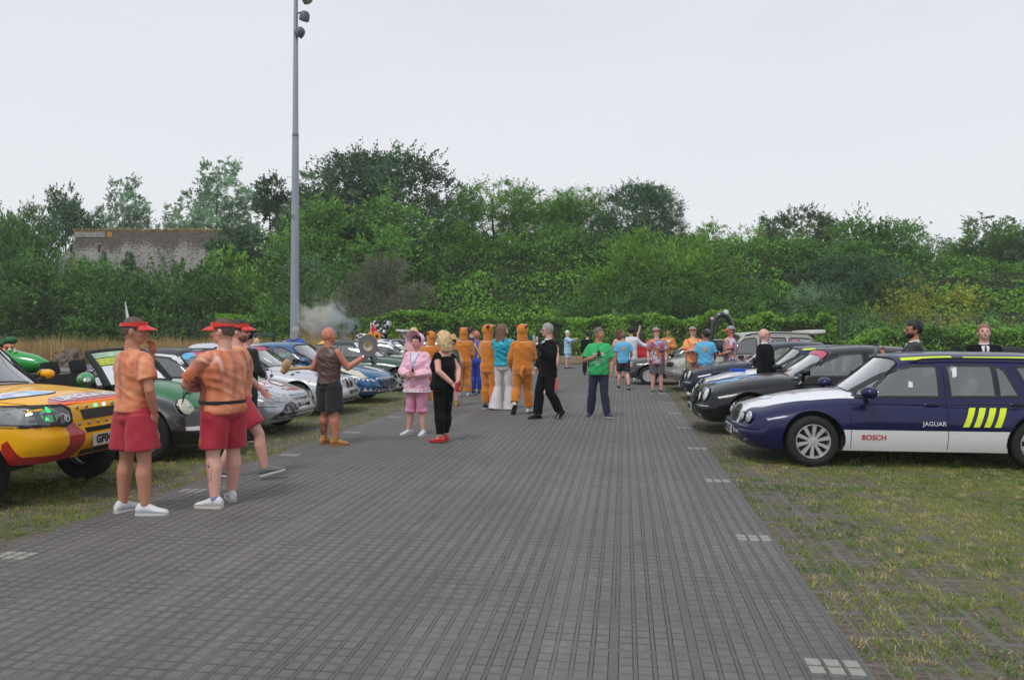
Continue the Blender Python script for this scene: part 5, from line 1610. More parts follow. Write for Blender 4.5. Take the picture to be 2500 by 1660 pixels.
for sg in (-1, 1):
 R5.add_patch('headlight', LAMP, [(sg * 0.42, 0.70), (sg * 0.80, 0.70), (sg * 0.82, 0.86), (sg * 0.44, 0.82)], 'x', -1, 0.008, bulge=0.02)
 R5.add_patch('tail_light', REDL, [(4.06, 1.08), (4.50, 1.06), (4.30, 1.30), (4.10, 1.56), (4.04, 1.52)], 'y', sg, 0.008)
 bm = bmesh.new(); add_tube(bm, [R5.cast((lerp(2.1, 4.2, k / 10), sg * 0.6), 'z', -1, 0.05 if 0 < k < 10 else 0) for k in range(11)], 0.02, 7); bm_obj('roof_rail', bm, RUBBER, R5.root)
R5.add_patch('grille', GAP, [(-0.36, 0.68), (0.36, 0.68), (0.38, 0.80), (-0.38, 0.80)], 'x', -1, 0.008)
R5.add_patch('lower_intake', GAP, [(-0.5, 0.42), (0.5, 0.42), (0.5, 0.52), (-0.5, 0.52)], 'x', -1, 0.004)
bm = bmesh.new(); add_box(bm, (4.25, 0, 1.68), (0.5, 1.15, 0.10), Matrix.Rotation(R(-4), 3, 'Y'), bevel=0.035)
bm_obj('roof_spoiler', bm, pmat('white plastic', srgb(216, 214, 210), .4, coat=.4), R5.root)
for k in range(3):
 R5.add_patch('name_sticker', pmat('sticker pink', srgb(214, 96, 120), .6), [(3.42, 1.40 - k * 0.09), (3.60, 1.40 - k * 0.09), (3.60, 1.46 - k * 0.09), (3.42, 1.46 - k * 0.09)], 'y', -1, 0.006)
 R5.add_text(['T Howard', 'J Howard', 'G Howard'][k], 0.075, (3.82, 1.43 - k * 0.09), WHITEV, 'y', -1, 0.008)
for i_ in range(16):
 R5.add_patch('paint_splash', WHITEV, blob(2.7 + 0.05 * (i_ % 5) + rnd.uniform(-.25, .25), 1.1 + rnd.uniform(0, .38), 0.022, 7, i_), 'y', -1, 0.006)
def tubes(name, mat, parent, lines, r, n=8):
 bm = bmesh.new()
 for l in lines: add_tube(bm, l, r, n)
 return bm_obj(name, bm, mat, parent)
BLKPL = pmat('glossy black plastic', srgb(24, 26, 32), 0.2, coat=0.8)
t = thing('arch_prop', 'big black arch shaped prop with round white lamps standing on the pale 4x4', 'prop', (2.78, 23.1, 1.04), R(8))
arch = []
for k in range(17):
 a = PI * k / 16
 arch.append((0.30 * math.cos(a) * 0.95, 0, 0.62 + 0.52 * math.sin(a)))
arch = [(0.36, 0, 0.15)] + arch + [(-0.42, 0, 0.15)]
bm = bmesh.new(); add_tube(bm, arch, [0.07] * 4 + [0.085] * (len(arch) - 8) + [0.07] * 4, 12); bm_obj('arch', bm, BLKPL, t)
bm = bmesh.new(); add_box(bm, (-0.02, 0, 0.22), (0.95, 0.42, 0.42), bevel=0.12); bm_obj('body', bm, BLKPL, t)
for (x_, z_, r_, mt) in ((0.10, 1.20, 0.075, 'prop white'), (-0.30, 1.02, 0.05, 'prop pink'), (-0.46, 0.62, 0.10, 'prop white'), (-0.52, 0.42, 0.05, 'prop white'), (0.12, 0.34, 0.14, 'prop gold')):
 bm = bmesh.new(); add_lathe(bm, [(0.001, -0.06), (r_ * .7, -0.055), (r_, -0.02), (r_, 0.03)], (x_, -0.16 if mt == 'prop gold' else -0.03, z_), axis='Y', n=16)
 bm_obj('lamp', bm, pmat(mt, {'prop white': srgb(214, 218, 216), 'prop pink': srgb(220, 170, 160), 'prop gold': srgb(214, 150, 60)}[mt], .4), t)
for k in range(4):
 bm = bmesh.new(); add_tube(bm, [(-0.45 + 0.1 * k, -0.2, 0.1), (-0.42 + 0.1 * k, -0.24, -0.12)], 0.02, 6); bm_obj('leg', bm, CHROME, t)
P = base_spec(4.0, 0.82, 0.72, 2.45, 0.29, 0.78, 0.90, 1.25, 0.88, 1.85, 1.36, 3.2, 3.7, tail='estate', ztail=0.92, paint=paint('faded black paint', srgb(34, 35, 38), 0.05, 0.45), rim=0.18, spokes=8, style='steel', seat=SEATD,
nosep=[(0, 0.08), (0.2, 0.0), (0.45, 0.0), (0.5, 0.06), (0.95, 0.08), (1.0, 0.11)])
P['top'] = [(0.0, 0.76), (0.12, 0.80), (1.25, 0.90), (1.8, 0.9), (3.7, 0.92), (4.0, 0.86)]
P['windows'] = side_windows(P, [(2.3, 2.32, 0.04)], 0.92, 1.24, (3.3, 3.1), 1.42, 1.9, GLASSD)
P['seam_side'] = [[(1.2, 0.3), (1.2, 0.88)], [(0.1, 0.52), (0.4, 0.52)]]; P['mirror'] = (1.45, 0.99)
R6 = Car('hatchback_car', 'old black hatchback with amber corner lamps nosing out into the lane', 'car', P, (0.08, 26.0, 0), R(-4), 0.6)
for sg in (-1, 1):
 R6.add_patch('headlight', pmat('old lamp lens', srgb(214, 214, 208), .2, coat=.6), [(sg * 0.38, 0.58), (sg * 0.66, 0.58), (sg * 0.66, 0.72), (sg * 0.38, 0.72)], 'x', -1, 0.008)
 R6.add_patch('corner_lamp', AMBER, [(0.12, 0.55), (0.24, 0.55), (0.24, 0.62), (0.12, 0.62)], 'y', sg, 0.006)
 R6.add_patch('corner_lens', MATS['old lamp lens'], [(0.10, 0.63), (0.24, 0.63), (0.24, 0.73), (0.10, 0.73)], 'y', sg, 0.006)
P = base_spec(4.3, 0.86, 0.8, 2.5, 0.31, 0.66, 0.92, 1.35, 0.92, 1.98, 1.32, 2.7, 3.35, paint=paint('white car paint', srgb(214, 216, 218), 0.0), seat=SEATD, rim=.2)
P['roofpaint'] = pmat('black canvas roof', srgb(22, 23, 25), .9)
P['windows'] = side_windows(P, [], 0.94, 1.20, (3.0, 2.75), 1.55, 2.05)
R7 = Car('convertible_car', 'white convertible with black fabric roof far behind the bearded man', 'car', P, (6.9, 20.6, 0), R(0), 0.5)
YELP = paint('golden yellow paint', srgb(242, 178, 8), 0.0, 0.45, 0.0, coat=.5)
REDP = paint('signal red paint', srgb(176, 24, 24), 0.0, 0.4, 0.0)
P = base_spec(4.45, 0.92, 0.86, 2.56, 0.36, 0.99, 1.10, 1.22, 1.06, 1.92, 1.74, 3.9, 4.3, tail='estate', ztail=1.08, zb=0.42, paint=YELP, rim=0.22, spokes=6, style='wide', seat=SEATD, agap=0.075, tw=0.22,
nosep=[(0, 0.16), (0.14, 0.05), (0.3, 0.0), (0.48, 0.0), (0.52, 0.025), (0.8, 0.045), (0.95, 0.07), (1.0, 0.12)], lip=REDP, steer=R(-6))
P['top'] = [(0.0, 0.93), (0.10, 0.985), (0.3, 1.02), (0.8, 1.07), (1.22, 1.10), (1.7, 1.07), (4.2, 1.08), (4.45, 1.0)]
P['crown'] = 0.045; P['n'] = 9; P['ncurve'] = 0.06; P['ncorner'] = 0.24
P['windows'] = side_windows(P, [(2.40, 2.42, 0.05), (3.2, 3.22, 0.05)], 1.10, 1.56, (4.15, 3.95), 1.42, 1.98)
P['gh'].update(wr=0.78)
P['mirror'] = (1.5, 1.17); P['msize'] = .72
P['seam_top'] = [[(0.30, -0.72), (0.5, -0.735), (1.25, -0.75)], [(0.30, 0.72), (0.5, 0.735), (1.25, 0.75)]]
P['seam_side'] = [[(1.28, 0.5), (1.28, 1.06)], [(0.12, 0.77), (0.5, 0.775)]]
P['parts'] = [
('bonnet_band', REDP, 'z', [(0.10, -0.62), (0.22, -0.60), (0.36, -0.42), (0.40, 0.0), (0.36, 0.42), (0.22, 0.60), (0.10, 0.62)], 't'),
('bumper_corner', REDP, 'x', [(-0.60, 0.30), (-0.42, 0.30), (-0.365, 0.46), (-0.36, 0.68), (-0.46, 0.78), (-0.58, 0.80), (-0.56, 0.70), (-0.56, 0.52), (-0.60, 0.50)], 'f'),
('bumper_corner', REDP, 'x', [(0.42, 0.30), (0.60, 0.30), (0.60, 0.50), (0.56, 0.52), (0.56, 0.70), (0.58, 0.80), (0.46, 0.78), (0.36, 0.68), (0.365, 0.46)], 'f'),
('bumper_corner', REDP, 'x', [(0.60, 0.30), (0.93, 0.30), (0.93, 0.56), (0.86, 0.50), (0.60, 0.50)], 'f'),
('wheel_arch_trim', REDP, 'y', [(0.0, 0.30), (0.46, 0.30), (0.46, 0.62), (0.40, 0.66), (0.30, 0.50), (0.0, 0.50)], 'r')]
L1 = Car('off_road_car', 'yellow and red lifeguard 4x4 with big headlights behind the leftmost man', 'car', P, (-5.22, 7.32, 0), PI + R(0.5))
for sg in (-1, 1):
 poly = [(sg * 0.50, 0.92), (sg * 0.50, 0.80), (sg * 0.58, 0.765), (sg * 0.66, 0.785), (sg * 0.86, 0.785), (sg * 0.86, 0.95), (sg * 0.55, 0.955)]
 h = L1.add_patch('headlight', pmat('smoked lamp lens', srgb(72, 76, 78), 0.07, coat=1, var=.35, vs=9), poly, 'x', -1, 0.010, bulge=0.012)
 L1.add_ribbon('lamp_seal', RUBBER, poly, 0.022, 'x', -1, 0.014, True, parent=h)
 L1.add_patch('lamp_reflector', pmat('bright reflector', srgb(126, 130, 132), 0.45, metal=.1, var=.2, vs=20), [(sg * 0.79, 0.80), (sg * 0.855, 0.80), (sg * 0.855, 0.935), (sg * 0.80, 0.94)], 'x', -1, 0.020, parent=h)
 L1.add_patch('lamp_reflector', pmat('green tinted reflector', srgb(120, 170, 140), 0.2, coat=.5, var=.3, vs=25), ell_poly(sg * 0.70, 0.875, 0.065, 0.06), 'x', -1, 0.020, parent=h)
 bm = bmesh.new(); L1.patch(bm, [(sg * 0.695, 0.90), (sg * 0.72, 0.90), (sg * 0.715, 0.945), (sg * 0.70, 0.945)], 'x', -1, 0.026); L1.patch(bm, [(sg * 0.725, 0.83), (sg * 0.745, 0.83), (sg * 0.735, 0.87)], 'x', -1, 0.026)
 bm_obj('green_glow', bm, pmat('green light', srgb(30, 230, 80), .4, emit=(0.05, 1, 0.2), es=0.9), h)
 for (a_, b_, r_) in ((0.61, 0.845, 0.035), (0.565, 0.835, 0.028)):
  L1.add_ribbon('projector_ring', CHROME, ell_poly(sg * a_, b_, r_, r_), 0.007, 'x', -1, 0.028, True, parent=h)
for sg in (-1, 1):
 h = L1.add_patch('headlight_side', MATS['smoked lamp lens'], [(0.17, 0.785), (0.56, 0.80), (0.58, 0.93), (0.20, 0.95)], 'y', sg, .012)
 L1.add_patch('lamp_reflector', MATS['bright reflector'], [(0.26, 0.80), (0.52, 0.815), (0.53, 0.92), (0.28, 0.935)], 'y', sg, .018, parent=h)
def bars(c, name, poly, z0, z1, slope, parent=None):
 pass
m, nt, b = new_mat('expanded metal grille')
co = COORD(nt); x, y, z = SEP(nt, co)
dg1 = M(nt, 'LESS_THAN', M(nt, 'FRACT', M(nt, 'MULTIPLY', M(nt, 'ADD', y, M(nt, 'MULTIPLY', z, 0.8)), 42)), 0.3)
dg2 = M(nt, 'LESS_THAN', M(nt, 'FRACT', M(nt, 'MULTIPLY', M(nt, 'SUBTRACT', y, M(nt, 'MULTIPLY', z, 1.6)), 42)), 0.25)
setc(nt, b, 'Base Color', RGBMIX(nt, M(nt, 'MAXIMUM', dg1, dg2), srgb(14, 14, 15), srgb(62, 62, 62))); b.inputs['Roughness'].default_value = .5
XMESH = m
L1.add_patch('grille', XMESH, [(-0.34, 0.80), (0.34, 0.80), (0.37, 0.90), (-0.37, 0.90)], 'x', -1, 0.004)
L1.add_patch('grille_slot', GAP, [(-0.34, 0.675), (0.34, 0.675), (0.35, 0.72), (-0.35, 0.72)], 'x', -1, 0.004)
L1.add_patch('lower_intake', XMESH, [(-0.30, 0.445), (0.30, 0.445), (0.33, 0.505), (-0.33, 0.505)], 'x', -1, 0.004)
L1.plate('GF04 RLY', 0.59, w=0.52, h=0.115)
LEDC = [pmat('led housing', srgb(150, 146, 150), .2, metal=.5), pmat('green led', srgb(60, 230, 110), .3, emit=(0.1, 1, 0.35), es=2.0), pmat('violet led', srgb(210, 170, 240), .3, emit=(0.8, 0.5, 1), es=2.0)]
for row, z_ in ((0, 0.925), (1, 0.765)):
 for k in range(7):
  y_ = lerp(0.40, -0.38, k / 6)
  p = L1.cast((y_, z_), 'x', -1, 0.0)
  bm = bmesh.new(); add_lathe(bm, [(0.018, 0.0), (0.016, -0.012), (0.009, -0.02), (0.001, -0.022)], p, axis='X', n=12)
  bm_obj('bumper_light', bm, LEDC[0 if row else (0, 0, 1, 2, 0, 0, 0)[k]], L1.root)
L1.add_text('LIFEGUARD', 0.20, (0.24, 0.02), WHITEV, 'z', -1, 0.006, bold=0.035, sx=0.86, shear=0.0)
L1.add_ribbon('led_strip', pmat('orange light strip', srgb(250, 96, 40), .4, emit=(1, 0.2, 0.03), es=0.5), [(0.62, 0.968), (0.2, 0.966), (-0.5, 0.966)], 0.012, 'x', -1, 0.006)
st = L1.add_patch('bonnet_sticker', pmat('navy sticker border', srgb(40, 60, 100), .5), ell_poly(0.64, 0.40, 0.15, 0.33, 28, -0.25), 'z', -1, 0.004)
m, nt, b = new_mat('club sticker')
co = COORD(nt)
setc(nt, b, 'Base Color', RGBMIX(nt, RAMP(nt, NOISE(nt, co, 7, 4), [(0.5, 0.0), (0.56, 1.0)]), srgb(216, 222, 236), srgb(160, 196, 228))); b.inputs['Roughness'].default_value = .4
L1.add_patch('sticker_face', m, ell_poly(0.64, 0.40, 0.132, 0.31, 28, -0.25), 'z', -1, 0.008, parent=st)
L1.add_text('RALLY CREW', 0.05, (0.69, 0.46), pmat('sticker lettering', srgb(176, 120, 160), .6), 'z', -1, 0.011, parent=st)
bm = bmesh.new(); add_ell(bm, (1.66, 0.0, 1.16), (0.06, 0.08, 0.07)); bm_obj('dashboard_toy', bm, pmat('toy yellow', srgb(222, 176, 60), .6), L1.root)
GREENP = paint('dark green paint', srgb(8, 104, 54), 0.0, 0.4, 0.0, coat=.6)
BLKG = paint('glossy black wing paint', srgb(12, 13, 15), 0.0, 0.3, 0.0)
P = base_spec(4.08, 0.86, 0.82, 2.51, 0.325, 0.66, 0.99, 1.30, 0.93, 1.8, 1.4, 3.0, 3.4, zb=0.22, paint=BLKG, rim=0.2, spokes=6, style='wide', agap=0.05, ncurve=0.30)
P['gh'] = None; P['ncurve'] = 0.36
P['top'] = [(0.0, 0.54), (0.10, 0.62), (0.35, 0.76), (0.8, 0.92), (1.3, 1.0), (1.6, 0.95), (3.2, 0.94), (3.6, 0.90), (3.95, 0.76), (4.08, 0.6)]
P['crown'] = 0.14; P['n'] = 4.5
P['open'] = dict(x0=1.28, x3=3.30)
def bwarp(x, y, z, a, h):
 for wx, g_ in ((0.80, 1.0), (3.33, 0.9)):
  e = math.exp(-((x - wx) / 0.42) ** 2)
  side_ = min(1, max(0, (a - 0.62) / 0.25))
  z += 0.07 * e * side_ * h * g_
  y *= 1 + 0.06 * e * side_
 dip = math.exp(-((a - 0.66) / 0.07) ** 2) * math.exp(-((x - 0.75) / 0.55) ** 4) * (h > 0.7)
 z -= 0.035 * dip
 return x, y, z
P['warp'] = bwarp
P['parts'] = [('bonnet', GREENP, 'z', [(-0.02, -0.16), (0.08, -0.34), (0.35, -0.50), (0.8, -0.58), (1.33, -0.66), (1.33, 0.66), (0.8, 0.58), (0.35, 0.50), (0.08, 0.34), (-0.02, 0.16)], 't')]
for sd in 'lr':
 P['parts'].append(('door', GREENP, 'y', [(1.36, 0.34), (2.5, 0.34), (2.52, 1.05), (1.40, 1.05)], sd))
 P['parts'].append(('rear_quarter', GREENP, 'y', [(2.52, 0.5), (3.0, 0.72), (3.33, 0.80), (3.7, 0.76), (3.9, 0.95), (2.54, 1.1)], sd))
P['mirror'] = None
P['seam_side'] = [[(1.36, 0.3), (1.40, 0.95)], [(2.5, 0.3), (2.52, 0.95)]]
P['seam_top'] = [[(0.0, 0.2), (0.08, 0.34), (0.35, 0.50), (0.8, 0.58), (1.3, 0.66)], [(0.0, -0.2), (0.08, -0.34), (0.35, -0.50), (0.8, -0.58), (1.3, -0.66)]]
L2 = Car('open_top_car', 'green and black open topped beetle shaped car with eyelashes on its oval headlamp', 'car', P, (-5.2, 9.95, 0), PI + R(0))
CREAM = pmat('cream painted lamp', srgb(206, 200, 184), .4, coat=.3, var=.08, vs=10)
for sg in (-1, 1):
 h = L2.round_lamp(sg * 0.60, 0.685, 0.125, mat=CREAM, ring=BLKG, depth=0.06, rz=1.15)
 c0 = L2.cast((sg * 0.60, 0.685), 'x', -1, 0.05)
 bm = bmesh.new()
 for k in range(9):
  a = R(60 + 14 * k)
  q = c0 + Vector((0, sg * 0.115 * math.cos(a) * -1, 0.135 * math.sin(a)))
  add_tube(bm, [q, q + Vector((-0.05, -sg * 0.03 * math.cos(a), 0.05)), q + Vector((-0.06, -sg * 0.08 * math.cos(a), 0.16))], [0.006, 0.005, 0.002], 5)
 bm_obj('eyelashes', bm, pmat('black lash plastic', srgb(14, 14, 15), .5), h)
 L2.add_patch('indicator', pmat('clear indicator', srgb(200, 196, 196), .1, coat=1, var=.2, vs=30), [(sg * 0.52, 0.40), (sg * 0.74, 0.41), (sg * 0.74, 0.455), (sg * 0.52, 0.45)], 'x', -1, 0.010, bulge=.01)
L2.add_patch('lower_intake', GAP, [(-0.4, 0.28), (0.4, 0.28), (0.36, 0.36), (-0.36, 0.36)], 'x', -1, .004)
bm = bmesh.new()
b0 = [Vector((1.30 + 0.12 * a * a, a * 0.70, 1.00 - 0.05 * a * a)) for a in [k / 8 - 1 for k in range(17)]]
t0 = [Vector((1.74 + 0.05 * a * a, a * 0.60, 1.415 - 0.03 * a * a)) for a in [k / 8 - 1 for k in range(17)]]
add_tube(bm, t0, 0.032, 8); add_tube(bm, b0, 0.02, 8)
for i in (0, -1): add_tube(bm, [b0[i], b0[i].lerp(t0[i], 0.5) + Vector((-0.02, 0, 0.01)), t0[i]], [0.05, 0.042, 0.036], 8)
fr = bm_obj('windscreen_frame', bm, DARKP, L2.root)
bm = bmesh.new()
A = [bm.verts.new(p + Vector((-0.01, 0, 0))) for p in b0]; B = [bm.verts.new(p + Vector((-0.01, 0, 0))) for p in t0]
for i in range(16): bm.faces.new((A[i], A[i + 1], B[i + 1], B[i]))
bm_obj('windscreen', bm, GLASS, L2.root)
bm = bmesh.new()
for i in range(17):
 pass
A = [bm.verts.new(a.lerp(b_, .80) + Vector((-0.017, 0, 0.01))) for a, b_ in zip(b0, t0)]; B = [bm.verts.new(a.lerp(b_, .95) + Vector((-0.017, 0, 0.01))) for a, b_ in zip(b0, t0)]
for i in range(16): bm.faces.new((A[i], A[i + 1], B[i + 1], B[i]))
bm_obj('sun_strip', bm, pmat('green white strip', srgb(176, 206, 176), .5, var=.3, vs=6), L2.root)
bm = bmesh.new()
A = [bm.verts.new(a.lerp(b_, .58) + Vector((-0.017, 0, 0.01))) for a, b_ in zip(b0[10:], t0[10:])]; B = [bm.verts.new(a.lerp(b_, .78) + Vector((-0.017, 0, 0.01))) for a, b_ in zip(b0[10:], t0[10:])]
for i in range(len(A) - 1): bm.faces.new((A[i], A[i + 1], B[i + 1], B[i]))
bm_obj('screen_sticker', bm, pmat('yellow green sticker', srgb(186, 198, 70), .5, var=.3, vs=12), L2.root)
for y in (-0.34, 0.38):
 o = link('seat', seat_mesh(SEATD), L2.root); o.location = (2.10 if y > 0 else 2.24, y, 0.36)
bm = bmesh.new(); add_box(bm, (3.0, 0, 0.62), (0.35, 1.2, 0.5), bevel=.08); add_box(bm, (2.2, 0, .33), (2.0, 1.3, .05)); bm_obj('rear_bench', bm, SEATD, L2.root)
bm = bmesh.new(); add_box(bm, (1.55, 0, .88), (0.36, 1.35, .16), bevel=.05); bm_obj('dashboard', bm, DARKP, L2.root)
bm = bmesh.new(); add_box(bm, (3.45, 0, 0.97), (0.5, 1.3, 0.16), bevel=.07); bm_obj('folded_hood', bm, pmat('black canvas', srgb(30, 30, 31), .95), L2.root)
bm = bmesh.new(); add_ell(bm, (1.56, 0.93, 1.06), (0.085, 0.14, 0.095), n=16); o = bm_obj('wing_mirror', bm, pmat('green glossy mirror cover', srgb(60, 150, 90), .15, coat=1, var=.35, vs=9), L2.root)
bm = bmesh.new(); add_ell(bm, (1.50, 0.99, 1.04), (0.05, 0.07, 0.06), n=12); bm_obj('mirror_eye', bm, CHROME, o)
bm = bmesh.new(); add_tube(bm, [(1.56, 0.76, 0.97), (1.56, 0.88, 1.02)], 0.03, 8); bm_obj('mirror_stalk', bm, DARKP, o)
bm = bmesh.new(); add_tube(bm, [(1.34, 0.62, 1.01), (1.36, 0.3, 1.035), (1.33, 0.05, 1.03)], 0.009, 5); bm_obj('wiper', bm, DARKP, L2.root)
CRG = pmat('glossy inflatable green', srgb(24, 150, 60), .18, coat=.8, var=.15, vs=3)
CRD = pmat('dark green fabric', srgb(30, 92, 54), .6, var=.1)
CRR = pmat('crocodile mouth red', srgb(196, 60, 52), .45)
t = thing('inflatable_crocodile', 'bright green inflatable crocodile lying over the back of the green car', 'inflatable toy', (-8.45, 9.9, 1.12), 0)
t.scale = (1.0, .85, .78)
def lathe_curve(name, mat, pts, rads, parent, n=18, sq=1.0):
 bm = bmesh.new(); add_tube(bm, pts, rads, n)
 return bm_obj(name, bm, mat, parent)
lathe_curve('body', CRG, [(-1.6, 0, 0.10), (-1.2, 0, 0.14), (-0.6, 0, 0.18), (-0.1, 0, 0.16), (0.25, 0, 0.12), (0.42, 0, 0.08), (0.50, 0, 0.06)], [0.12, 0.24, 0.26, 0.22, 0.16, 0.10, 0.03], t, 22)
up = lathe_curve('upper_jaw', CRD, [(-1.5, 0.05, 0.42), (-1.1, 0.05, 0.42), (-0.75, 0.05, 0.43), (-0.45, 0.05, 0.46), (-0.25, 0.05, 0.50), (-0.16, 0.05, 0.53)], [0.13, 0.12, 0.09, 0.075, 0.07, 0.05], t, 16)
bm = bmesh.new(); add_ell(bm, (-0.17, 0.05, 0.545), (0.10, 0.09, 0.075)); bm_obj('snout', bm, CRD, up)
bm = bmesh.new()
for k in range(6): add_lathe(bm, [(0.10, 0), (0.095, 0.006), (0.08, 0.0)], (-1.2 + k * 0.17, 0.05, 0.43 + 0.012 * k), axis='X', n=16)
bm_obj('jaw_ridges', bm, CRD, up)
bm = bmesh.new(); add_ell(bm, (-0.62, -0.02, 0.36), (0.55, 0.16, 0.06)); bm_obj('mouth', bm, CRR, t)
bm = bmesh.new(); add_ell(bm, (-0.16, 0.0, 0.44), (0.08, 0.06, 0.045)); bm_obj('tongue', bm, pmat('tongue pink', srgb(200, 120, 96), .5), t)
for k in range(7):
 bm = bmesh.new(); x_ = -0.50 + k * 0.085
 add_tube(bm, [(x_, -0.10, 0.34 + (k % 2) * .03), (x_ + 0.005, -0.11, 0.42 + (k % 2) * .03)], [0.022, 0.003], 7); bm_obj('tooth', bm, pmat('tooth white', srgb(222, 220, 210), .4), t)
bm = bmesh.new(); add_box(bm, (-0.42, -0.20, 0.26), (0.62, 0.05, 0.13), Matrix.Rotation(R(-6), 3, 'Y'), bevel=.02); bm_obj('lower_lip', bm, pmat('mid green vinyl', srgb(70, 140, 66), .4), t)
for sx, sy in ((-0.9, -0.24), (-0.35, -0.26)):
 bm = bmesh.new(); add_ell(bm, (sx, sy, 0.12), (0.20, 0.09, 0.11), n=14); bm_obj('leg', bm, CRG, t)
for k in range(4):
 bm = bmesh.new(); add_ell(bm, (-0.05 + 0.14 * k, -0.10 - 0.015 * k, 0.285 - 0.045 * k), (0.022, 0.022, 0.018), n=8); bm_obj('scale_bump', bm, pmat('pale scale', srgb(150, 206, 160), .3), t)
SILVER = paint('silver paint', srgb(190, 193, 200), 0.25, 0.32, 0.03)
P = base_spec(4.20, 0.85, 0.82, 2.62, 0.30, 0.68, 0.93, 1.30, 0.90, 2.0, 1.40, 3.1, 3.95, tail='estate', ztail=0.95, paint=SILVER, rim=0.19, spokes=7, style='wide', seat=SEATD)
WHTP = paint('white pillar paint', srgb(216, 216, 222), 0.0, .35, .05)
P['roofpaint'] = WHTP
P['windows'] = side_windows(P, [(2.60, 2.62, 0.04)], 0.92, 1.265, (3.55, 3.10), 1.46, 2.04)
P['gparts'] = [('roof_panel', pmat('speckled black roof', srgb(40, 41, 44), .5, coat=.3, var=.4, vs=30), 'z', [(1.98, -0.56), (3.3, -0.56), (3.3, 0.56), (1.98, 0.56)])]
P['mirror'] = (1.52, 0.98); P['mpaint'] = DARKP
P['seam_side'] = [[(1.30, 0.28), (1.30, 0.6), (1.36, 0.88)], [(2.6, 0.28), (2.6, 0.9)], [(0.12, 0.47), (0.45, 0.475)]]
P['seam_top'] = [[(0.10, -0.34), (0.25, -0.50), (0.9, -0.64), (1.33, -0.68)], [(0.10, 0.34), (0.25, 0.50), (0.9, 0.64), (1.33, 0.68)]]
P['handles'] = [(2.45, .82)]
L3 = Car('hatchback_car', 'silver hatchback with black roof, white pillars and red lettering on its bonnet', 'car', P, (-5.32, 12.5, 0), PI + R(-1.5), .9)
for sg in (-1, 1):
 h = L3.add_patch('headlight', pmat('clear plastic lamp', srgb(196, 198, 196), .08, coat=1, var=.25, vs=12), [(sg * 0.36, 0.545), (sg * 0.52, 0.53), (sg * 0.76, 0.545), (sg * 0.795, 0.66), (sg * 0.62, 0.665), (sg * 0.40, 0.60)], 'x', -1, .010, bulge=.02)
 for (a_, b_) in ((0.50, .575), (0.66, .60)):
  L3.add_ribbon('projector_ring', CHROME, ell_poly(sg * a_, b_, 0.045, 0.035), 0.008, 'x', -1, .028, True, parent=h)
L3.add_patch('grille', GAP, [(-0.25, 0.555), (0.25, 0.555), (0.31, 0.635), (-0.31, 0.635)], 'x', -1, .006)
L3.add_ribbon('grille_surround', CHROME, [(-0.25, 0.555), (0.25, 0.555), (0.31, 0.635), (-0.31, 0.635)], .018, 'x', -1, .012, True)
for z_ in (0.578, 0.598, 0.618): L3.add_ribbon('grille_bar', CHROME, [(-0.27, z_), (0.27, z_)], .009, 'x', -1, .012)
L3.add_text('H', 0.10, (0, 0.597), CHROME, 'x', -1, .018, bold=.02)
L3.add_patch('lower_intake', GAP, [(-0.36, 0.27), (0.36, 0.27), (0.40, 0.36), (-0.40, 0.36)], 'x', -1, .004)
m, nt, b = new_mat('grey printed face wrap')
co = COORD(nt)
setc(nt, b, 'Base Color', RAMP(nt, NOISE(nt, co, 9, 5, .6, 1.2), [(0.42, srgb(22, 22, 24)), (0.52, srgb(60, 60, 62)), (0.66, srgb(150, 150, 152))])); b.inputs['Roughness'].default_value = .4
L3.add_patch('bumper_wrap', m, [(0.30, 0.27), (0.80, 0.27), (0.62, 0.42), (0.50, 0.50), (0.34, 0.53), (0.26, 0.50), (0.22, 0.40)], 'x', -1, .006)
L3.add_patch('bumper_wrap', m, [(-0.80, 0.27), (-0.45, 0.27), (-0.40, 0.42), (-0.50, 0.48), (-0.70, 0.50)], 'x', -1, .006)
L3.plate('Crip - n - mouth', 0.455, w=0.52, h=0.12)
REDART = pmat('red artwork', srgb(200, 60, 60), .5)
rm = L3.add_patch('bonnet_artwork', REDART, blob(0.62, 0.34, 0.19, 18, 5, .9), 'z', -1, .004)
L3.add_patch('artwork_face', WHITEV, blob(0.60, 0.35, 0.145, 18, 6, .8), 'z', -1, .007, parent=rm)
L3.add_ribbon('artwork_mouth', REDART, [(0.60, 0.44), (0.54, 0.36), (0.60, 0.28)], .02, 'z', -1, .010, parent=rm)
L3.add_text('Trippin', 0.16, (0.28, -0.05), REDART, 'z', -1, .005, bold=.02)
L3.add_patch('bonnet_flames', pmat('pale red stripes', srgb(206, 140, 120), .5, var=.3, vs=12), [(0.85, 0.1), (1.25, 0.2), (1.25, 0.5), (0.8, 0.45)], 'z', -1, .004)
L3.add_patch('bonnet_artwork', WHITEV, blob(0.55, -0.05, 0.16, 16, 9, .9), 'z', -1, .006, parent=rm)
L3.add_ribbon('bonnet_artwork', REDART, blob(0.55, -0.05, 0.16, 16, 9, .9), .02, 'z', -1, .009, True, parent=rm)
L3.add_text('TX', 0.07, (1.50, 0.985), WHITEV, 'y', 1, .012, bold=.02)
L3.add_patch('window_sticker', WHITEV, [(2.95, 0.98), (3.20, 0.98), (3.20, 1.05), (2.95, 1.05)], 'y', 1, .006)
sunstrip(L3, BANNER)
L3.add_patch('screen_card', pmat('pale blue card', srgb(160, 205, 226), .6), [(-0.35, 1.02), (-0.1, 1.02), (-0.1, 1.15), (-0.35, 1.15)], 'x', -1, .006)
m, nt, b = new_mat('silver paint with black spots')
co = COORD(nt)
vz = VORO(nt, co, 5.2)
sel = NOISE(nt, co, 3.1, 2)
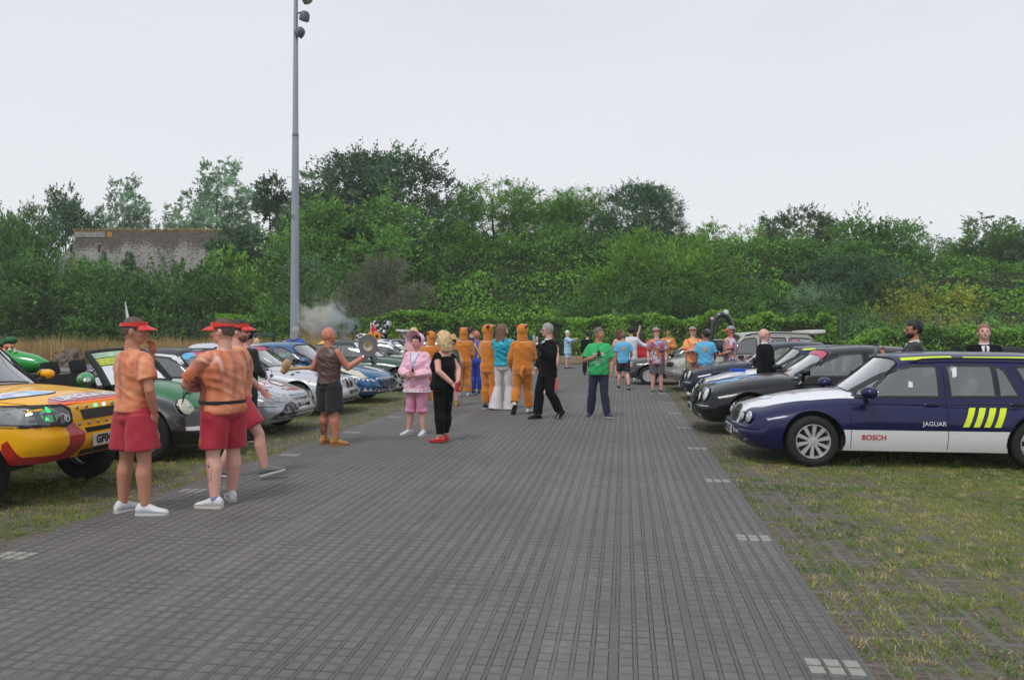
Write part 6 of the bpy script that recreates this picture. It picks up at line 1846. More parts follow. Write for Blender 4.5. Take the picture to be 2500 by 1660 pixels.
spot = M(nt, 'MULTIPLY', RAMP(nt, M(nt, 'ADD', vz, M(nt, 'MULTIPLY', NOISE(nt, co, 14, 2), .12)), [(0.30, 1.0), (0.32, 0.0)]), RAMP(nt, sel, [(0.34, 0.0), (0.38, 1.0)]))
setc(nt, b, 'Base Color', RGBMIX(nt, spot, srgb(196, 198, 206), srgb(20, 20, 22)))
b.inputs['Metallic'].default_value = .1; b.inputs['Roughness'].default_value = .35; b.inputs['Coat Weight'].default_value = .6
SPOT = m
P = saloon_spec(SPOT); P['mpaint'] = DARKP
L4 = Car('saloon_car', 'silver saloon covered in black spots behind the bald man in the vest', 'car', P, (-5.6, 15.6, 0), PI + R(0), .8)
for sg in (-1, 1):
 for (a_, r_) in ((0.64, .07), (0.48, .065)): L4.round_lamp(sg * a_, 0.60, r_, ring=DARKP, depth=.03)
 g = L4.add_patch('kidney_grille', GAP, [(sg * 0.03, 0.53), (sg * 0.16, 0.53), (sg * 0.19, 0.60), (sg * 0.17, 0.69), (sg * 0.04, 0.69)], 'x', -1, .008)
 L4.add_ribbon('grille_surround', CHROME, [(sg * 0.03, 0.53), (sg * 0.16, 0.53), (sg * 0.19, 0.60), (sg * 0.17, 0.69), (sg * 0.04, 0.69)], .02, 'x', -1, .014, True, parent=g)
L4.add_patch('lower_intake', GAP, [(-0.5, 0.27), (0.5, 0.27), (0.48, 0.34), (-0.48, 0.34)], 'x', -1, .004)
L4.plate('BU02 WYB', 0.43); sunstrip(L4, BANNER)
L4.add_patch('tax_disc', pmat('pale sticker', srgb(214, 226, 222), 0.5), ell_poly(0.30, 1.08, .06, .06), 'x', -1, .006)
SPT = pmat('black spot vinyl', srgb(24, 24, 27), .5)
q_ = random.Random(4)
for k in range(46):
 if k < 30: x_, y_, vw, sg_ = q_.uniform(.25, 4.4), q_.uniform(.45, .92), 'y', 1
 else: x_, y_, vw, sg_ = q_.uniform(.3, 1.3), q_.uniform(-.6, .6), 'z', -1
 if vw == 'y' and min(math.hypot(x_ - w_, y_ - .32) for w_ in L4.P['wx']) < .45: continue
 L4.add_patch('black_spot', SPT, blob(x_, y_, q_.uniform(.03, .055), 9, k, q_.uniform(.7, 1.5)), vw, sg_, .004, grid=.2)
t = thing('carved_wooden_prop', 'tan knobbly wooden prop lying across the spotted saloon bonnet', 'prop', (0, 0, 0))
pa = W(704, 15.0, ZV(905, 15.0)); pb = W(772, 15.0, ZV(897, 15.0))
WOOD = pmat('tan wood', srgb(186, 146, 100), .8, var=.2, vs=8)
bm = bmesh.new(); add_tube(bm, [pa + Vector((0, 0, .03)), pa.lerp(pb, .5) + Vector((0, 0, .02)), pb], [.035, .032, .045], 10); bm_obj('handle', bm, WOOD, t)
bm = bmesh.new(); add_ell(bm, pa + Vector((-0.04, 0, .10)), (.085, .08, .13), Matrix.Rotation(.2, 3, 'Y')); add_ell(bm, pa + Vector((-0.09, 0, .0)), (.07, .07, .06)); add_ell(bm, pb, (.07, .07, .06)); bm_obj('carved_head', bm, WOOD, t)
BLUEP = paint('bright blue metallic paint', srgb(20, 92, 142), 0.35, .3, .05)
P = base_spec(4.65, 0.91, 0.95, 2.72, 0.33, 0.66, 0.95, 1.50, 0.90, 2.35, 1.44, 3.35, 4.25, ztail=0.99, paint=BLUEP, rim=.215, spokes=7, style='wide', seat=SEATM, ncurve=.26,
nosep=[(0, .10), (.2, .02), (.4, 0.0), (.6, .03), (.9, .09), (1, .2)])
P['top'] = [(0.0, 0.60), (0.12, 0.68), (0.5, 0.80), (1.5, 0.95), (2.2, .92), (4.2, .99), (4.65, .9)]
P['windows'] = side_windows(P, [(2.75, 2.78, 0.035)], 0.93, 1.32, (3.85, 3.5), 1.70, 2.42)
P['mirror'] = (1.78, 1.0)
P['seam_side'] = [[(1.5, .28), (1.5, .6), (1.6, .9)], [(2.75, .28), (2.75, .92)]]
P['handles'] = [(2.6, .82)]
L5 = Car('saloon_car', 'blue saloon painted as a shark with white teeth round its mouth', 'car', P, (-5.55, 18.2, 0), PI + R(-3), .8)
for sg in (-1, 1):
 L5.add_patch('headlight', pmat('cream lamp cover', srgb(206, 202, 182), .3, coat=.5, var=.12, vs=14), [(0.30, 0.615), (0.42, 0.60), (1.05, 0.78), (0.98, 0.815), (0.55, 0.74)], 'y', sg, .012, bulge=.01)
 bm = bmesh.new()
 up = []; dn = []
 for k in range(13):
  x_ = 0.16 + k * 0.095
  up += [(x_, 0.565 + 0.012 * k), (x_ + 0.047, 0.515 + 0.012 * k)]
 band = up + [(0.16 + 13 * .095, .73), (0.7, .66), (0.16, .595)]
 L5.patch(bm, band, 'y', sg, .006, .3)
 tri = []
 for k in range(9):
  x_ = 0.10 + k * 0.10
  hgt = [0.05, 0.07, 0.09, 0.10, 0.12, 0.14, .15, .13, .1][k]
  L5.patch(bm, [(x_, 0.30), (x_ + .10, 0.30), (x_ + .05, 0.31 + hgt)], 'y', sg, .006, .3)
 bm_obj('shark_teeth', bm, WHITEV, L5.root, smooth=False)
bm = bmesh.new()
for k in range(10):
 y_ = -0.62 + k * 0.124
 L5.patch(bm, [(y_, 0.60), (y_ + .115, 0.60), (y_ + .06, 0.55)], 'x', -1, .008, .3)
 L5.patch(bm, [(y_, 0.285), (y_ + .115, 0.285), (y_ + .06, 0.345)], 'x', -1, .008, .3)
bm_obj('nose_teeth', bm, WHITEV, L5.root, smooth=False)
L5.add_patch('grille', GAP, [(-0.50, 0.37), (0.50, 0.37), (0.54, 0.52), (-0.54, 0.52)], 'x', -1, .006)
for z_ in (.40, .44, .48): L5.add_ribbon('grille_bar', pmat('grey grille bar', srgb(110, 116, 124), .3, metal=.5), [(-0.5, z_), (0.5, z_)], .014, 'x', -1, .012)
L5.add_patch('bonnet_stripe', WHITEV, [(0.22, -0.12), (0.22, 0.14), (1.35, 0.22), (1.35, -0.2)], 'z', -1, .004)
L5.add_patch('scoop', GAP, [(0.7, -0.08), (0.7, 0.10), (0.95, 0.12), (0.95, -.1)], 'z', -1, .008)
L5.plate('BY05 FXU', 0.34, y0=-0.05)
L5.add_text('YATI', 0.13, (2.42, 1.12), pmat('pale window lettering', srgb(150, 200, 196), .5), 'y', 1, .006)
DGRN = paint('deep green paint', srgb(24, 66, 52), .2, .3, .06)
P = saloon_spec(DGRN); P['roofpaint'] = DGRN; P['mirror'] = (1.66, 1.03)
P['gparts'] = [('roof_stripe', pmat('roof yellow', srgb(226, 170, 30), .4, coat=.4), 'z', [(2.9, -0.56), (3.6, -0.56), (3.6, 0.60), (2.9, 0.60)]),
('roof_panel', pmat('roof black', srgb(26, 28, 28), .4, coat=.4), 'z', [(2.1, -0.56), (2.9, -0.56), (2.9, 0.60), (2.1, 0.60)])]
L6 = Car('saloon_car', 'dark green saloon with amber side marker and yellow and black roof', 'car', P, (-5.45, 22.2, 0), PI + R(0), .7)
L6.add_patch('side_marker', AMBER, [(0.44, 0.56), (0.62, 0.56), (0.62, 0.60), (0.44, 0.60)], 'y', 1, .008)
for sg in (-1, 1): L6.round_lamp(sg * .6, .6, .075)
L6.add_patch('white_flash', WHITEV, [(1.9, 1.20), (2.2, 1.36), (2.3, 1.36), (2.05, 1.16)], 'y', 1, .006)
L6.add_ribbon('sill_strip', pmat('pale sill strip', srgb(120, 150, 140), .4), [(1.4, .30), (3.2, .30)], .03, 'y', 1, .006)
m, nt, b = new_mat('white paint with cow patches')
co = COORD(nt)
f = RAMP(nt, NOISE(nt, MAPV(nt, co, (1, 1, 1), (0, 0, 0), (3.1, 0, 0)), 2.6, 1.5, .5, .6), [(0.585, 0.0), (0.60, 1.0)])
setc(nt, b, 'Base Color', RGBMIX(nt, f, srgb(212, 214, 218), srgb(22, 22, 24))); b.inputs['Roughness'].default_value = .3; b.inputs['Coat Weight'].default_value = 1
COW = m
P = base_spec(4.3, 0.87, 0.85, 2.6, 0.31, 0.70, 0.95, 1.35, 0.93, 2.1, 1.47, 3.4, 4.05, tail='estate', ztail=0.97, paint=COW, rim=.2, seat=SEATM)
P['gh'].update(roof=[(1.8, 1.38), (2.2, 1.44), (2.8, 1.47), (3.5, 1.43), (4.0, 1.33)])
P['windows'] = side_windows(P, [(2.62, 2.64, 0.04)], 0.95, 1.33, (3.8, 3.5), 1.52, 2.16); P['mirror'] = (1.56, 1.02); P['mpaint'] = WHITEV
L7 = Car('hatchback_car', 'white hatchback with black cow patches and white mirror beyond the green saloon', 'car', P, (-5.5, 25.3, 0), PI, .6)
P = saloon_spec(paint('dark grey paint', srgb(44, 48, 56), .3)); P['seat'] = SEATD
L8 = Car('saloon_car', 'dark grey saloon with pale windscreen strip behind the woman in the pink bonnet', 'car', P, (-5.6, 28.1, 0), PI, .5)
sunstrip(L8, BANNER)
P = base_spec(4.2, 0.86, 0.8, 2.5, 0.31, 0.72, 0.95, 1.30, 0.93, 2.05, 1.46, 3.3, 3.9, tail='estate', ztail=.96, paint=BLACKP, rim=.2, seat=SEATD)
P['windows'] = side_windows(P, [(2.5, 2.52, 0.04)], 0.95, 1.33, (3.7, 3.4), 1.5, 2.12)
L9 = Car('hatchback_car', 'black hatchback with tall white rear wing at the end of the left row', 'car', P, (-5.2, 30.6, 0), PI, .5)
bm = bmesh.new(); add_box(bm, (3.6, 0, 1.74), (0.32, 1.5, 0.05), Matrix.Rotation(R(-12), 3, 'Y'), bevel=.015)
wg = bm_obj('rear_wing', bm, WHITEV, L9.root)
for sy in (-.45, -.15, .15, .45):
 bm = bmesh.new(); add_tube(bm, [(3.45, sy, 1.42), (3.62, sy + (.08 if sy > 0 else -.08), 1.73)], .02, 6); bm_obj('wing_strut', bm, WHITEV, wg)
P = base_spec(4.2, 0.86, 0.8, 2.5, 0.31, 0.72, 0.95, 1.30, 0.93, 2.05, 1.46, 3.3, 3.9, tail='estate', ztail=.96, paint=paint('mid blue paint', srgb(50, 90, 168), .3), rim=.2, seat=SEATD)
P['windows'] = side_windows(P, [(2.5, 2.52, 0.04)], 0.95, 1.33, (3.7, 3.4), 1.5, 2.12)
L10 = Car('hatchback_car', 'mid blue hatchback furthest along the left row behind the blue overalls', 'car', P, (-5.15, 33.4, 0), PI, .5)
t = thing('union_flag', 'red white and blue union flag standing on the black and white car roof', 'flag', (0, 0, 0))
m, nt, b = new_mat('flag cloth')
co = COORD(nt); x, y, z = SEP(nt, co)
d1 = M(nt, 'ABSOLUTE', M(nt, 'SUBTRACT', M(nt, 'ABSOLUTE', x), M(nt, 'ABSOLUTE', M(nt, 'MULTIPLY', z, 1.0))))
dx_ = M(nt, 'MINIMUM', M(nt, 'ABSOLUTE', x), M(nt, 'ABSOLUTE', z))
wht = M(nt, 'MAXIMUM', M(nt, 'LESS_THAN', d1, .045), M(nt, 'LESS_THAN', dx_, .075))
rd = M(nt, 'MAXIMUM', M(nt, 'LESS_THAN', d1, .016), M(nt, 'LESS_THAN', dx_, .042))
setc(nt, b, 'Base Color', RGBMIX(nt, rd, RGBMIX(nt, wht, srgb(56, 64, 130), srgb(214, 214, 222)), srgb(204, 40, 60)))
b.inputs['Roughness'].default_value = .8
d = 24.6
for (u0, v0, u1, v1, u2, v2) in ((906, 790, 921, 808, 904, 817), (920, 806, 938, 822, 922, 815)):
 c0 = W((u0 + u1 + u2) / 3, d, ZV((v0 + v1 + v2) / 3, d))
 bm = bmesh.new()
 P3 = [W(u0, d, ZV(v0, d)) - c0, W(u1, d, ZV(v1, d)) - c0, W(u2, d, ZV(v2, d)) - c0]
 for s_ in (-.006, .006):
  add_poly(bm, [p * 1.25 + Vector((0, s_, 0)) for p in P3])
 o = bm_obj('flag_panel', bm, m, t, smooth=False); o.location = c0
pf = W(905, d, 0)
bm = bmesh.new(); add_tube(bm, [(pf.x, pf.y, 1.38), (pf.x, pf.y, ZV(789, d))], .012, 6); bm_obj('pole', bm, WHITEV, t)
for i_, u in enumerate((904, 920)):
 d = 24.4; p = W(u, d, ZV(821, d))
 t = thing('sunflower', ['orange sunflower fixed on the cow patterned car roof, left one', 'orange sunflower fixed on the cow patterned car roof, right one'][i_], 'flower', p, YAW, 'sunflowers on the car roof')
 bm = bmesh.new()
 for k in range(12):
  a = 2 * PI * k / 12
  add_ell(bm, (0.085 * math.cos(a), 0, 0.085 * math.sin(a)), (.055, .012, .028), Matrix.Rotation(-a, 3, 'Y'), n=8)
 bm_obj('petals', bm, pmat('petal orange', srgb(232, 150, 30), .7), t)
 bm = bmesh.new(); add_ell(bm, (0, -.01, 0), (.055, .025, .055), n=12); bm_obj('seed_head', bm, pmat('seed brown', srgb(80, 44, 22), .9), t)
 bm = bmesh.new(); add_tube(bm, [(0, .01, -.02), (0, .02, -.22)], .01, 6); bm_obj('stem', bm, pmat('stem green', srgb(80, 104, 50), 0.8), t)
m, nt, b = new_mat('cow print plush')
co = COORD(nt)
setc(nt, b, 'Base Color', RGBMIX(nt, RAMP(nt, NOISE(nt, co, 9, 1.5), [(0.5, 0.0), (0.52, 1.0)]), srgb(206, 206, 202), srgb(26, 26, 28))); b.inputs['Roughness'].default_value = .9
PLUSH = m
t = thing('cow_print_cushion', 'black and white cow print cushion on the green saloon roof', 'cushion', W(893, 23.6, 1.50), 0)
bm = bmesh.new(); add_ell(bm, (-.12, 0, .03), (.20, .14, .12)); bm_obj('cushion', bm, PLUSH, t)
bm = bmesh.new(); add_ell(bm, (.14, 0, -.02), (.17, .13, .10)); bm_obj('cushion', bm, PLUSH, t)
t = thing('cow_head_prop', 'black cow head prop with patterned ears on the far black car', 'prop', W(932, 29.5, 1.40), YAW)
bm = bmesh.new(); add_ell(bm, (0, 0, .22), (.24, .2, .3)); add_ell(bm, (0, -.14, .08), (.15, .12, .12)); bm_obj('head', bm, BLKPL, t)
for sx in (-.2, .2):
 bm = bmesh.new(); add_ell(bm, (sx, 0, .58), (.17, .1, .16)); bm_obj('ear', bm, PLUSH, t)
 bm = bmesh.new(); add_ell(bm, (sx * .55, -.17, .30), (.06, .04, .07), n=10); bm_obj('eye', bm, WHITEV, t)
bm = bmesh.new(); add_box(bm, (0.7, 0, .0), (1.8, 1.2, .10), bevel=.04); bm_obj('roof_mat', bm, pmat('black fleece', srgb(24, 25, 27), .95), t)
d = 27.0; p = W(646, d)
t = thing('steel_frame', 'dark green steel frame bin behind the silver cars', 'bin', (p.x, p.y, 0), YAW)
GST = pmat('dark green steel', srgb(52, 78, 68), .6, var=.1)
bm = bmesh.new(); add_box(bm, (0, 0, 1.60), (0.76, 0.5, 0.10), bevel=.01); bm_obj('top_rail', bm, GST, t, smooth=False)
for sx in (-.33, .33):
 bm = bmesh.new(); add_box(bm, (sx, 0, .78), (.09, .09, 1.55)); bm_obj('post', bm, GST, t, smooth=False)
bm = bmesh.new(); add_box(bm, (0, .1, .7), (.58, .3, 1.1), bevel=.02); bm_obj('container', bm, GST, t, smooth=False)
q = W(309, 13.6)
t = thing('car_flag', 'narrow white pennant standing up behind the head of the leftmost man', 'flag', (q.x, q.y, 0))
bm = bmesh.new(); add_tube(bm, [(0.02, 0, 1.2), (0, 0, 1.9), (-.02, 0, ZV(736, 13.6))], .007, 6); bm_obj('pole', bm, WHITEV, t)
bm = bmesh.new(); z1_, z0_ = ZV(736, 13.6), ZV(775, 13.6)
for y_ in (-.004, .004): add_poly(bm, [(-.03, y_, z1_), (.01, y_, lerp(z1_, z0_, .4)), (.05, y_, z0_), (.0, y_, z0_)])
bm_obj('pennant', bm, WHITEV, t, smooth=False)
def remesh(bm, voxel, smooth=2):
 me = bpy.data.meshes.new('t'); bm.to_mesh(me); bm.free()
 ob = bpy.data.objects.new('t', me); COL.objects.link(ob)
 md = ob.modifiers.new('r', 'REMESH'); md.mode = 'VOXEL'; md.voxel_size = voxel; md.use_smooth_shade = True
 if smooth:
  sm = ob.modifiers.new('s', 'SMOOTH'); sm.factor = 0.5; sm.iterations = smooth
 dg = bpy.context.evaluated_depsgraph_get()
 out = bpy.data.meshes.new_from_object(ob.evaluated_get(dg))
 bpy.data.objects.remove(ob); bpy.data.meshes.remove(me)
 return out
def folds(me, amp, sx=4.0, sz=11.0, seed=0.0, zmid=None):
 n = len(me.vertices)
 co = np.empty(n * 3, dtype=np.float32); me.vertices.foreach_get('co', co); co = co.reshape(-1, 3)
 no = np.empty(n * 3, dtype=np.float32); me.vertices.foreach_get('normal', no); no = no.reshape(-1, 3)
 d = np.empty(n)
 for i in range(n):
  x, y, z = co[i]
  a = mnoise.noise(Vector((x * sx + z * 3.0 + seed, y * sx, z * sz + x * 5.0)))
  b_ = mnoise.noise(Vector((x * sx * 2.6 - z * 6 + seed, y * sx * 2.6, z * sz * 1.7)))
  d[i] = (1 - abs(a) * 2.2) * 0.7 + b_ * 0.45
 co += no * (d * amp * 1.9)[:, None]
 me.vertices.foreach_set('co', co.ravel()); me.update()
def SKIN(tone):
 key = 'skin ' + tone
 if key in MATS: return MATS[key]
 c = {'tan': srgb(188, 138, 112), 'fair': srgb(216, 172, 156), 'red': srgb(196, 132, 108), 'pale': srgb(220, 182, 166), 'brown': srgb(172, 126, 98)}[tone]
 m, nt, b = new_mat(key)
 co = COORD(nt)
 f = NOISE(nt, co, 9, 4, .6)
 f2 = NOISE(nt, co, 2.5, 3, .5)
 c2 = (min(1, c[0] * 1.05), c[1] * 0.80, c[2] * 0.78)
 mixc = RGBMIX(nt, RAMP(nt, M(nt, 'ADD', M(nt, 'MULTIPLY', f, .5), M(nt, 'MULTIPLY', f2, .5)), [(0.35, 0.0), (0.7, 0.85)]), c, c2)
 setc(nt, b, 'Base Color', mixc); b.inputs['Roughness'].default_value = 0.5
 b.inputs['Subsurface Weight'].default_value = 0.15; b.inputs['Subsurface Radius'].default_value = (1, .35, .2); b.inputs['Subsurface Scale'].default_value = 0.008
 return m
def cloth(name, col, var=0.10, rough=0.85, sheen=0.15, bump=0.15, bs=220, vs=3.0, **kw):
 return pmat(name, col, rough, var=var, vs=vs, sheen=sheen, bump=bump, bs=bs, **kw)
EYEW = pmat('eye white', srgb(206, 200, 194), .3); EYEB = pmat('dark iris', srgb(40, 30, 26), .2); LIPS = pmat('lips', srgb(166, 96, 88), .5)
SHADES = pmat('sunglasses lens', srgb(14, 13, 14), .08, coat=1)
TORSO = {'m': [(.84, .158, .110, 0), (.92, .166, .118, -.005), (1.0, .152, .108, 0), (1.10, .154, .110, .005), (1.22, .170, .120, .005), (1.33, .176, .120, 0), (1.39, .160, .100, -.005), (1.44, .108, .078, -.01), (1.485, .064, .060, -.01)],
'f': [(.84, .168, .122, -.01), (.92, .176, .128, -.01), (1.0, .150, .108, 0), (1.10, .134, .100, .005), (1.22, .150, .125, .012), (1.33, .158, .112, .005), (1.39, .142, .090, -.005), (1.44, .096, .070, -.01), (1.485, .060, .056, -.01)]}
def loft_torso(bm, sec, grow, fat=1.0, z0=None, z1=None, belly=0.0, n=28, hem=None):
 def at(z):
  return [interp([(s_[0], s_[i]) for s_ in sec], z) for i in (1, 2, 3)]
 z0 = sec[0][0] if z0 is None else z0; z1 = sec[-1][0] if z1 is None else z1
 rings = []
 K = 16
 for k in range(K + 1):
  z = lerp(z0, z1, k / K)
  rx, ry, oy = at(z)
  if z < sec[0][0] and hem: rx += (sec[0][0] - z) * hem; ry += (sec[0][0] - z) * hem
  f = lerp(1.0, fat, max(0, min(1, (1.42 - z) / 0.16)))
  b_ = belly * math.exp(-((z - 1.04) / 0.15) ** 2)
  ring = []
  for j in range(n):
   a = 2 * PI * j / n
   c_, s_ = math.cos(a), math.sin(a)
   x = (abs(c_) ** 0.85) * (1 if c_ > 0 else -1) * (rx * f + grow)
   y = (abs(s_) ** 0.9) * (1 if s_ > 0 else -1) * (ry * f + grow) + oy + (b_ * max(0, s_) if s_ > 0 else 0)
   ring.append(Vector((x, y, z)))
  rings.append(ring)
 add_ring_loft(bm, rings)
def hand(bm, w, d, n, curl=0.5, thumb=1, s=1.0, spread=0.12):
 """w wrist, d direction of the fingers, n palm normal (fingers curl towards it), thumb +1/-1 side"""
 d = Vector(d).normalized(); n = Vector(n); n = (n - d * n.dot(d)).normalized(); l = d.cross(n)
 w = Vector(w)
 rot = Matrix((l, d, n)).transposed()
 add_ell(bm, w + d * .048 * s, (.040 * s, .054 * s, .017 * s), rot, n=12)
 for i, ln in enumerate((.066, .078, .072, .056)):
  k = (i - 1.5) * -thumb
  b0 = w + d * (.086 - abs(i - 1.3) * .004) * s + l * k * .0205 * s
  dd = (d + l * k * spread).normalized()
  a1, a2, a3 = curl * 0.7, curl * 1.5, curl * 2.1
  p1 = b0 + (dd * math.cos(a1) + n * math.sin(a1)) * ln * .45 * s
  p2 = p1 + (dd * math.cos(a2) + n * math.sin(a2)) * ln * .32 * s
  p3 = p2 + (dd * math.cos(a3) + n * math.sin(a3)) * ln * .25 * s
  add_tube(bm, [b0 - dd * .02, b0, p1, p2, p3], [.0085 * s, .0095 * s, .009 * s, .0082 * s, .006 * s], 8)
 tb = w + d * .022 * s + l * thumb * .026 * s
 td = (d * .72 + l * thumb * .62 + n * (.25 + curl * .3)).normalized()
 t1 = tb + td * .036 * s; t2 = t1 + (td + n * curl * .4 + d * .2).normalized() * .03 * s
 add_tube(bm, [tb, t1, t2], [.014 * s, .0115 * s, .008 * s], 8)
def limb_pts(a, b_, mid=None): return [Vector(a), Vector(b_)]
class Person:
 def __init__(s, label, pos, theta, H, tone='fair', sex='m', fat=1.0, belly=0.0, vox=0.014, head=(0, 0), armR=None, armL=None, legR=None, legL=None, lean=0.0, fist=(0.45, 0.45), group=None, name='person', arm=1.0, legfat=1.0, feet=True, shoulder=1.0):
  s.root = thing(name, label, 'person', (pos.x, pos.y, 0), YAW - R(theta), group)
  k = H / 1.785; s.root.scale = (k, k, k); s.k = k
  s.vox = vox; s.sex = sex; s.fat = fat; s.belly = belly; s.tone = tone; s.lean = R(lean); s.af = arm; s.lf = legfat
  s.sw = (.168 if sex == 'm' else .148) * shoulder
  s.S = {1: Vector((s.sw, -.005, 1.40)), -1: Vector((-s.sw, -.005, 1.40))}
  dR = ((.235, -.02, 1.13), (.235, .06, .885));
  s.A = {1: [Vector(q) for q in (armR or dR)[:2]], -1: [Vector(q) for q in (armL or tuple((-q[0], q[1], q[2]) for q in dR))[:2]]}
  s.hd = {1: (armR[2] if armR and len(armR) > 2 else None), -1: (armL[2] if armL and len(armL) > 2 else None)}
  s.hn = {1: (armR[3] if armR and len(armR) > 3 else None), -1: (armL[3] if armL and len(armL) > 3 else None)}
  lR = ((.105, .02, .49), (.115, -.01, .085), 8, 0)
  lL = ((-.105, .02, .49), (-.115, -.01, .085), -8, 0)
  s.Lg = {1: legR or lR, -1: legL or lL}
  s.hip = {1: Vector((.092, 0, .90)), -1: Vector((-.092, 0, .90))}
  s.fist = {1: fist[0], -1: fist[1]}
  yaw, pitch = R(-head[0]), R(-head[1])
  piv = Vector((0, 0, 1.50))
  s.HM = Matrix.Translation(piv) @ Matrix.Scale(1.10, 4) @ Matrix.Rotation(yaw, 4, 'Z') @ Matrix.Rotation(pitch, 4, 'X') @ Matrix.Translation(-piv)
  s.LM = Matrix.Translation((0, 0, .92)) @ Matrix.Rotation(-s.lean, 4, 'X') @ Matrix.Translation((0, 0, -.92))
  if s.lean:
   for g in (1, -1):
    s.S[g] = (s.LM @ s.S[g]); s.A[g] = [s.LM @ q for q in s.A[g]]
   s.HM = s.LM @ s.HM
  s.body()
 def torso_tf(s, bm, n0):
  if s.lean:
   vs = [v for v in bm.verts if v.index == -1] if False else bm.verts[n0:]
   bmesh.ops.transform(bm, matrix=s.LM, verts=vs)
 def arms(s, bm, grow, upto=2.0, tip=None, sleeve=1.0, taper=1.0):
  """upto 1 = elbow, 2 = wrist; fractional for short sleeves"""
  for g in (1, -1):
   a, e, w = s.S[g], s.A[g][0], s.A[g][1]
   r0, r1, r2, r3 = .052 * s.af + grow * .9, .043 * s.af + grow, .041 * s.af + grow, .030 * s.af + grow
   if upto >= 1:
    add_rcone(bm, a, r0, e, r1)
    t = upto - 1
    if t > 0:
     q = e.lerp(w, t)
     add_tube(bm, [e, e.lerp(q, .35), q], [r2, r2 * 1.03, lerp(r2, r3, t) * taper], 14)
     add_ell(bm, e, (r2, r2, r2), n=10)
   else:
    q = a.lerp(e, upto)
    add_ell(bm, a, (r0 * .86,) * 3, n=12)
    add_tube(bm, [a, q], [r0 * 1.0, lerp(r0, r1, upto) * 1.16 + .004], 16)
 def legs(s, bm, grow, zend=None, frac=2.0, hemgrow=0.0, g0=None):
  for g in (1, -1):
   h = s.hip[g]; k_ = Vector(s.Lg[g][0]); a = Vector(s.Lg[g][1])
   r0, r1, r2, r3 = .088 * s.lf + grow, .058 * s.lf + grow, .056 * s.lf + grow, .038 * s.lf + grow
   if frac <= 1:
    q = h.lerp(k_, frac)
    add_tube(bm, [h, q], [r0 * 1.03, lerp(r0, r1, frac) + hemgrow], 18)
    add_ell(bm, h, (r0, r0, r0), n=12)
   else:
    add_rcone(bm, h, r0, k_, r1)
    t = frac - 1
    if t > 0:
     q = k_.lerp(a, t)
     c = k_.lerp(a, min(t, .30)) + Vector((0, -.012, 0))
     pts = [k_, c, q] if t > .3 else [k_, q]
     rr = [r2, r2 * (1.06 if hemgrow else 1.16) + hemgrow * .3, lerp(r2, r3, t) + hemgrow] if t > .3 else [r2, r2 + hemgrow]
     add_tube(bm, pts, rr, 16); add_ell(bm, k_, (r2, r2 * 1.02, r2), n=10)
 def body(s):
  bm = bmesh.new()
  sec = TORSO[s.sex]
  loft_torso(bm, sec, 0.0, s.fat, belly=s.belly)
  add_rcone(bm, (0, -.012, 1.43), .060, (0, .0, 1.56), .052)
  for g in (1, -1): add_rcone(bm, (0, -.02, 1.455), .046, (g * s.sw * .9, -.008, 1.395), .048)
  add_ell(bm, (0, -.01, .90), (.165 * s.fat, .115 * s.fat, .10))
  if s.lean:
   bm.verts.ensure_lookup_table(); bmesh.ops.transform(bm, matrix=s.LM, verts=bm.verts[:])
   add_ell(bm, (0, -.01, .88), (.16 * s.fat, .112 * s.fat, .09))
  s.arms(bm, 0.0)
  for g in (1, -1):
   e, w = s.A[g]
   d = Vector(s.hd[g]) if s.hd[g] else (w - e)
   n = Vector(s.hn[g]) if s.hn[g] else Vector((-g, 0.25, 0))
   dn = d.normalized(); nn_ = (n - dn * n.dot(dn)).normalized(); l = dn.cross(nn_)
   fw = Vector((0, 1, 0.35))
   th = 1 if l.dot(fw) > 0 else -1
   hand(bm, w, d, n, s.fist[g], th, 1.0 if s.sex == 'm' else .92)
  s.legs(bm, 0.0)
  for g in (1, -1):
   a = Vector(s.Lg[g][1]); yw = R(-s.Lg[g][2]); f = Vector((-math.sin(yw), math.cos(yw), 0)); pt = R(s.Lg[g][3])
   f = (f * math.cos(pt) + Vector((0, 0, math.sin(pt)))).normalized()
   add_rcone(bm, a, .034, a + f * .055 + Vector((0, 0, -.045)), .026)
  hb = bmesh.new()
  add_ell(hb, (0, -.008, 1.648), (.0745, .094, .104), n=20)
  add_ell(hb, (0, .022, 1.595), (.056, .066, .068), n=16)
  add_ell(hb, (0, .062, 1.556), (.026, .026, .020), n=10)
  add_ell(hb, (0, .070, 1.672), (.050, .018, .012), n=10)
  add_tube(hb, [(0, .080, 1.660), (0, .100, 1.632), (0, .108, 1.618), (0, .092, 1.610)], [.008, .011, .015, .010], 8)
  add_ell(hb, (0, .083, 1.583), (.024, .011, .009), n=10)
  for g in (1, -1):
   add_ell(hb, (g * .037, .060, 1.615), (.022, .024, .022), n=10)
   add_ell(hb, (g * .077, -.006, 1.630), (.007, .018, .030), Matrix.Rotation(g * .3, 3, 'Z'), n=10)
  add_rcone(hb, (0, -.01, 1.58), .054, (0, -.015, 1.49), .056)
  bmesh.ops.transform(hb, matrix=s.HM, verts=hb.verts)
  me = bpy.data.meshes.new('t'); hb.to_mesh(me); bm.from_mesh(me); bpy.data.meshes.remove(me); hb.free()
  me = remesh(bm, s.vox, 2)
  s.bodyo = link('body', me, s.root, SKIN(s.tone))
  for g in (1, -1):
   bm = bmesh.new(); add_ell(bm, s.HM @ Vector((g * .031, .0765, 1.643)), (.0125, .0125, .0085), n=10); o = bm_obj('eye', bm, EYEW, s.bodyo)
   bm = bmesh.new(); add_ell(bm, s.HM @ Vector((g * .031, .0855, 1.643)), (.0055, .005, .0062), n=8); add_ell(bm, s.HM @ Vector((g * .031, .0835, 1.652)), (.0145, .006, .003), n=8); bm_obj('pupil', bm, EYEB, s.bodyo)
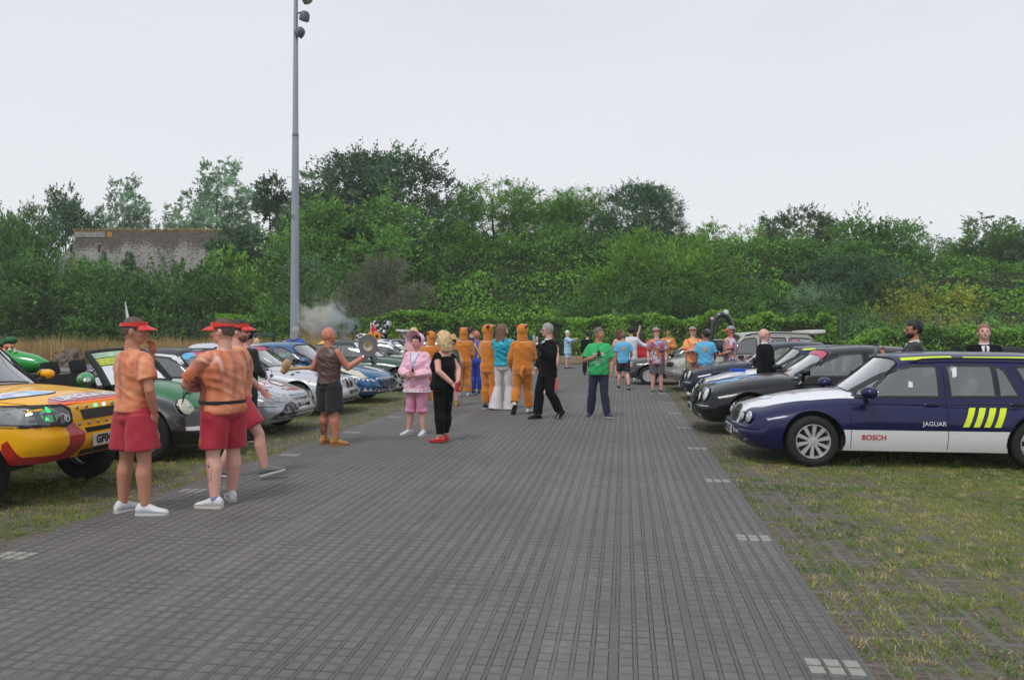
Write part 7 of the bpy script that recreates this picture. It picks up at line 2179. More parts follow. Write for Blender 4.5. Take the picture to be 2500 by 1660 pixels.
  bm = bmesh.new(); add_ell(bm, s.HM @ Vector((0, .0925, 1.583)), (.021, .006, .0065), s.HM.to_3x3(), n=10); bm_obj('lips', bm, LIPS, s.bodyo)
 def garment(s, name, bm, mat, fold=0.004, smooth=2, vox=None, seed=None, sz=11.0, label=None):
  me = remesh(bm, vox or s.vox, smooth)
  if fold: folds(me, fold, seed=seed if seed is not None else rnd.uniform(0, 50), sz=sz)
  o = link(name, me, s.root, mat)
  if label: o['label'] = label
  return o
 def shirt(s, mat, z0=.86, sleeve=.62, grow=.020, name='shirt', hem=0.1, fold=.0055, taper=1.0, neck=1.47, sgrow=None):
  bm = bmesh.new()
  loft_torso(bm, TORSO[s.sex], grow, s.fat, z0=z0, z1=neck, belly=s.belly, hem=hem)
  for g in (1, -1): add_rcone(bm, (0, -.02, 1.44), .052 + grow * .4, (g * s.sw * .9, -.008, 1.392), .049 + grow * .6)
  if s.lean: bmesh.ops.transform(bm, matrix=s.LM, verts=bm.verts[:])
  if sleeve: s.arms(bm, sgrow if sgrow is not None else grow * .9, sleeve, taper=taper)
  return s.garment(name, bm, mat, fold)
 def shorts(s, mat, frac=.72, grow=.022, name='shorts', ztop=.95, hemgrow=.022, fold=.004):
  bm = bmesh.new()
  loft_torso(bm, TORSO[s.sex], grow * .3, s.fat, z0=.845, z1=ztop, belly=s.belly * .5)
  add_ell(bm, (0, -.01, .87), (.162 * s.fat + grow * .5, .115 * s.fat + grow * .5, .075))
  s.legs(bm, grow, frac=frac, hemgrow=hemgrow)
  return s.garment(name, bm, mat, fold * 1.5, sz=3)
 def trousers(s, mat, grow=.016, name='trousers', hemgrow=.012, frac=1.98, fold=.0045, ztop=.95):
  bm = bmesh.new()
  loft_torso(bm, TORSO[s.sex], grow * .35, s.fat, z0=.845, z1=ztop, belly=s.belly * .45)
  add_ell(bm, (0, -.01, .87), (.160 * s.fat + grow * .6, .112 * s.fat + grow * .6, .085))
  s.legs(bm, grow, frac=frac, hemgrow=hemgrow)
  return s.garment(name, bm, mat, fold, sz=5)
 def shoes(s, mat, sole, boot=0.0, sock=None, heel=0.0, low=False, lace=None):
  for g in (1, -1):
   a = Vector(s.Lg[g][1]); yw = R(-s.Lg[g][2]); pt = R(s.Lg[g][3])
   rot = Matrix.Rotation(yw, 3, 'Z') @ Matrix.Rotation(pt, 3, 'X')
   org = a + rot @ Vector((0, 0, -.085))
   def sect(t, up):   # t along the foot from heel -.075 to toe .205
    y = lerp(-.078, .205, t)
    w = interp([(0, .026), (.08, .038), (.3, .042), (.55, .046), (.75, .050), (.92, .040), (1, .018)], t)
    h = interp([(0, .088), (.12, .115), (.28, .118), (.42, .104), (.58, .080), (.78, .060), (.93, .048), (1, .030)], t)
    return y, w, h
   bm = bmesh.new()
   rings = []
   for i in range(15):
    y, w, h = sect(i / 14, 1)
    if low: h = h * (.55 if .1 < i / 14 < .75 else .8)
    ring = []
    for j in range(14):
     an = 2 * PI * j / 14
     x = math.cos(an) * w * (1.0 if math.sin(an) < 0.1 else (1 - .30 * math.sin(an)))
     z = .016 + max(0.0, (math.sin(an) * .5 + .5)) * (h - .016)
     ring.append(org + rot @ Vector((x, y, z)))
    rings.append(ring)
   add_ring_loft(bm, rings)
   if boot:
    top = a + Vector((0, 0, boot)); add_tube(bm, [a + rot @ Vector((0, -.012, -.03)), a + Vector((0, -.008, 0)), top], [.047, .050, .054], 14)
   o = bm_obj('shoe', bm, mat, s.root, angle=60)
   bm = bmesh.new()
   rings = [[], [], []]
   for q, zz, gr in ((0, 0.0, .004), (1, .012, .006), (2, .024, .003)):
    left, right = [], []
    for i in range(15):
     y, w, h = sect(i / 14, 0)
     zz2 = zz + (heel if (heel and i < 5) else 0) * 0
     left.append(org + rot @ Vector((-(w + gr), y, zz2))); right.append(org + rot @ Vector(((w + gr), y, zz2)))
    rings[q] = left + right[::-1]
   add_ring_loft(bm, rings)
   if heel: add_tube(bm, [org + rot @ Vector((0, -.05, .01)), org + rot @ Vector((0, -.05, -heel))], [.03, .022], 10)
   bm_obj('sole', bm, sole, o, smooth=False)
   if lace:
    bm = bmesh.new()
    for i in range(4):
     y = .045 + i * .026; hh = .080 - i * .010
     add_tube(bm, [org + rot @ Vector((-.022, y, hh - .004)), org + rot @ Vector((0, y + .006, hh + .004)), org + rot @ Vector((.022, y, hh - .004))], .0035, 5)
    bm_obj('laces', bm, lace, o)
   if sock:
    bm = bmesh.new(); add_tube(bm, [a + Vector((0, 0, -.03)), a + Vector((0, 0, .0)), a + Vector((0, 0, sock[1]))], [.041, .042, .043], 12)
    bm_obj('sock', bm, sock[0], s.root)
 def hmesh(s, name, bm, mat, smooth=True, parent=None, angle=50):
  bmesh.ops.transform(bm, matrix=s.HM, verts=bm.verts)
  return bm_obj(name, bm, mat, parent or s.root, smooth, angle)
 def hair(s, style, mat, seed=0):
  bm = bmesh.new()
  if style == 'buzz': add_ell(bm, (0, -.012, 1.655), (.0765, .096, .102), n=24)
  elif style in ('short', 'thin'): add_ell(bm, (0, -.012, 1.664), (.082, .101, .104), n=24)
  elif style == 'thick': add_ell(bm, (0, -.015, 1.672), (.088, .107, .110), n=24)
  elif style == 'afro': add_ell(bm, (0, -.02, 1.70), (.125, .13, .12), n=24)
  elif style in ('long', 'bob'):
   zb = 1.44 if style == 'long' else 1.50
   add_ell(bm, (0, -.018, 1.672), (.094, .110, .108), n=24)
   add_rcone(bm, (0, -.055, 1.66), .085, (0, -.075, zb), .078)
   for g in (1, -1):
    add_rcone(bm, (g * .070, -.02, 1.66), .040, (g * .088, -.03, zb + .0), .036)
    add_rcone(bm, (g * .04, -.06, 1.6), .055, (g * .06, -.09, zb - .03), .03)
  elif style == 'wavy':
   add_ell(bm, (0, -.018, 1.672), (.096, .112, .110), n=24)
   for q in range(9):
    an = R(-110 + q * 27.5) - PI / 2 + PI
    x, y = .075 * math.sin(R(-125 + q * 31)), -.02 - .07 * math.cos(R(-125 + q * 31))
    pts = [(x, y, 1.68), (x * 1.25, y - .01, 1.60), (x * 1.15, y - .02, 1.52), (x * 1.3, y - .03, 1.46)]
    add_tube(bm, pts, [.045, .042, .036, .018], 8)
  if style == 'afro' or style in ('long', 'bob', 'wavy'):
   vox = .009
  else: vox = .008
  me = remesh(bm, vox, 1)
  amp = {'buzz': .0008, 'short': .004, 'thin': .003, 'thick': .006, 'afro': .012, 'long': .006, 'bob': .006, 'wavy': .014}[style]
  for v in me.vertices:
   c = v.co
   if style in ('afro',): n_ = mnoise.fractal(c * 34, 1, 2, 2)
   elif style in ('long', 'bob', 'wavy'): n_ = mnoise.noise(Vector((c.x * 55, c.y * 55, c.z * 7))) + .6 * mnoise.noise(c * 18)
   else: n_ = mnoise.noise(Vector((c.x * 60, c.y * 26, c.z * 60)))
   v.co = c + v.normal * n_ * amp
  bm = bmesh.new(); bm.from_mesh(me); bpy.data.meshes.remove(me)
  if style == 'thin': co, no = (0, .045, 1.722), (0, .9, -.43)
  elif style == 'afro': co, no = (0, .070, 1.70), (0, .85, -.52)
  else: co, no = (0, .066, 1.70), (0, .86, -.5)
  def ridge(v):
   return v.y > .035 + max(0.0, (v.z - 1.60)) * .0 and v.z < 1.70 + (v.y - .06) * .3
  dele = [f for f in bm.faces if (lambda c: (c.y > .034 and c.z < 1.703 and abs(c.x) < .12) or (style in ('buzz', 'short', 'thin', 'thick') and (c.z < 1.57 or (c.z < 1.64 and c.y > -.028 and abs(c.x) > .04))))(f.calc_center_median())]
  bmesh.ops.delete(bm, geom=dele, context='FACES')
  return s.hmesh('hair', bm, mat, angle=None)
 def brim(s, mat, r0=.088, r1=.168, z=1.700, drop=.030, half=62, up=0.0, parent=None, name='brim', oy=-.01):
  bm = bmesh.new(); n = 16; rings = []
  for k in range(n + 1):
   a = R(90) + R(lerp(-half, half, k / n)); e = 1 - abs(lerp(-1, 1, k / n)) ** 2.6
   i0 = Vector((r0 * .88 * math.cos(a), r0 * 1.12 * math.sin(a) + oy, z - .012 * (1 - e)))
   rr = lerp(r0 * 1.02, r1, e)
   i1 = Vector((rr * .92 * math.cos(a), rr * 1.04 * math.sin(a) + oy, z - drop - .012 * (1 - e)))
   rings.append([i0 + Vector((0, 0, .003)), i1 + Vector((0, 0, .003)), i1 - Vector((0, 0, .003)), i0 - Vector((0, 0, .003))])
  add_ring_loft(bm, rings)
  return s.hmesh(name, bm, mat, parent=parent)
 def visor(s, mat):
  bm = bmesh.new(); n = 36
  rings = []
  for k in range(n + 1):
   a = 2 * PI * k / n
   hh = .040 if math.sin(a) > 0 else .026
   x, y = .0835 * math.cos(a), .104 * math.sin(a) - .010
   zc = 1.700 - .018 * (1 - math.sin(a)) * .5
   rings.append([Vector((x * 1.0, y * 1.0, zc + hh * .6)), Vector((x * 1.03, y * 1.03, zc - hh * .4)), Vector((x * .98, y * .98, zc - hh * .4)), Vector((x * .95, y * .95, zc + hh * .6))])
  add_ring_loft(bm, rings, cap=False)
  o = s.hmesh('sun_visor', bm, mat)
  s.brim(mat, .090, .178, 1.694, .034, 60, parent=o)
  return o
 def cap(s, mat, brimmat, back=False):
  bm = bmesh.new(); add_ell(bm, (0, -.014, 1.690), (.088, .106, .088), n=24)
  dele = [v for v in bm.verts if v.co.z < 1.688]
  bmesh.ops.delete(bm, geom=dele, context='VERTS')
  add_ell(bm, (0, -.014, 1.779), (.007, .007, .005), n=8)
  o = s.hmesh('cap', bm, mat)
  s.brim(brimmat, .090, .172, 1.693, .028, 58, parent=o)
  return o
 def glasses(s, mat, lens=True):
  bm = bmesh.new()
  for g in (1, -1):
   add_ell(bm, (g * .031, .090, 1.645), (.027, .008, .017), n=12)
   add_tube(bm, [(g * .056, .086, 1.650), (g * .078, .03, 1.650), (g * .079, -.01, 1.645)], .003, 5)
  add_tube(bm, [(-.01, .097, 1.650), (.01, .097, 1.650)], .004, 5)
  return s.hmesh('glasses', bm, mat)
 def beard(s, mat, full=True):
  bm = bmesh.new(); add_ell(bm, (0, .030, 1.578), (.060, .062, .056), n=20)
  me = remesh(bm, .008, 1)
  for v in me.vertices: v.co += v.normal * mnoise.noise(v.co * 70) * .004
  bm = bmesh.new(); bm.from_mesh(me); bpy.data.meshes.remove(me)
  dele = [f for f in bm.faces if (lambda c: c.z > 1.603 or (c.y > .05 and c.z > 1.574 and abs(c.x) < .024 and c.z < 1.592))(f.calc_center_median())]
  bmesh.ops.delete(bm, geom=dele, context='FACES')
  return s.hmesh('beard', bm, mat)
 def band(s, mat, z, r=(.19, .15), w=.03, name='belt', y=0.0, fat=None):
  f = fat or s.fat; bm = bmesh.new(); n = 36; rings = []
  rx, ry = [interp([(q[0], q[i]) for q in TORSO[s.sex]], z) * f + .036 for i in (1, 2)]
  for k in range(n + 1):
   a = 2 * PI * k / n
   c_, s_ = math.cos(a), math.sin(a)
   x = abs(c_) ** .85 * (1 if c_ > 0 else -1) * rx; yy = abs(s_) ** .9 * (1 if s_ > 0 else -1) * ry + (s.belly * math.exp(-((z - 1.04) / .15) ** 2) * max(0, s_))
   rings.append([Vector((x, yy, z + w / 2)), Vector((x * 1.02, yy * 1.02, z)), Vector((x, yy, z - w / 2)), Vector((x * .96, yy * .96, z))])
  add_ring_loft(bm, rings, cap=False)
  return bm_obj(name, bm, mat, s.root)
 def decal(s, obj, name, mat, poly, side=-1, off=.004, parent=None, grid=.03):
  """stuck on the front (+1) or back (-1) of a garment; poly in (x, z)"""
  return s.stick(obj, name, mat, [poly], side, off, parent, grid)
 def stick(s, obj, name, mat, polys, side=-1, off=.004, parent=None, grid=.03, tri=None, axis='y'):
  bvh = BVHTree.FromPolygons([v.co for v in obj.data.vertices], [p.vertices for p in obj.data.polygons])
  bm = bmesh.new()
  def cast(x, z):
   o = Vector((x, side * 1.0, z)) if axis == 'y' else Vector((side * 1.0, x, z))
   d = Vector((0, -side, 0)) if axis == 'y' else Vector((-side, 0, 0))
   h, n, i, q = bvh.ray_cast(o, d)
   if h is None:
    h, n, i, q = bvh.find_nearest(Vector((x, side * .1, z)) if axis == 'y' else Vector((side * .1, x, z)))
    return h
   return h - d * off
  if tri:
   vs, fs = tri; vv = [bm.verts.new(cast(*v)) for v in vs]
   for f in fs:
    try: bm.faces.new([vv[i] for i in f])
    except ValueError: pass
  for poly in polys:
   t = bmesh.new(); t.faces.new([t.verts.new((p[0], p[1], 0)) for p in poly])
   for ax in (0, 1):
    lo, hi = min(p[ax] for p in poly), max(p[ax] for p in poly)
    k = max(1, int((hi - lo) / grid))
    for i in range(1, k):
     co = [0, 0, 0]; no = [0, 0, 0]; co[ax] = lerp(lo, hi, i / k); no[ax] = 1
     bmesh.ops.bisect_plane(t, geom=t.verts[:] + t.edges[:] + t.faces[:], dist=1e-6, plane_co=co, plane_no=no)
   vm = {v: bm.verts.new(cast(v.co.x, v.co.y)) for v in t.verts}
   for f in t.faces:
    try: bm.faces.new([vm[v] for v in f.verts])
    except ValueError: pass
   t.free()
  return bm_obj(name, bm, mat, parent or obj)
 def letter(s, obj, txt, size, x, z, mat, side=-1, off=.005, sx=1.0, name='lettering'):
  vs, fs = text_faces(txt, size, 'CENTER', .01 * size)
  fl = 1 if side < 0 else -1
  return s.stick(obj, name, mat, [], side, off, tri=([(x + fl * v[0] * sx, z + v[1]) for v in vs], fs))
def person_obj(label, cat, name, pos, rz=0.0): return thing(name, label, cat, pos, rz)
def muscle_mat():
 m, nt, b = new_mat('muscle print tee')
 co = COORD(nt); x, y, z = SEP(nt, co)
 st = NOISE(nt, MAPV(nt, co, (1.0, 1.0, .42), (0, R(14), 0)), 5.0, 1.5, .4, .9)
 c = RAMP(nt, st, [(0.30, srgb(156, 80, 50)), (0.44, srgb(204, 116, 76)), (0.58, srgb(226, 140, 98)), (0.76, srgb(240, 178, 144))])
 hi = RAMP(nt, NOISE(nt, MAPV(nt, co, (2.4, 1, .8), (0, 0, 0), (2, 0, 0)), 3.4, 1, .4, .5), [(0.62, 0.0), (0.78, 0.6)])
 c = RGBMIX(nt, hi, c, srgb(250, 222, 208))
 spine = M(nt, 'SUBTRACT', 1.0, M(nt, 'MULTIPLY', M(nt, 'ABSOLUTE', M(nt, 'ADD', x, M(nt, 'MULTIPLY', M(nt, 'SINE', M(nt, 'MULTIPLY', z, 9)), .010))), 26), clamp=True)
 back = M(nt, 'MULTIPLY', M(nt, 'LESS_THAN', y, 0.0), M(nt, 'GREATER_THAN', z, 1.05))
 c = RGBMIX(nt, M(nt, 'MULTIPLY', M(nt, 'MULTIPLY', spine, back), .5), c, srgb(110, 76, 78))
 low = RAMP(nt, M(nt, 'SUBTRACT', z, 0.0), [(0.0, 0.0), (1.0, 0.0)])
 sh = RAMP(nt, z, [(0.0, 0.0), (1.0, 0.0)])
 setc(nt, b, 'Base Color', c); b.inputs['Roughness'].default_value = .5; b.inputs['Sheen Weight'].default_value = .2
 return m
MUSC = muscle_mat()
MUSC_SIDE = cloth('muscle tee side panel', srgb(128, 66, 52), .12)
REDS = cloth('red swim shorts', srgb(170, 30, 50), .08, .6)
REDV = cloth('red visor', srgb(214, 46, 34), .05, .5)
WSHOE = pmat('white leather shoe', srgb(212, 212, 216), .5, var=.06, vs=30); WSOLE = pmat('pale rubber sole', srgb(190, 190, 190), .7)
GREYSH = pmat('grey knit shoe', srgb(104, 108, 108), .8, var=.15, vs=60)
TANB = pmat('tan suede boot', srgb(178, 130, 70), .9, var=.12, vs=20); TANS = pmat('tan rubber sole', srgb(150, 104, 58), .8)
BLKS = pmat('black shoe leather', srgb(26, 26, 28), .35); BLKSO = pmat('black sole', srgb(18, 18, 18), .8)
NAVYSH = pmat('navy suede trainer', srgb(40, 44, 84), .8, var=.1, vs=40)
H_DARK = pmat('dark brown hair', srgb(44, 34, 28), .6, var=.2, vs=30); H_BLACK = pmat('black hair', srgb(18, 17, 18), .55); H_GREY = pmat('grey hair', srgb(150, 148, 146), .6, var=.15, vs=30)
H_BLOND = pmat('blonde hair', srgb(206, 178, 132), .5, var=.30, vs=26); H_BROWN = pmat('brown hair', srgb(112, 84, 66), .6, var=.25, vs=40); H_BUZZ = pmat('cropped dark hair', srgb(96, 78, 70), .8, var=.2, vs=40)
H_GING = pmat('sandy hair', srgb(140, 104, 78), .6, var=.2, vs=40); H_RED = pmat('red brown hair', srgb(104, 52, 38), .6)
ORNG = cloth('orange fleece', srgb(206, 122, 28), .10, .95, .5, .3, 300)
ORNG2 = cloth('white fleece', srgb(224, 220, 214), .05, .95); MAROON = cloth('maroon fleece', srgb(120, 56, 30), .1)
SUIT = cloth('black suit cloth', srgb(17, 17, 19), .12, .9, .02, spec=.2); WHITESH = cloth('white shirt cloth', srgb(220, 220, 226), .04, .7); TIE = cloth('black tie', srgb(20, 20, 24), .1, .5)
DSHORT = cloth('black shorts cloth', srgb(26, 27, 32), .15, .8)
def G2(u, v): return G(u, v)
p = Person('man in muscle print tee and red visor with one hand at his mouth, leftmost', G2(326, 1254), 32, 1.80, 'tan', vox=.008, head=(48, 4), fat=.97,
armR=((.262, -.015, 1.125), (.225, .055, .925), (-.22, .10, -1), (-1, 0, 0)), armL=((-.13, .20, 1.20), (.030, .165, 1.440), (.10, -.12, 1), (.3, -.9, 0)),
legR=((.125, .02, .49), (.150, .01, .085), 52, 0), legL=((-.115, .0, .49), (-.140, -.02, .085), -2, 0), legfat=1.04, arm=1.02)
p.shirt(MUSC, .93, .66, grow=.024, hem=.0); p.shorts(REDS, .76, hemgrow=.050, grow=.026)
p.shoes(WSHOE, WSOLE, lace=WSHOE); p.hair('buzz', H_BUZZ); p.visor(REDV)
p = Person('heavy man in muscle print tee and visor with folded arms and calf tattoo', G2(546, 1232), -58, 1.80, 'fair', vox=.008, head=(-28, 4), fat=1.17, belly=.07, arm=1.16, legfat=1.12, shoulder=1.12,
armL=((-.25, .22, 1.15), (.0, .335, 1.19), (.9, .1, .1), (0, -1, .1)), armR=((.24, .26, 1.12), (-.14, .27, 1.10), (-1, -.45, .25), (.3, -1, 0)),
legR=((.13, .03, .49), (.155, .085, .085), 30, 0), legL=((-.125, .0, .49), (-.150, -.06, .085), -22, 0))
sh = p.shirt(MUSC, .88, .82, grow=.022, hem=-.0)
p.stick(sh, 'side_panel', MUSC_SIDE, [[(.0, .90), (.10, .90), (.12, 1.16), (.04, 1.24), (-.01, 1.18)]], side=-1, axis='x', off=.004)
p.band(cloth('black waist strap', srgb(24, 24, 26), .1), .985, w=.032, name='waist_strap')
so = p.shorts(REDS, .86, hemgrow=.026, grow=.026)
bg_ = p.stick(so, 'shorts_badge', pmat('badge yellow', srgb(216, 160, 40), .6), [ell_poly(.045, .62, .032, .045, 16)], side=-1, axis='x', off=.004)
p.stick(so, 'badge_centre', REDS, [ell_poly(.045, .62, .024, .036, 16)], side=-1, axis='x', off=.006, parent=bg_)
p.stick(so, 'badge_figure', bg_.data.materials[0], [ell_poly(.045, .62, .010, .022, 10)], side=-1, axis='x', off=.008, parent=bg_)
p.shoes(WSHOE, pmat('cream sole', srgb(196, 190, 178), .7), lace=WSHOE, sock=(cloth('pale blue sock', srgb(130, 150, 205)), .03)); p.hair('buzz', H_BUZZ); p.visor(REDV)
m, nt, b = new_mat('tattoo ink')
co = COORD(nt); setc(nt, b, 'Base Color', RGBMIX(nt, RAMP(nt, NOISE(nt, co, 42, 4, .6, 1.0), [(0.47, 0.0), (0.52, 1.0)]), srgb(64, 72, 78), srgb(176, 140, 128))); b.inputs['Roughness'].default_value = .55
INK = m
kx, ky = -.138, -.03
p.stick(p.bodyo, 'calf_tattoo', INK, [[(ky - .035, .27), (ky + .035, .27), (ky + .04, .36), (ky + .03, .42), (ky + .012, .395), (ky - .008, .43), (ky - .02, .39), (ky - .038, .41), (ky - .04, .33)]], side=-1, axis='x', off=.0015)
m, nt, b = new_mat('teal tattoo ink'); setc(nt, b, 'Base Color', srgb(90, 130, 136)); b.inputs['Roughness'].default_value = .55
p.stick(p.bodyo, 'calf_tattoo', m, [[(ky - .035, .262), (ky, .25), (ky + .035, .262), (ky + .038, .285), (ky - .038, .285)]], side=-1, axis='x', off=.002)
p = Person('bearded man in glasses, red visor and shorts striding right behind the heavy man', G2(583, 1168), 78, 1.80, 'fair', vox=.010, head=(6, 2), fat=1.0,
legR=((.10, .23, .50), (.10, .29, .125), 0, 14), legL=((-.10, .0, .49), (-.10, -.22, .10), 0, -8),
armR=((.23, -.10, 1.14), (.22, -.10, .90)), armL=((-.23, .06, 1.14), (-.2, .22, .98)))
p.shirt(MUSC, .90, .62, grow=.022); p.shorts(REDS, .74, hemgrow=.03, grow=.024)
p.shoes(GREYSH, WSOLE); p.hair('short', H_DARK); p.visor(REDV); p.glasses(pmat('dark glasses frame', srgb(30, 30, 32), .3)); p.beard(H_BROWN)
p = Person('person in black with a curly black wig behind the striding man in the visor', G2(603, 1078), 35, 1.72, 'fair', vox=.012, head=(10, 5), armR=((.24, .02, 1.14), (.16, .20, 1.04)))
p.shirt(cloth('black tunic', srgb(24, 24, 27), .15), .72, 1.9, grow=.024, hem=.12, name='tunic'); p.trousers(cloth('white stripe trouser', srgb(36, 36, 40), .1)); p.shoes(BLKS, WSOLE); p.hair('afro', H_BLACK)
p = Person('fair haired child behind the silver cars, only the head showing', W(623, 21.5), -60, 1.50, 'fair', 'f', vox=.016, head=(-10, 0))
p.shirt(cloth('yellow child top', srgb(196, 170, 60)), .86, .6); p.trousers(cloth('denim child', srgb(60, 76, 110))); p.shoes(WSHOE, WSOLE); p.hair('bob', H_BLOND)
p = Person('grey haired person in bright blue tee stretching an arm beside the lamp mast', W(724, 20.4), 20, 1.80, 'fair', vox=.014, head=(30, 0),
armL=((-.34, .02, 1.40), (-.58, .05, 1.36)), armR=((.24, .05, 1.15), (.2, .2, .98)))
p.shirt(cloth('bright blue tee', srgb(40, 90, 200)), .86, .6, grow=.024); p.trousers(cloth('navy cotton', srgb(36, 42, 66), .15)); p.shoes(BLKS, BLKSO); p.hair('bob', H_GREY)
p = Person('bald tanned man in brown leather vest and black shorts holding a grey hat', G2(803, 1086), 33, 1.74, 'red', vox=.008, head=(42, 0), fat=1.02, arm=1.16, legfat=1.08,
armR=((.265, .13, 1.17), (.420, .330, 1.335), (.5, .5, .55), (-.5, .3, .8)), armL=((-.275, -.06, 1.16), (-.235, .17, 1.09)),
legR=((.12, .0, .49), (.135, .0, .085), 42, 0), legL=((-.11, .02, .49), (-.13, .02, .085), 0, 0), fist=(.35, .7))
m, nt, b = new_mat('cracked brown leather')
co = COORD(nt); setc(nt, b, 'Base Color', RAMP(nt, NOISE(nt, co, 13, 5, .65, 1.5), [(0.3, srgb(56, 40, 34)), (0.55, srgb(92, 68, 58)), (0.75, srgb(132, 108, 96))])); b.inputs['Roughness'].default_value = .42
nt.links.new(BUMP(nt, NOISE(nt, co, 16, 4), .5, .01), b.inputs['Normal'])
p.shirt(m, .93, 0, grow=.024, hem=.0, name='leather_vest', fold=.006); p.shorts(DSHORT, .93, hemgrow=.034, grow=.026, fold=.006)
p.shoes(TANB, TANS, boot=.05, lace=pmat('boot lace', srgb(200, 180, 140), .8), sock=(cloth('dark sock', srgb(54, 46, 42)), .055))
m, nt, b = new_mat('sleeve tattoo ink'); co = COORD(nt)
setc(nt, b, 'Base Color', RGBMIX(nt, RAMP(nt, NOISE(nt, co, 26, 4, .6, 1.5), [(0.45, 0.0), (0.56, 1.0)]), srgb(70, 58, 58), srgb(168, 108, 88))); b.inputs['Roughness'].default_value = .55
bm = bmesh.new(); add_tube(bm, [(-.128, .015, .14), (-.118, .004, .30), (-.112, .01, .40), (-.108, .018, .47)], [.046, .0625, .0640, .060], 18, cap=False); o = bm_obj('leg_tattoo', bm, m, p.bodyo)
bm = bmesh.new()
w = Vector((.420, .330, 1.335)); e = Vector((.265, .13, 1.17)); dd = (w - e).normalized()
add_tube(bm, [w - dd * .03, w - dd * .012], [.036, .036], 14); bm_obj('bracelet', bm, CHROME, p.root)
bm = bmesh.new(); add_box(bm, (0.0, -.158, .935), (.04, .004, .02)); bm_obj('vest_buckle', bm, CHROME, p.root)
hw = p.root.matrix_basis @ Vector((.455, .365, 1.475)) if False else None
def at_person(p, q):
 rz = p.root.rotation_euler[2]; v = Vector(q) * p.k
 return Vector((p.root.location.x + v.x * math.cos(rz) - v.y * math.sin(rz), p.root.location.y + v.x * math.sin(rz) + v.y * math.cos(rz), v.z))
GREYF = pmat('grey felt', srgb(92, 92, 96), .95, var=.08)
t = thing('felt_hat', 'grey felt hat with cream lining held up by the bald man', 'hat', at_person(p, (.455, .365, 1.50)), 0)
t.rotation_euler = (R(62), R(-38), YAW)
bm = bmesh.new()
add_lathe(bm, [(.095, .0), (.13, -.008), (.19, .004), (.192, -.002), (.13, -.016), (.100, -.010), (.092, -.05), (.085, -.115), (.05, -.125), (.001, -.122)], n=30, cap=False)
for v in bm.verts: v.co.x *= .80
bm_obj('brim', bm, GREYF, t)
bm = bmesh.new(); add_lathe(bm, [(.094, .001), (.088, -.05), (.078, -.10), (.001, -.108)], n=30, cap=False)
for v in bm.verts: v.co.x *= .80
bm_obj('lining', bm, pmat('cream lining', srgb(206, 198, 176), .8, var=.08), t)
PINK = cloth('pink satin', srgb(246, 190, 210), .07, .45, .3); FRILL = cloth('white frill', srgb(228, 224, 232), .04)
p = Person('woman in pink frilled baby costume and bonnet holding a drink', G2(1018, 1062), -163, 1.62, 'fair', 'f', vox=.009, head=(10, 2), fat=1.16, arm=1.1, legfat=1.02,
armR=((.26, .05, 1.13), (.065, .235, 1.075), (-.8, .4, .1), (0, -1, 0)), armL=((-.26, .05, 1.13), (-.045, .245, 1.06), (.8, .4, .1), (0, -1, 0)),
legR=((.11, .02, .49), (.15, .02, .085), 22, 0), legL=((-.10, .02, .49), (-.13, .02, .085), -4, 0))
dr = p.shirt(PINK, .80, 1.86, grow=.040, hem=.28, name='frock', sgrow=.030, fold=.008)
bm = bmesh.new(); rings = []
for k in range(61):
 a = 2 * PI * k / 60; w_ = .010 * math.sin(k * 2.1)
 rx, ry = .236 + w_, .180 + w_
 rings.append([Vector((rx * math.cos(a), ry * math.sin(a), .835)), Vector(((rx + .022) * math.cos(a), (ry + .022) * math.sin(a), .775)), Vector(((rx + .012) * math.cos(a), (ry + .012) * math.sin(a), .775)), Vector(((rx - .01) * math.cos(a), (ry - .01) * math.sin(a), .835))])
add_ring_loft(bm, rings, cap=False); bm_obj('hem_frill', bm, FRILL, p.root)
p.trousers(cloth('sheer pink bloomers', srgb(222, 150, 180), .1, .5), grow=.030, hemgrow=.012, frac=1.18, name='bloomers', fold=.008)
p.stick(dr, 'collar', FRILL, [[(-.09, 1.45), (-.02, 1.28), (.0, 1.36), (.02, 1.28), (.09, 1.45), (.04, 1.47), (-.04, 1.47)]], side=1, off=.006)
p.stick(dr, 'lanyard', cloth('blue lanyard', srgb(120, 170, 220)), [[(-.085, 1.46), (-.07, 1.46), (.005, 1.20), (-.008, 1.20)], [(.07, 1.46), (.085, 1.46), (.008, 1.20), (-.004, 1.20)]], side=1, off=.012)
p.stick(dr, 'badge', pmat('dark id card', srgb(60, 64, 70), .4), [[(-.018, 1.12), (.018, 1.12), (.018, 1.19), (-.018, 1.19)]], side=1, off=.012)
p.shoes(WSHOE, WSOLE, low=False, lace=WSHOE); p.hair('short', H_DARK)
bm = bmesh.new(); add_ell(bm, (0, -.045, 1.675), (.108, .10, .118), n=24)
me_ = remesh(bm, .008, 1); bm = bmesh.new(); bm.from_mesh(me_)
bmesh.ops.delete(bm, geom=[f for f in bm.faces if f.calc_center_median().y > .0 and f.calc_center_median().z < 1.735], context='FACES')
bo = p.hmesh('bonnet', bm, PINK)
bm = bmesh.new(); rings = []
for k in range(25):
 a = R(lerp(-52, 232, k / 24));
 e = math.sin(PI * k / 24)
 i0 = Vector((.100 * math.cos(a), -.005, 1.668 + .105 * math.sin(a))); i1 = Vector(((.128 + .045 * e) * math.cos(a), .085 + .03 * e, 1.668 + (.125 + .045 * e) * math.sin(a)))
 rings.append([i0, i1, i1 + Vector((.004 * math.cos(a), -.004, .004 * math.sin(a))), i0 + Vector((.006 * math.cos(a), 0, .006 * math.sin(a)))])
add_ring_loft(bm, rings); p.hmesh('bonnet_brim', bm, PINK, parent=bo)
bm = bmesh.new(); add_lathe(bm, [(.026, 0), (.030, .09), (.028, .09), (.024, .004)], (.0, .285, 1.06), n=14); t = bm_obj('cup', bm, pmat('clear pink cup', srgb(214, 170, 170), .2), None)
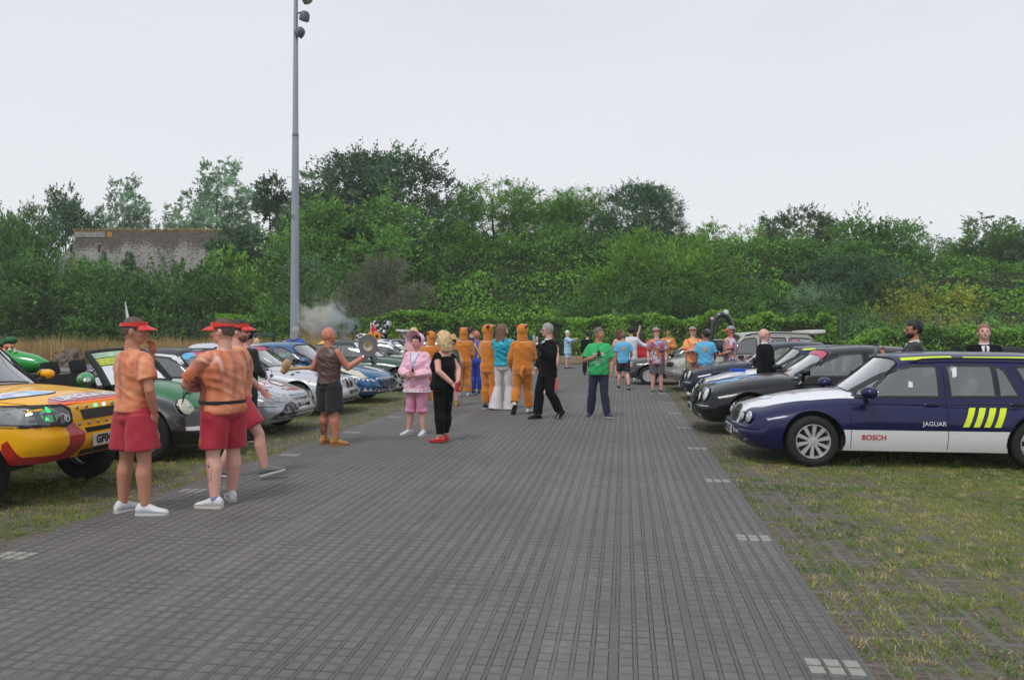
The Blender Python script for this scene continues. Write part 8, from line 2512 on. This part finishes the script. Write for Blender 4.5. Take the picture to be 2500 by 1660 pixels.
q = at_person(p, (0, 0, 0)); t.location = q; t.rotation_euler = (0, 0, p.root.rotation_euler[2]); t.scale = (p.k,) * 3
tag(t, 'small pinkish drink cup in the hands of the woman in pink', 'cup')
BLK = cloth('black jersey', srgb(15, 15, 18), .12, .9, .02, spec=.2)
p = Person('blonde woman in black off shoulder jumpsuit and red slingback shoes, hands behind her', G2(1082, 1079), -52, 1.67, 'fair', 'f', vox=.009, head=(-22, 3), fat=1.30, arm=1.12, legfat=1.16,
armR=((.22, -.13, 1.17), (.07, -.255, .985), (-.5, -.3, -.7), (0, 1, 0)), armL=((-.24, -.12, 1.16), (-.09, -.270, .965), (.5, -.35, -.7), (0, 1, 0)),
legR=((.10, .02, .49), (.10, .05, .105), 12, -4), legL=((-.09, .0, .49), (-.10, -.03, .105), -14, -4))
bm = bmesh.new(); loft_torso(bm, TORSO['f'], .016, 1.30, z0=.86, z1=1.385)
add_rcone(bm, (-.16, -.005, 1.36), .068, (.16, -.005, 1.36), .068)
p.arms(bm, .012, .30)
p.garment('top', bm, BLK, .005)
p.trousers(BLK, grow=.012, hemgrow=.0, frac=1.9)
p.shoes(pmat('red patent leather', srgb(206, 40, 28), .3, coat=.6), pmat('red heel', srgb(190, 36, 26), .4), low=True, heel=.0); p.hair('wavy', H_BLOND)
for gx in (.07, -.09):
 bm = bmesh.new(); add_tube(bm, [(gx, -.255, .985), (gx * .95, -.262, .972)], [.034, .034], 12); bm_obj('bracelet', bm, pmat('gold', srgb(200, 160, 80), .3, metal=.9), p.root)
t = thing('phone', 'red cased phone held behind the blonde woman', 'phone', at_person(p, (-.01, -.31, .90)), p.root.rotation_euler[2])
bm = bmesh.new(); add_box(bm, (0, 0, 0), (.075, .012, .14), bevel=.004); bm_obj('case', bm, pmat('red phone case', srgb(190, 60, 70), .4), t)
p = Person('person with long straight blonde hair just behind the pink bonnet', W(1011, 18.6), 8, 1.77, 'fair', 'f', vox=.016)
p.shirt(cloth('pale pink top', srgb(216, 176, 170)), .86, .6); p.trousers(cloth('pale trousers', srgb(180, 170, 160))); p.shoes(WSHOE, WSOLE); p.hair('long', H_BLOND)
def costume(p, ear=True, tail=True, hood=True, shoes=(WSHOE, WSOLE), frac=1.86):
 bm = bmesh.new()
 loft_torso(bm, TORSO['m'], .034, p.fat, z0=.80, z1=1.47, belly=p.belly)
 add_rcone(bm, (-p.sw * .8, -.008, 1.41), .07, (p.sw * .8, -.008, 1.41), .07)
 add_ell(bm, (0, -.01, .84), (.185 * p.fat, .145, .11))
 if p.lean: bmesh.ops.transform(bm, matrix=p.LM, verts=bm.verts[:])
 p.arms(bm, .026, 1.9, taper=.85); p.legs(bm, .030, frac=frac, hemgrow=.012)
 p.garment('onesie', bm, ORNG, .006, sz=7)
 if hood:
  bm = bmesh.new(); add_ell(bm, (0, -.014, 1.675), (.098, .118, .125), n=24); add_rcone(bm, (0, -.02, 1.60), .092, (0, -.015, 1.47), .100)
  me_ = remesh(bm, .009, 2); bm = bmesh.new(); bm.from_mesh(me_); bpy.data.meshes.remove(me_)
  bmesh.ops.delete(bm, geom=[f for f in bm.faces if f.calc_center_median().y > .052 and f.calc_center_median().z < 1.735], context='FACES')
  h = p.hmesh('hood', bm, ORNG)
  for g in (1, -1):
   bm = bmesh.new(); add_ell(bm, (g * .098, -.045, 1.745), (.022, .040, .050), Matrix.Rotation(g * .7, 3, 'Y'), n=12); p.hmesh('ear', bm, MAROON, parent=h)
   bm = bmesh.new(); add_ell(bm, (g * .060, .062, 1.765), (.022, .014, .022), n=10); e_ = p.hmesh('costume_eye', bm, ORNG2, parent=h)
   bm = bmesh.new(); add_ell(bm, (g * .064, .074, 1.766), (.010, .008, .011), n=8); p.hmesh('costume_pupil', bm, BLKS, parent=h)
  bm = bmesh.new(); add_ell(bm, (0, .095, 1.745), (.05, .045, .028), n=12); p.hmesh('muzzle', bm, ORNG, parent=h)
  bm = bmesh.new(); add_ell(bm, (0, .13, 1.757), (.02, .018, .014), n=10); p.hmesh('snout_tip', bm, cloth('red orange nose', srgb(214, 80, 30)), parent=h)
 bm = bmesh.new(); rings = []
 for k in range(37):
  a = 2 * PI * k / 36; rx, ry = .110, .092
  rings.append([Vector((rx * math.cos(a), ry * math.sin(a) - .01, 1.475)), Vector(((rx + .028) * math.cos(a), (ry + .03) * math.sin(a) - .01, 1.450)), Vector(((rx + .022) * math.cos(a), (ry + .024) * math.sin(a) - .01, 1.440)), Vector(((rx - .01) * math.cos(a), (ry - .01) * math.sin(a) - .01, 1.465))])
 add_ring_loft(bm, rings, cap=False); bm_obj('white_collar', bm, ORNG2, p.root)
 if tail:
  bm = bmesh.new(); add_tube(bm, [(0, -.14, .96), (-.03, -.22, .93), (-.06, -.27, .86), (-.05, -.29, .78), (-.02, -.28, .73)], [.035, .038, .034, .026, .01], 10); bm_obj('tail', bm, ORNG, p.root)
 p.shoes(*shoes)
p = Person('person in orange hooded costume mostly hidden between pink bonnet and blonde hair', W(1052, 17.6), 0, 1.66, 'fair', vox=.016, head=(-30, 0)); costume(p, tail=False)
p = Person('person in olive waistcoat and hat hung with corks, strap across the back', G2(1104, 992), 4, 1.55, 'fair', 'f', vox=.012, fat=1.2, arm=1.05,
armR=((.25, .0, 1.15), (.24, .12, .96)))
OLIVE = cloth('olive canvas', srgb(84, 90, 62), .12); sh = p.shirt(OLIVE, .80, 0, grow=.024, name='waistcoat'); p.shorts(cloth('dark olive canvas', srgb(66, 68, 50), .12), .9, hemgrow=.03)
p.stick(sh, 'cross_strap', cloth('orange strap', srgb(214, 140, 50)), [[(-.13, 1.43), (-.11, 1.43), (.14, 1.0), (.12, 1.0)]], side=-1, off=.006)
p.shoes(TANB, TANS, boot=.06); p.hair('thick', H_DARK)
STRAW = pmat('straw hat', srgb(206, 164, 112), .85, var=.1, vs=40)
bm = bmesh.new(); add_lathe(bm, [(.10, 1.735), (.215, 1.715), (.235, 1.725), (.215, 1.725), (.105, 1.745), (.095, 1.80), (.07, 1.835), (.02, 1.83), (.001, 1.825)], (0, -.01, 0), n=28, cap=False); ht = p.hmesh('straw_hat', bm, STRAW)
for k in range(10):
 a = 2 * PI * k / 10; bm = bmesh.new(); x_, y_ = .218 * math.cos(a), .218 * math.sin(a) - .01
 add_tube(bm, [(x_, y_, 1.72), (x_, y_, 1.66)], .0025, 4); add_tube(bm, [(x_, y_, 1.66), (x_, y_, 1.62)], [.010, .012], 8); p.hmesh('cork', bm, STRAW, parent=ht)
p = Person('person in orange hooded costume standing beside the blue overalls, back turned', G2(1132, 968), 2, 1.76, 'fair', vox=.012, head=(0, -2), legL=((-.10, .02, .49), (-.12, -.02, .085), -10, 0), armR=((.24, .02, 1.13), (.19, .16, 1.0)))
costume(p, shoes=(pmat('pale teal trainer', srgb(150, 196, 200), .6, var=.2, vs=40), pmat('red sole', srgb(196, 70, 60), .7)))
p = Person('bald man in blue overalls with a yellow sash looking down', G2(1164, 962), 28, 1.72, 'red', vox=.012, head=(-30, -12), fat=1.05, armR=((.24, .05, 1.13), (.15, .22, 1.02)))
BLU = cloth('royal blue fabric', srgb(34, 68, 176), .1, .6)
sh = p.shirt(BLU, .84, 1.9, grow=.028, name='overall_top'); p.trousers(BLU, grow=.03, hemgrow=.01, frac=1.86)
p.stick(sh, 'yellow_sash', cloth('yellow cloth', srgb(216, 176, 40)), [[(-.02, 1.42), (.03, 1.44), (.17, 1.20), (.13, 1.02), (.09, 1.02), (.12, 1.18)]], side=-1, off=.006)
p.stick(sh, 'yellow_shoulder', MATS['yellow cloth'], [[(-.14, 1.40), (-.06, 1.45), (-.05, 1.36), (-.13, 1.32)]], side=-1, off=.006)
p.shoes(NAVYSH, WSOLE)
p = Person('dark haired man looking over from behind the bald man in blue overalls', W(1152, 24.5), 35, 1.84, 'fair', vox=.016, head=(20, 0)); p.shirt(cloth('dark tee', srgb(40, 44, 60)), .86, .6); p.trousers(cloth('white jeans', srgb(200, 200, 204), .1)); p.shoes(WSHOE, WSOLE); p.hair('short', H_DARK)
p = Person('child in yellow tee and pale jeans bending forward beyond the orange costumes', G2(1180, 925), 20, 1.16, 'pale', 'f', vox=.016, lean=35, head=(-10, -20), armL=((-.22, .18, 1.16), (-.18, .34, 1.0)), armR=((.22, .18, 1.16), (.18, .34, 1.0)))
p.shirt(cloth('bright yellow tee', srgb(230, 200, 40)), .86, .6); p.trousers(cloth('pale denim', srgb(126, 156, 190), .12)); p.shoes(pmat('pale blue trainer', srgb(130, 170, 210), .7), WSOLE); p.hair('bob', H_BROWN)
p = Person('person in orange hooded costume directly left of the turquoise satin shirt', G2(1194, 998), 30, 1.80, 'fair', vox=.011, head=(38, -4), armR=((.25, .03, 1.10), (.12, .23, 1.05)), armL=((-.24, .05, 1.12), (-.05, .26, 1.05)), legL=((-.09, .02, .49), (-.09, .0, .085), 0, 0))
costume(p, tail=False, shoes=(BLKS, WSOLE))
TURQ = pmat('turquoise satin', srgb(22, 156, 178), .28, var=.12, vs=5, sheen=.3, metal=.25)
p = Person('long haired bearded man in turquoise satin shirt and wide white flares', G2(1228, 1000), 8, 1.84, 'fair', vox=.009, head=(66, 0), fat=1.0, armR=((.235, .10, 1.15), (.03, .24, 1.22)), armL=((-.235, .08, 1.15), (-.02, .26, 1.12)),
legR=((.11, .02, .50), (.15, .02, .085), 6, 0), legL=((-.10, .02, .50), (-.16, -.02, .085), -6, 0))
p.shirt(TURQ, .92, 1.92, grow=.030, hem=.05, fold=.010);
WFL = cloth('white flare cloth', srgb(216, 212, 216), .05, .7)
bm = bmesh.new(); loft_torso(bm, TORSO['m'], .012, 1.0, z0=.845, z1=.98); add_ell(bm, (0, -.01, .87), (.17, .122, .085))
for g in (1, -1):
 h = p.hip[g]; k_ = Vector(p.Lg[g][0]); a = Vector(p.Lg[g][1])
 add_tube(bm, [h, h.lerp(k_, .6), k_, k_.lerp(a, .5), a + Vector((0, 0, -.07))], [.098, .080, .070, .105, .150], 24)
p.garment('flared_trousers', bm, WFL, .005, sz=3); p.shoes(WSHOE, WSOLE); p.hair('long', H_BROWN); p.beard(H_BROWN)
p = Person('person in orange hooded costume walking with one heel lifted, beside the man in black suit', G2(1276, 1010), -6, 1.80, 'fair', vox=.010, head=(30, -3), fat=1.06,
legL=((-.115, .02, .50), (-.20, -.20, .20), -10, -48), legR=((.105, .05, .49), (.135, .04, .085), 48, 0), armR=((.24, .04, 1.13), (.20, .22, 1.10)), armL=((-.245, .02, 1.12), (-.22, .14, .93)))
costume(p, shoes=(pmat('cream trainer', srgb(206, 208, 196), .6, var=.1, vs=40), pmat('dark tread', srgb(60, 62, 60), .8)))
def suit(p, hem=.80, open_=True, tr=True, shoes=True, side=1):
 j = p.shirt(SUIT, hem, 1.93, grow=.026, hem=.16, name='jacket', fold=.005, sgrow=.016)
 sf = p.stick(j, 'shirt_front', WHITESH, [[(-.012, 1.18), (.012, 1.18), (.060, 1.40), (.045, 1.455), (-.045, 1.455), (-.060, 1.40)]], side=1, off=.006)
 p.stick(j, 'tie', TIE, [[(-.008, 1.19), (.008, 1.19), (.020, 1.36), (.010, 1.45), (-.010, 1.45), (-.020, 1.36)]], side=1, off=.010, parent=sf)
 for g in (1, -1):
  p.stick(j, 'lapel', SUIT, [[(g * .010, 1.14), (g * .075, 1.33), (g * .055, 1.36), (g * .085, 1.38), (g * .062, 1.455), (g * .045, 1.40)]], side=1, off=.012)
 bm = bmesh.new(); rings = []
 for k in range(37):
  a = 2 * PI * k / 36
  rings.append([Vector((.064 * math.cos(a), .064 * math.sin(a) - .008, 1.505 - .012 * math.sin(a))), Vector((.078 * math.cos(a), .076 * math.sin(a) - .010, 1.462)), Vector((.070 * math.cos(a), .068 * math.sin(a) - .010, 1.462)), Vector((.060 * math.cos(a), .060 * math.sin(a) - .008, 1.505 - .012 * math.sin(a)))])
 add_ring_loft(bm, rings, cap=False); bm_obj('shirt_collar', bm, WHITESH, p.root)
 for g in (1, -1):
  e, w = p.A[g]; d_ = (w - e).normalized(); bm = bmesh.new(); add_tube(bm, [w - d_ * .03, w + d_ * .004], [.037, .036], 12); bm_obj('cuff', bm, WHITESH, p.root)
 if tr: p.trousers(SUIT, grow=.024, hemgrow=.020, frac=1.96)
 if shoes: p.shoes(BLKS, BLKSO)
 return j
p = Person('grey haired man in black suit and sunglasses holding up a phone while walking', G2(1337, 1022), -122, 1.84, 'fair', vox=.009, head=(20, 3), fat=1.05,
armL=((-.25, .12, 1.17), (-.05, .285, 1.40), (.08, .1, 1), (.6, -.6, .2)), armR=((.25, -.02, 1.13), (.22, .12, .93)),
legR=((.10, .13, .50), (.10, .16, .085), 4, 0), legL=((-.10, .02, .50), (-.11, -.20, .14), -10, -38), fist=(.5, .55))
suit(p, .78); p.hair('short', H_GREY); p.glasses(SHADES)
t = thing('phone', 'pale cased phone held up by the man in sunglasses', 'phone', at_person(p, (-.035, .325, 1.50)), p.root.rotation_euler[2] + R(30)); t.rotation_euler = (R(-12), 0, p.root.rotation_euler[2] + R(25))
bm = bmesh.new(); add_box(bm, (0, 0, 0), (.078, .010, .155), bevel=.004); bm_obj('case', bm, pmat('dark phone frame', srgb(40, 44, 48), .3), t)
bm = bmesh.new(); add_box(bm, (0, -.0058, 0), (.066, .003, .14)); add_box(bm, (0, .0058, 0), (.066, .003, .14)); bm_obj('screen', bm, pmat('phone screen', srgb(150, 200, 200), .2), t)
CORAL = cloth('coral trousers', srgb(232, 106, 84)); p = Person('woman with long brown hair and coral trousers behind the suited man', W(1343, 21.5), -160, 1.66, 'fair', 'f', vox=.015, head=(-20, 0))
p.shirt(cloth('blush top', srgb(206, 160, 140)), .86, .6); p.trousers(CORAL, grow=.05, hemgrow=.05); p.shoes(WSHOE, WSOLE); p.hair('long', H_BROWN)
LB = cloth('pale blue fleece', srgb(164, 200, 224), .06)
p = Person('distant man in pale blue baby costume and bonnet filming with his phone', G2(1386, 899), 118, 1.74, 'fair', vox=.016, armR=((.22, .18, 1.32), (.12, .42, 1.40)), armL=((-.22, .18, 1.30), (-.06, .44, 1.40)), head=(-10, 2), fat=1.05)
sh = p.shirt(LB, .72, 1.6, grow=.035, hem=.22, name='smock'); p.shorts(LB, .98, hemgrow=.02); p.shoes(BLKS, BLKSO, low=True)
bm = bmesh.new(); add_ell(bm, (0, -.02, 1.69), (.10, .11, .11)); bmesh.ops.delete(bm, geom=[v for v in bm.verts if v.co.y > .05 and v.co.z < 1.72], context='VERTS'); p.hmesh('bonnet', bm, ORNG2)
p.stick(sh, 'smock_print', cloth('pink print', srgb(206, 130, 160)), [ell_poly(0, 1.15, .06, .09, 12)], side=1, off=.006)
p = Person('distant figure in black suit and black hat facing the hedge', G2(1434, 915), 15, 1.70, 'fair', vox=.018, head=(-20, 0)); suit(p);
bm = bmesh.new(); add_lathe(bm, [(.001, 1.80), (.07, 1.80), (.085, 1.78), (.092, 1.70), (.14, 1.69), (.14, 1.68), (.09, 1.685)], (0, -.01, 0), n=20, cap=False); p.hmesh('hat', bm, BLKS); p.hair('short', H_DARK)
GRN = cloth('bright green tee', srgb(46, 176, 100), .06, .8)
p = Person('man in bright green tee and jeans holding a radio to his chest', G2(1462, 1019), -170, 1.76, 'tan', vox=.009, head=(-58, 2), fat=1.10, belly=.035, arm=1.1,
armR=((.265, .03, 1.13), (.035, .225, 1.215), (-.6, .25, .55), (0, -1, .2)), armL=((-.25, -.01, 1.13), (-.245, .08, .885)),
legR=((.13, .02, .49), (.17, -.06, .085), 10, -4), legL=((-.11, .05, .49), (-.17, .06, .085), -26, 4), fist=(.9, .4))
sh = p.shirt(GRN, .85, .80, grow=.026, hem=.12, fold=.007); p.trousers(cloth('dark denim', srgb(30, 38, 62), .2, vs=8), grow=.020, hemgrow=.016); p.shoes(NAVYSH, WSOLE, lace=WSHOE)
for k, (tx, sz_) in enumerate((('Knuckleheads', .040), ('to Barcelona', .036), ('2021', .060))):
 p.letter(sh, tx, sz_, 0.01, [1.165, 1.12, 1.065][k], WHITEV, side=1, off=.006, sx=.95)
p.stick(sh, 'tee_print', WHITEV, [[(-.10, 1.29), (-.05, 1.30), (-.04, 1.27), (-.09, 1.265)], [(-.13, 1.26), (-.03, 1.25), (-.05, 1.235), (-.12, 1.24)], [(.06, 1.27), (.11, 1.28), (.10, 1.25), (.06, 1.25)]], side=1, off=.006)
p.hair('short', pmat('grey brown hair', srgb(112, 100, 90), .7, var=.2, vs=40))
bm = bmesh.new(); w = Vector((.035, .225, 1.215)); e = Vector((.265, .03, 1.13)); dd = (w - e).normalized(); add_tube(bm, [w - dd * .03, w - dd * .008], [.036, .036], 14); bm_obj('wristwatch', bm, CHROME, p.root)
bm = bmesh.new(); add_tube(bm, [(-.247, .045, .93), (-.246, .055, .915)], [.036, .036], 12); bm_obj('wristwatch', bm, DARKP, p.root)
t = thing('handheld_radio', 'black handheld radio with aerial held by the man in green', 'radio', at_person(p, (-.02, .285, 1.275)), p.root.rotation_euler[2])
bm = bmesh.new(); add_box(bm, (0, 0, 0), (.055, .032, .11), bevel=.006); bm_obj('casing', bm, DARKP, t)
bm = bmesh.new(); add_tube(bm, [(.016, 0, .05), (.020, 0, .16)], [.007, .004], 8); bm_obj('aerial', bm, DARKP, t)
SKY = cloth('sky blue tee', srgb(98, 182, 226), .05)
def roundlogo(p, sh, z=1.27, r=.085):
 a = p.stick(sh, 'back_badge', pmat('badge navy', srgb(52, 60, 84), .7), [ell_poly(0, z, r, r, 24)], side=-1, off=.005)
 p.stick(sh, 'badge_ring', pmat('badge cream', srgb(214, 214, 200), .7), [ell_poly(0, z, r * .93, r * .93, 24)], side=-1, off=.008, parent=a)
 p.stick(sh, 'badge_centre', pmat('badge grey', srgb(120, 124, 128), .7, var=.5, vs=50), [ell_poly(0, z, r * .66, r * .66, 20)], side=-1, off=.011, parent=a)
 p.stick(sh, 'badge_figure', MATS['badge cream'], [[(-.028, z + .035), (-.012, z + .02), (0, z + .03), (.012, z + .02), (.028, z + .035), (.016, z - .015), (0, z - .05), (-.016, z - .015)]], side=-1, off=.014, parent=a)
p = Person('man in sky blue tee with round back print and black shorts walking away', G2(1522, 951), 6, 1.68, 'fair', vox=.012, legR=((.12, -.02, .49), (.16, -.18, .13), 6, -20), legL=((-.12, .05, .49), (-.14, .06, .085), -8, 0), armR=((.25, .02, 1.13), (.24, .16, 1.0)))
sh = p.shirt(SKY, .82, .80, grow=.026, hem=.1); roundlogo(p, sh); p.shorts(DSHORT, .80); p.shoes(BLKS, WSOLE, sock=(cloth('black sock', srgb(24, 24, 26)), .04)); p.hair('short', pmat('grey brown hair', srgb(112, 100, 90)))
p = Person('red haired person in beige top half hidden behind the sky blue tee', G2(1513, 925), 10, 1.76, 'fair', 'f', vox=.018); p.shirt(cloth('beige top', srgb(206, 176, 146)), .8, .8); p.shorts(cloth('beige shorts', srgb(180, 150, 120)), .8); p.shoes(BLKS, WSOLE); p.hair('bob', H_RED)
p = Person('person in long white coat and black curly wig reaching out one arm', W(1541, 27.5), 14, 1.82, 'fair', vox=.016, armR=((.34, .10, 1.22), (.60, .16, 1.13)), fat=1.05)
p.shirt(WHITESH, .45, 1.95, grow=.035, hem=.10, name='coat'); p.trousers(cloth('white trousers', srgb(205, 205, 210))); p.shoes(WSHOE, WSOLE); p.hair('afro', H_BLACK)
p = Person('dark haired woman in red dress with one arm raised high', W(1568, 28.2), 12, 1.70, 'fair', 'f', vox=.015, armL=((-.17, .05, 1.66), (-.10, .08, 1.90), (0, .1, 1), (0, 1, 0)), head=(-20, 0))
p.shirt(cloth('red dress cloth', srgb(196, 30, 40), .08), .30, 0, grow=.028, hem=.22, name='dress', neck=1.36); p.shoes(BLKS, BLKSO); p.hair('long', H_DARK)
def floral(name, cols, scale=7):
 m, nt, b = new_mat(name); co = COORD(nt)
 n1 = VORO(nt, MAPV(nt, co, (1, 1, .8)), scale, out=1)
 v = SEP(nt, n1)[0]
 w_ = NOISE(nt, co, scale * 1.3, 3, .6, 2.0)
 f = M(nt, 'ADD', M(nt, 'MULTIPLY', v, .5), M(nt, 'MULTIPLY', w_, .6))
 k = len(cols); c = RAMP(nt, f, [(0.15 + .75 * i / k, cols[i]) for i in range(k)], 'CONSTANT')
 setc(nt, b, 'Base Color', c); b.inputs['Roughness'].default_value = .7
 return m
FLOR = floral('multicolour floral shirt', [srgb(30, 34, 66), srgb(196, 60, 60), srgb(120, 170, 214), srgb(222, 120, 40), srgb(60, 60, 110), srgb(214, 214, 224), srgb(150, 60, 130)], 9)
GCAP = cloth('grey cap cloth', srgb(146, 146, 148)); OBRIM = cloth('orange cap brim', srgb(222, 90, 50))
p = Person('man in dark floral shirt, grey shorts and grey cap looking down in the lane', G2(1604, 960), -176, 1.80, 'fair', vox=.010, head=(-24, -16), legR=((.10, .02, .49), (.115, .0, .085), 10, 0), legL=((-.10, .02, .49), (-.115, .0, .085), -34, 0), arm=.95)
sh = p.shirt(FLOR, .80, .80, grow=.032, hem=.12, fold=.006); p.shorts(cloth('grey shorts cloth', srgb(92, 90, 96), .08), .88); p.shoes(pmat('black white skate shoe', srgb(70, 70, 72), .6, var=.5, vs=30), WSOLE); p.hair('short', H_DARK); p.cap(GCAP, OBRIM)
p.stick(sh, 'shirt_motif', pmat('motif orange', srgb(220, 110, 50), .7, var=.4, vs=50), [ell_poly(-.02, 1.06, .06, .055, 14)], side=1, off=.005)
p = Person('person in long orange hooded coat checking a phone, far right of the lane', W(1631, 29.5), -178, 1.78, 'brown', vox=.016, head=(0, -18), armR=((.24, .08, 1.14), (.05, .26, 1.14)), armL=((-.24, .08, 1.14), (-.04, .27, 1.12)))
sh = p.shirt(ORNG, .55, 1.9, grow=.035, hem=.12, name='coat'); p.trousers(ORNG); p.shoes(BLKS, BLKSO); p.hair('short', H_BLACK)
p.stick(sh, 'white_trim', ORNG2, [[(-.10, 1.44), (-.02, 1.26), (0, 1.32), (.02, 1.26), (.10, 1.44), (.0, 1.38)]], side=1, off=.006)
PIZ = floral('orange patterned shirt', [srgb(214, 84, 50), srgb(240, 140, 84), srgb(244, 186, 120), srgb(226, 104, 70), srgb(246, 170, 110), srgb(200, 66, 50)], 13)
p = Person('man in orange patterned shirt and grey cap with folded arms', W(1692, 20.9), 178, 1.82, 'fair', vox=.011, head=(4, -14), fat=1.0,
armL=((-.25, .10, 1.13), (.06, .24, 1.16), (1, 0, .1), (0, -1, 0)), armR=((.25, .10, 1.13), (-.06, .27, 1.20), (-1, 0, 0), (0, -1, 0)))
p.shirt(PIZ, .84, .85, grow=.030, hem=.08, fold=.006); p.shorts(cloth('khaki shorts', srgb(140, 132, 112)), .85); p.shoes(WSHOE, WSOLE); p.hair('short', H_BROWN); p.cap(GCAP, OBRIM)
p = Person('dark haired man in sky blue tee with round back print among the parked cars', W(1722, 19.2 + 1.4), 18, 1.72, 'brown', vox=.011, head=(-62, 0), fat=1.1, arm=1.1, armR=((.26, .05, 1.13), (.24, .20, 1.0)), armL=((-.25, .0, 1.13), (-.24, .05, .9)))
sh = p.shirt(SKY, .84, .80, grow=.028, hem=.1); roundlogo(p, sh); p.shorts(DSHORT, .85); p.shoes(BLKS, WSOLE); p.hair('thick', H_BLACK)
p.stick(p.bodyo, 'headband_glasses', SHADES, [ell_poly(.0, 1.72, .05, .012, 10)], side=1, off=.03) if False else None
p = Person('man in bright floral shirt and orange peaked grey cap beside the pale 4x4', W(1783, 21.0), -84, 1.83, 'red', vox=.011, head=(-4, 0), fat=1.12, belly=.03, arm=1.1, armL=((-.24, .04, 1.13), (-.20, .24, 1.06)))
FLOR2 = floral('bright floral shirt', [srgb(40, 44, 80), srgb(206, 60, 90), srgb(110, 170, 220), srgb(226, 130, 60), srgb(90, 60, 120), srgb(220, 214, 224), srgb(206, 80, 130)], 10)
p.shirt(FLOR2, .80, .80, grow=.032, hem=.1, fold=.006); p.shorts(cloth('grey shorts cloth', srgb(92, 90, 96)), .88); p.shoes(BLKS, WSOLE); p.hair('buzz', H_BUZZ); p.cap(GCAP, OBRIM)
p = Person('bald man in black suit and sunglasses standing between the parked cars', W(1868, 15.15), 78, 1.74, 'pale', vox=.010, head=(28, -6), armR=((.245, .0, 1.13), (.22, .10, .90)))
suit(p, .76); p.glasses(SHADES); p.hair('thin', pmat('thin grey hair', srgb(170, 150, 138), .8)) if False else None
p = Person('bearded man in dark suit and sunglasses drinking from a grey flask', W(2230, 11.75), -74, 1.83, 'tan', vox=.009, head=(-8, 0), armL=((-.22, .20, 1.18), (-.10, .42, 1.28), (.3, .2, .9), (0, 0, 1)), armR=((.22, .20, 1.18), (.02, .42, 1.27), (-.1, .3, .9), (-1, 0, 0)), fist=(.9, .9))
GSUIT = cloth('charcoal suit cloth', srgb(46, 48, 50), .12); _s = SUIT; SUIT = GSUIT; suit(p, .78); SUIT = _s
p.hair('thick', H_BLACK); p.beard(H_BLACK); p.glasses(SHADES)
t = thing('grey_flask', 'grey steel flask held in front of the bearded man', 'flask', at_person(p, (-.03, .50, 1.24)), 0)
bm = bmesh.new(); add_lathe(bm, [(.036, 0), (.042, .02), (.042, .17), (.036, .185)], n=20); bm_obj('body', bm, pmat('grey steel', srgb(128, 126, 130), .4, metal=.3), t)
bm = bmesh.new(); add_lathe(bm, [(.03, .185), (.03, .205), (.012, .215), (.012, .24)], n=16); bm_obj('lid', bm, DARKP, t)
p = Person('sandy haired man in black suit and tie seen over the navy estate roof', W(2403, 11.7), -158, 1.79, 'fair', vox=.009, head=(0, -8), fat=1.08)
suit(p, .78); p.hair('short', H_GING)
m = bpy.data.materials.new('damp air'); m.use_nodes = True; nt = m.node_tree; nt.nodes.clear()
out = nt.nodes.new('ShaderNodeOutputMaterial'); vol = nt.nodes.new('ShaderNodeVolumePrincipled')
vol.inputs['Color'].default_value = (0.92, 0.95, 1.0, 1); vol.inputs['Density'].default_value = 0.0007
nt.links.new(vol.outputs[0], out.inputs['Volume'])
bm = bmesh.new(); add_box(bm, (0, 60, 14), (300, 190, 32))
tag(bm_obj('haze', bm, m, smooth=False), kind='stuff')
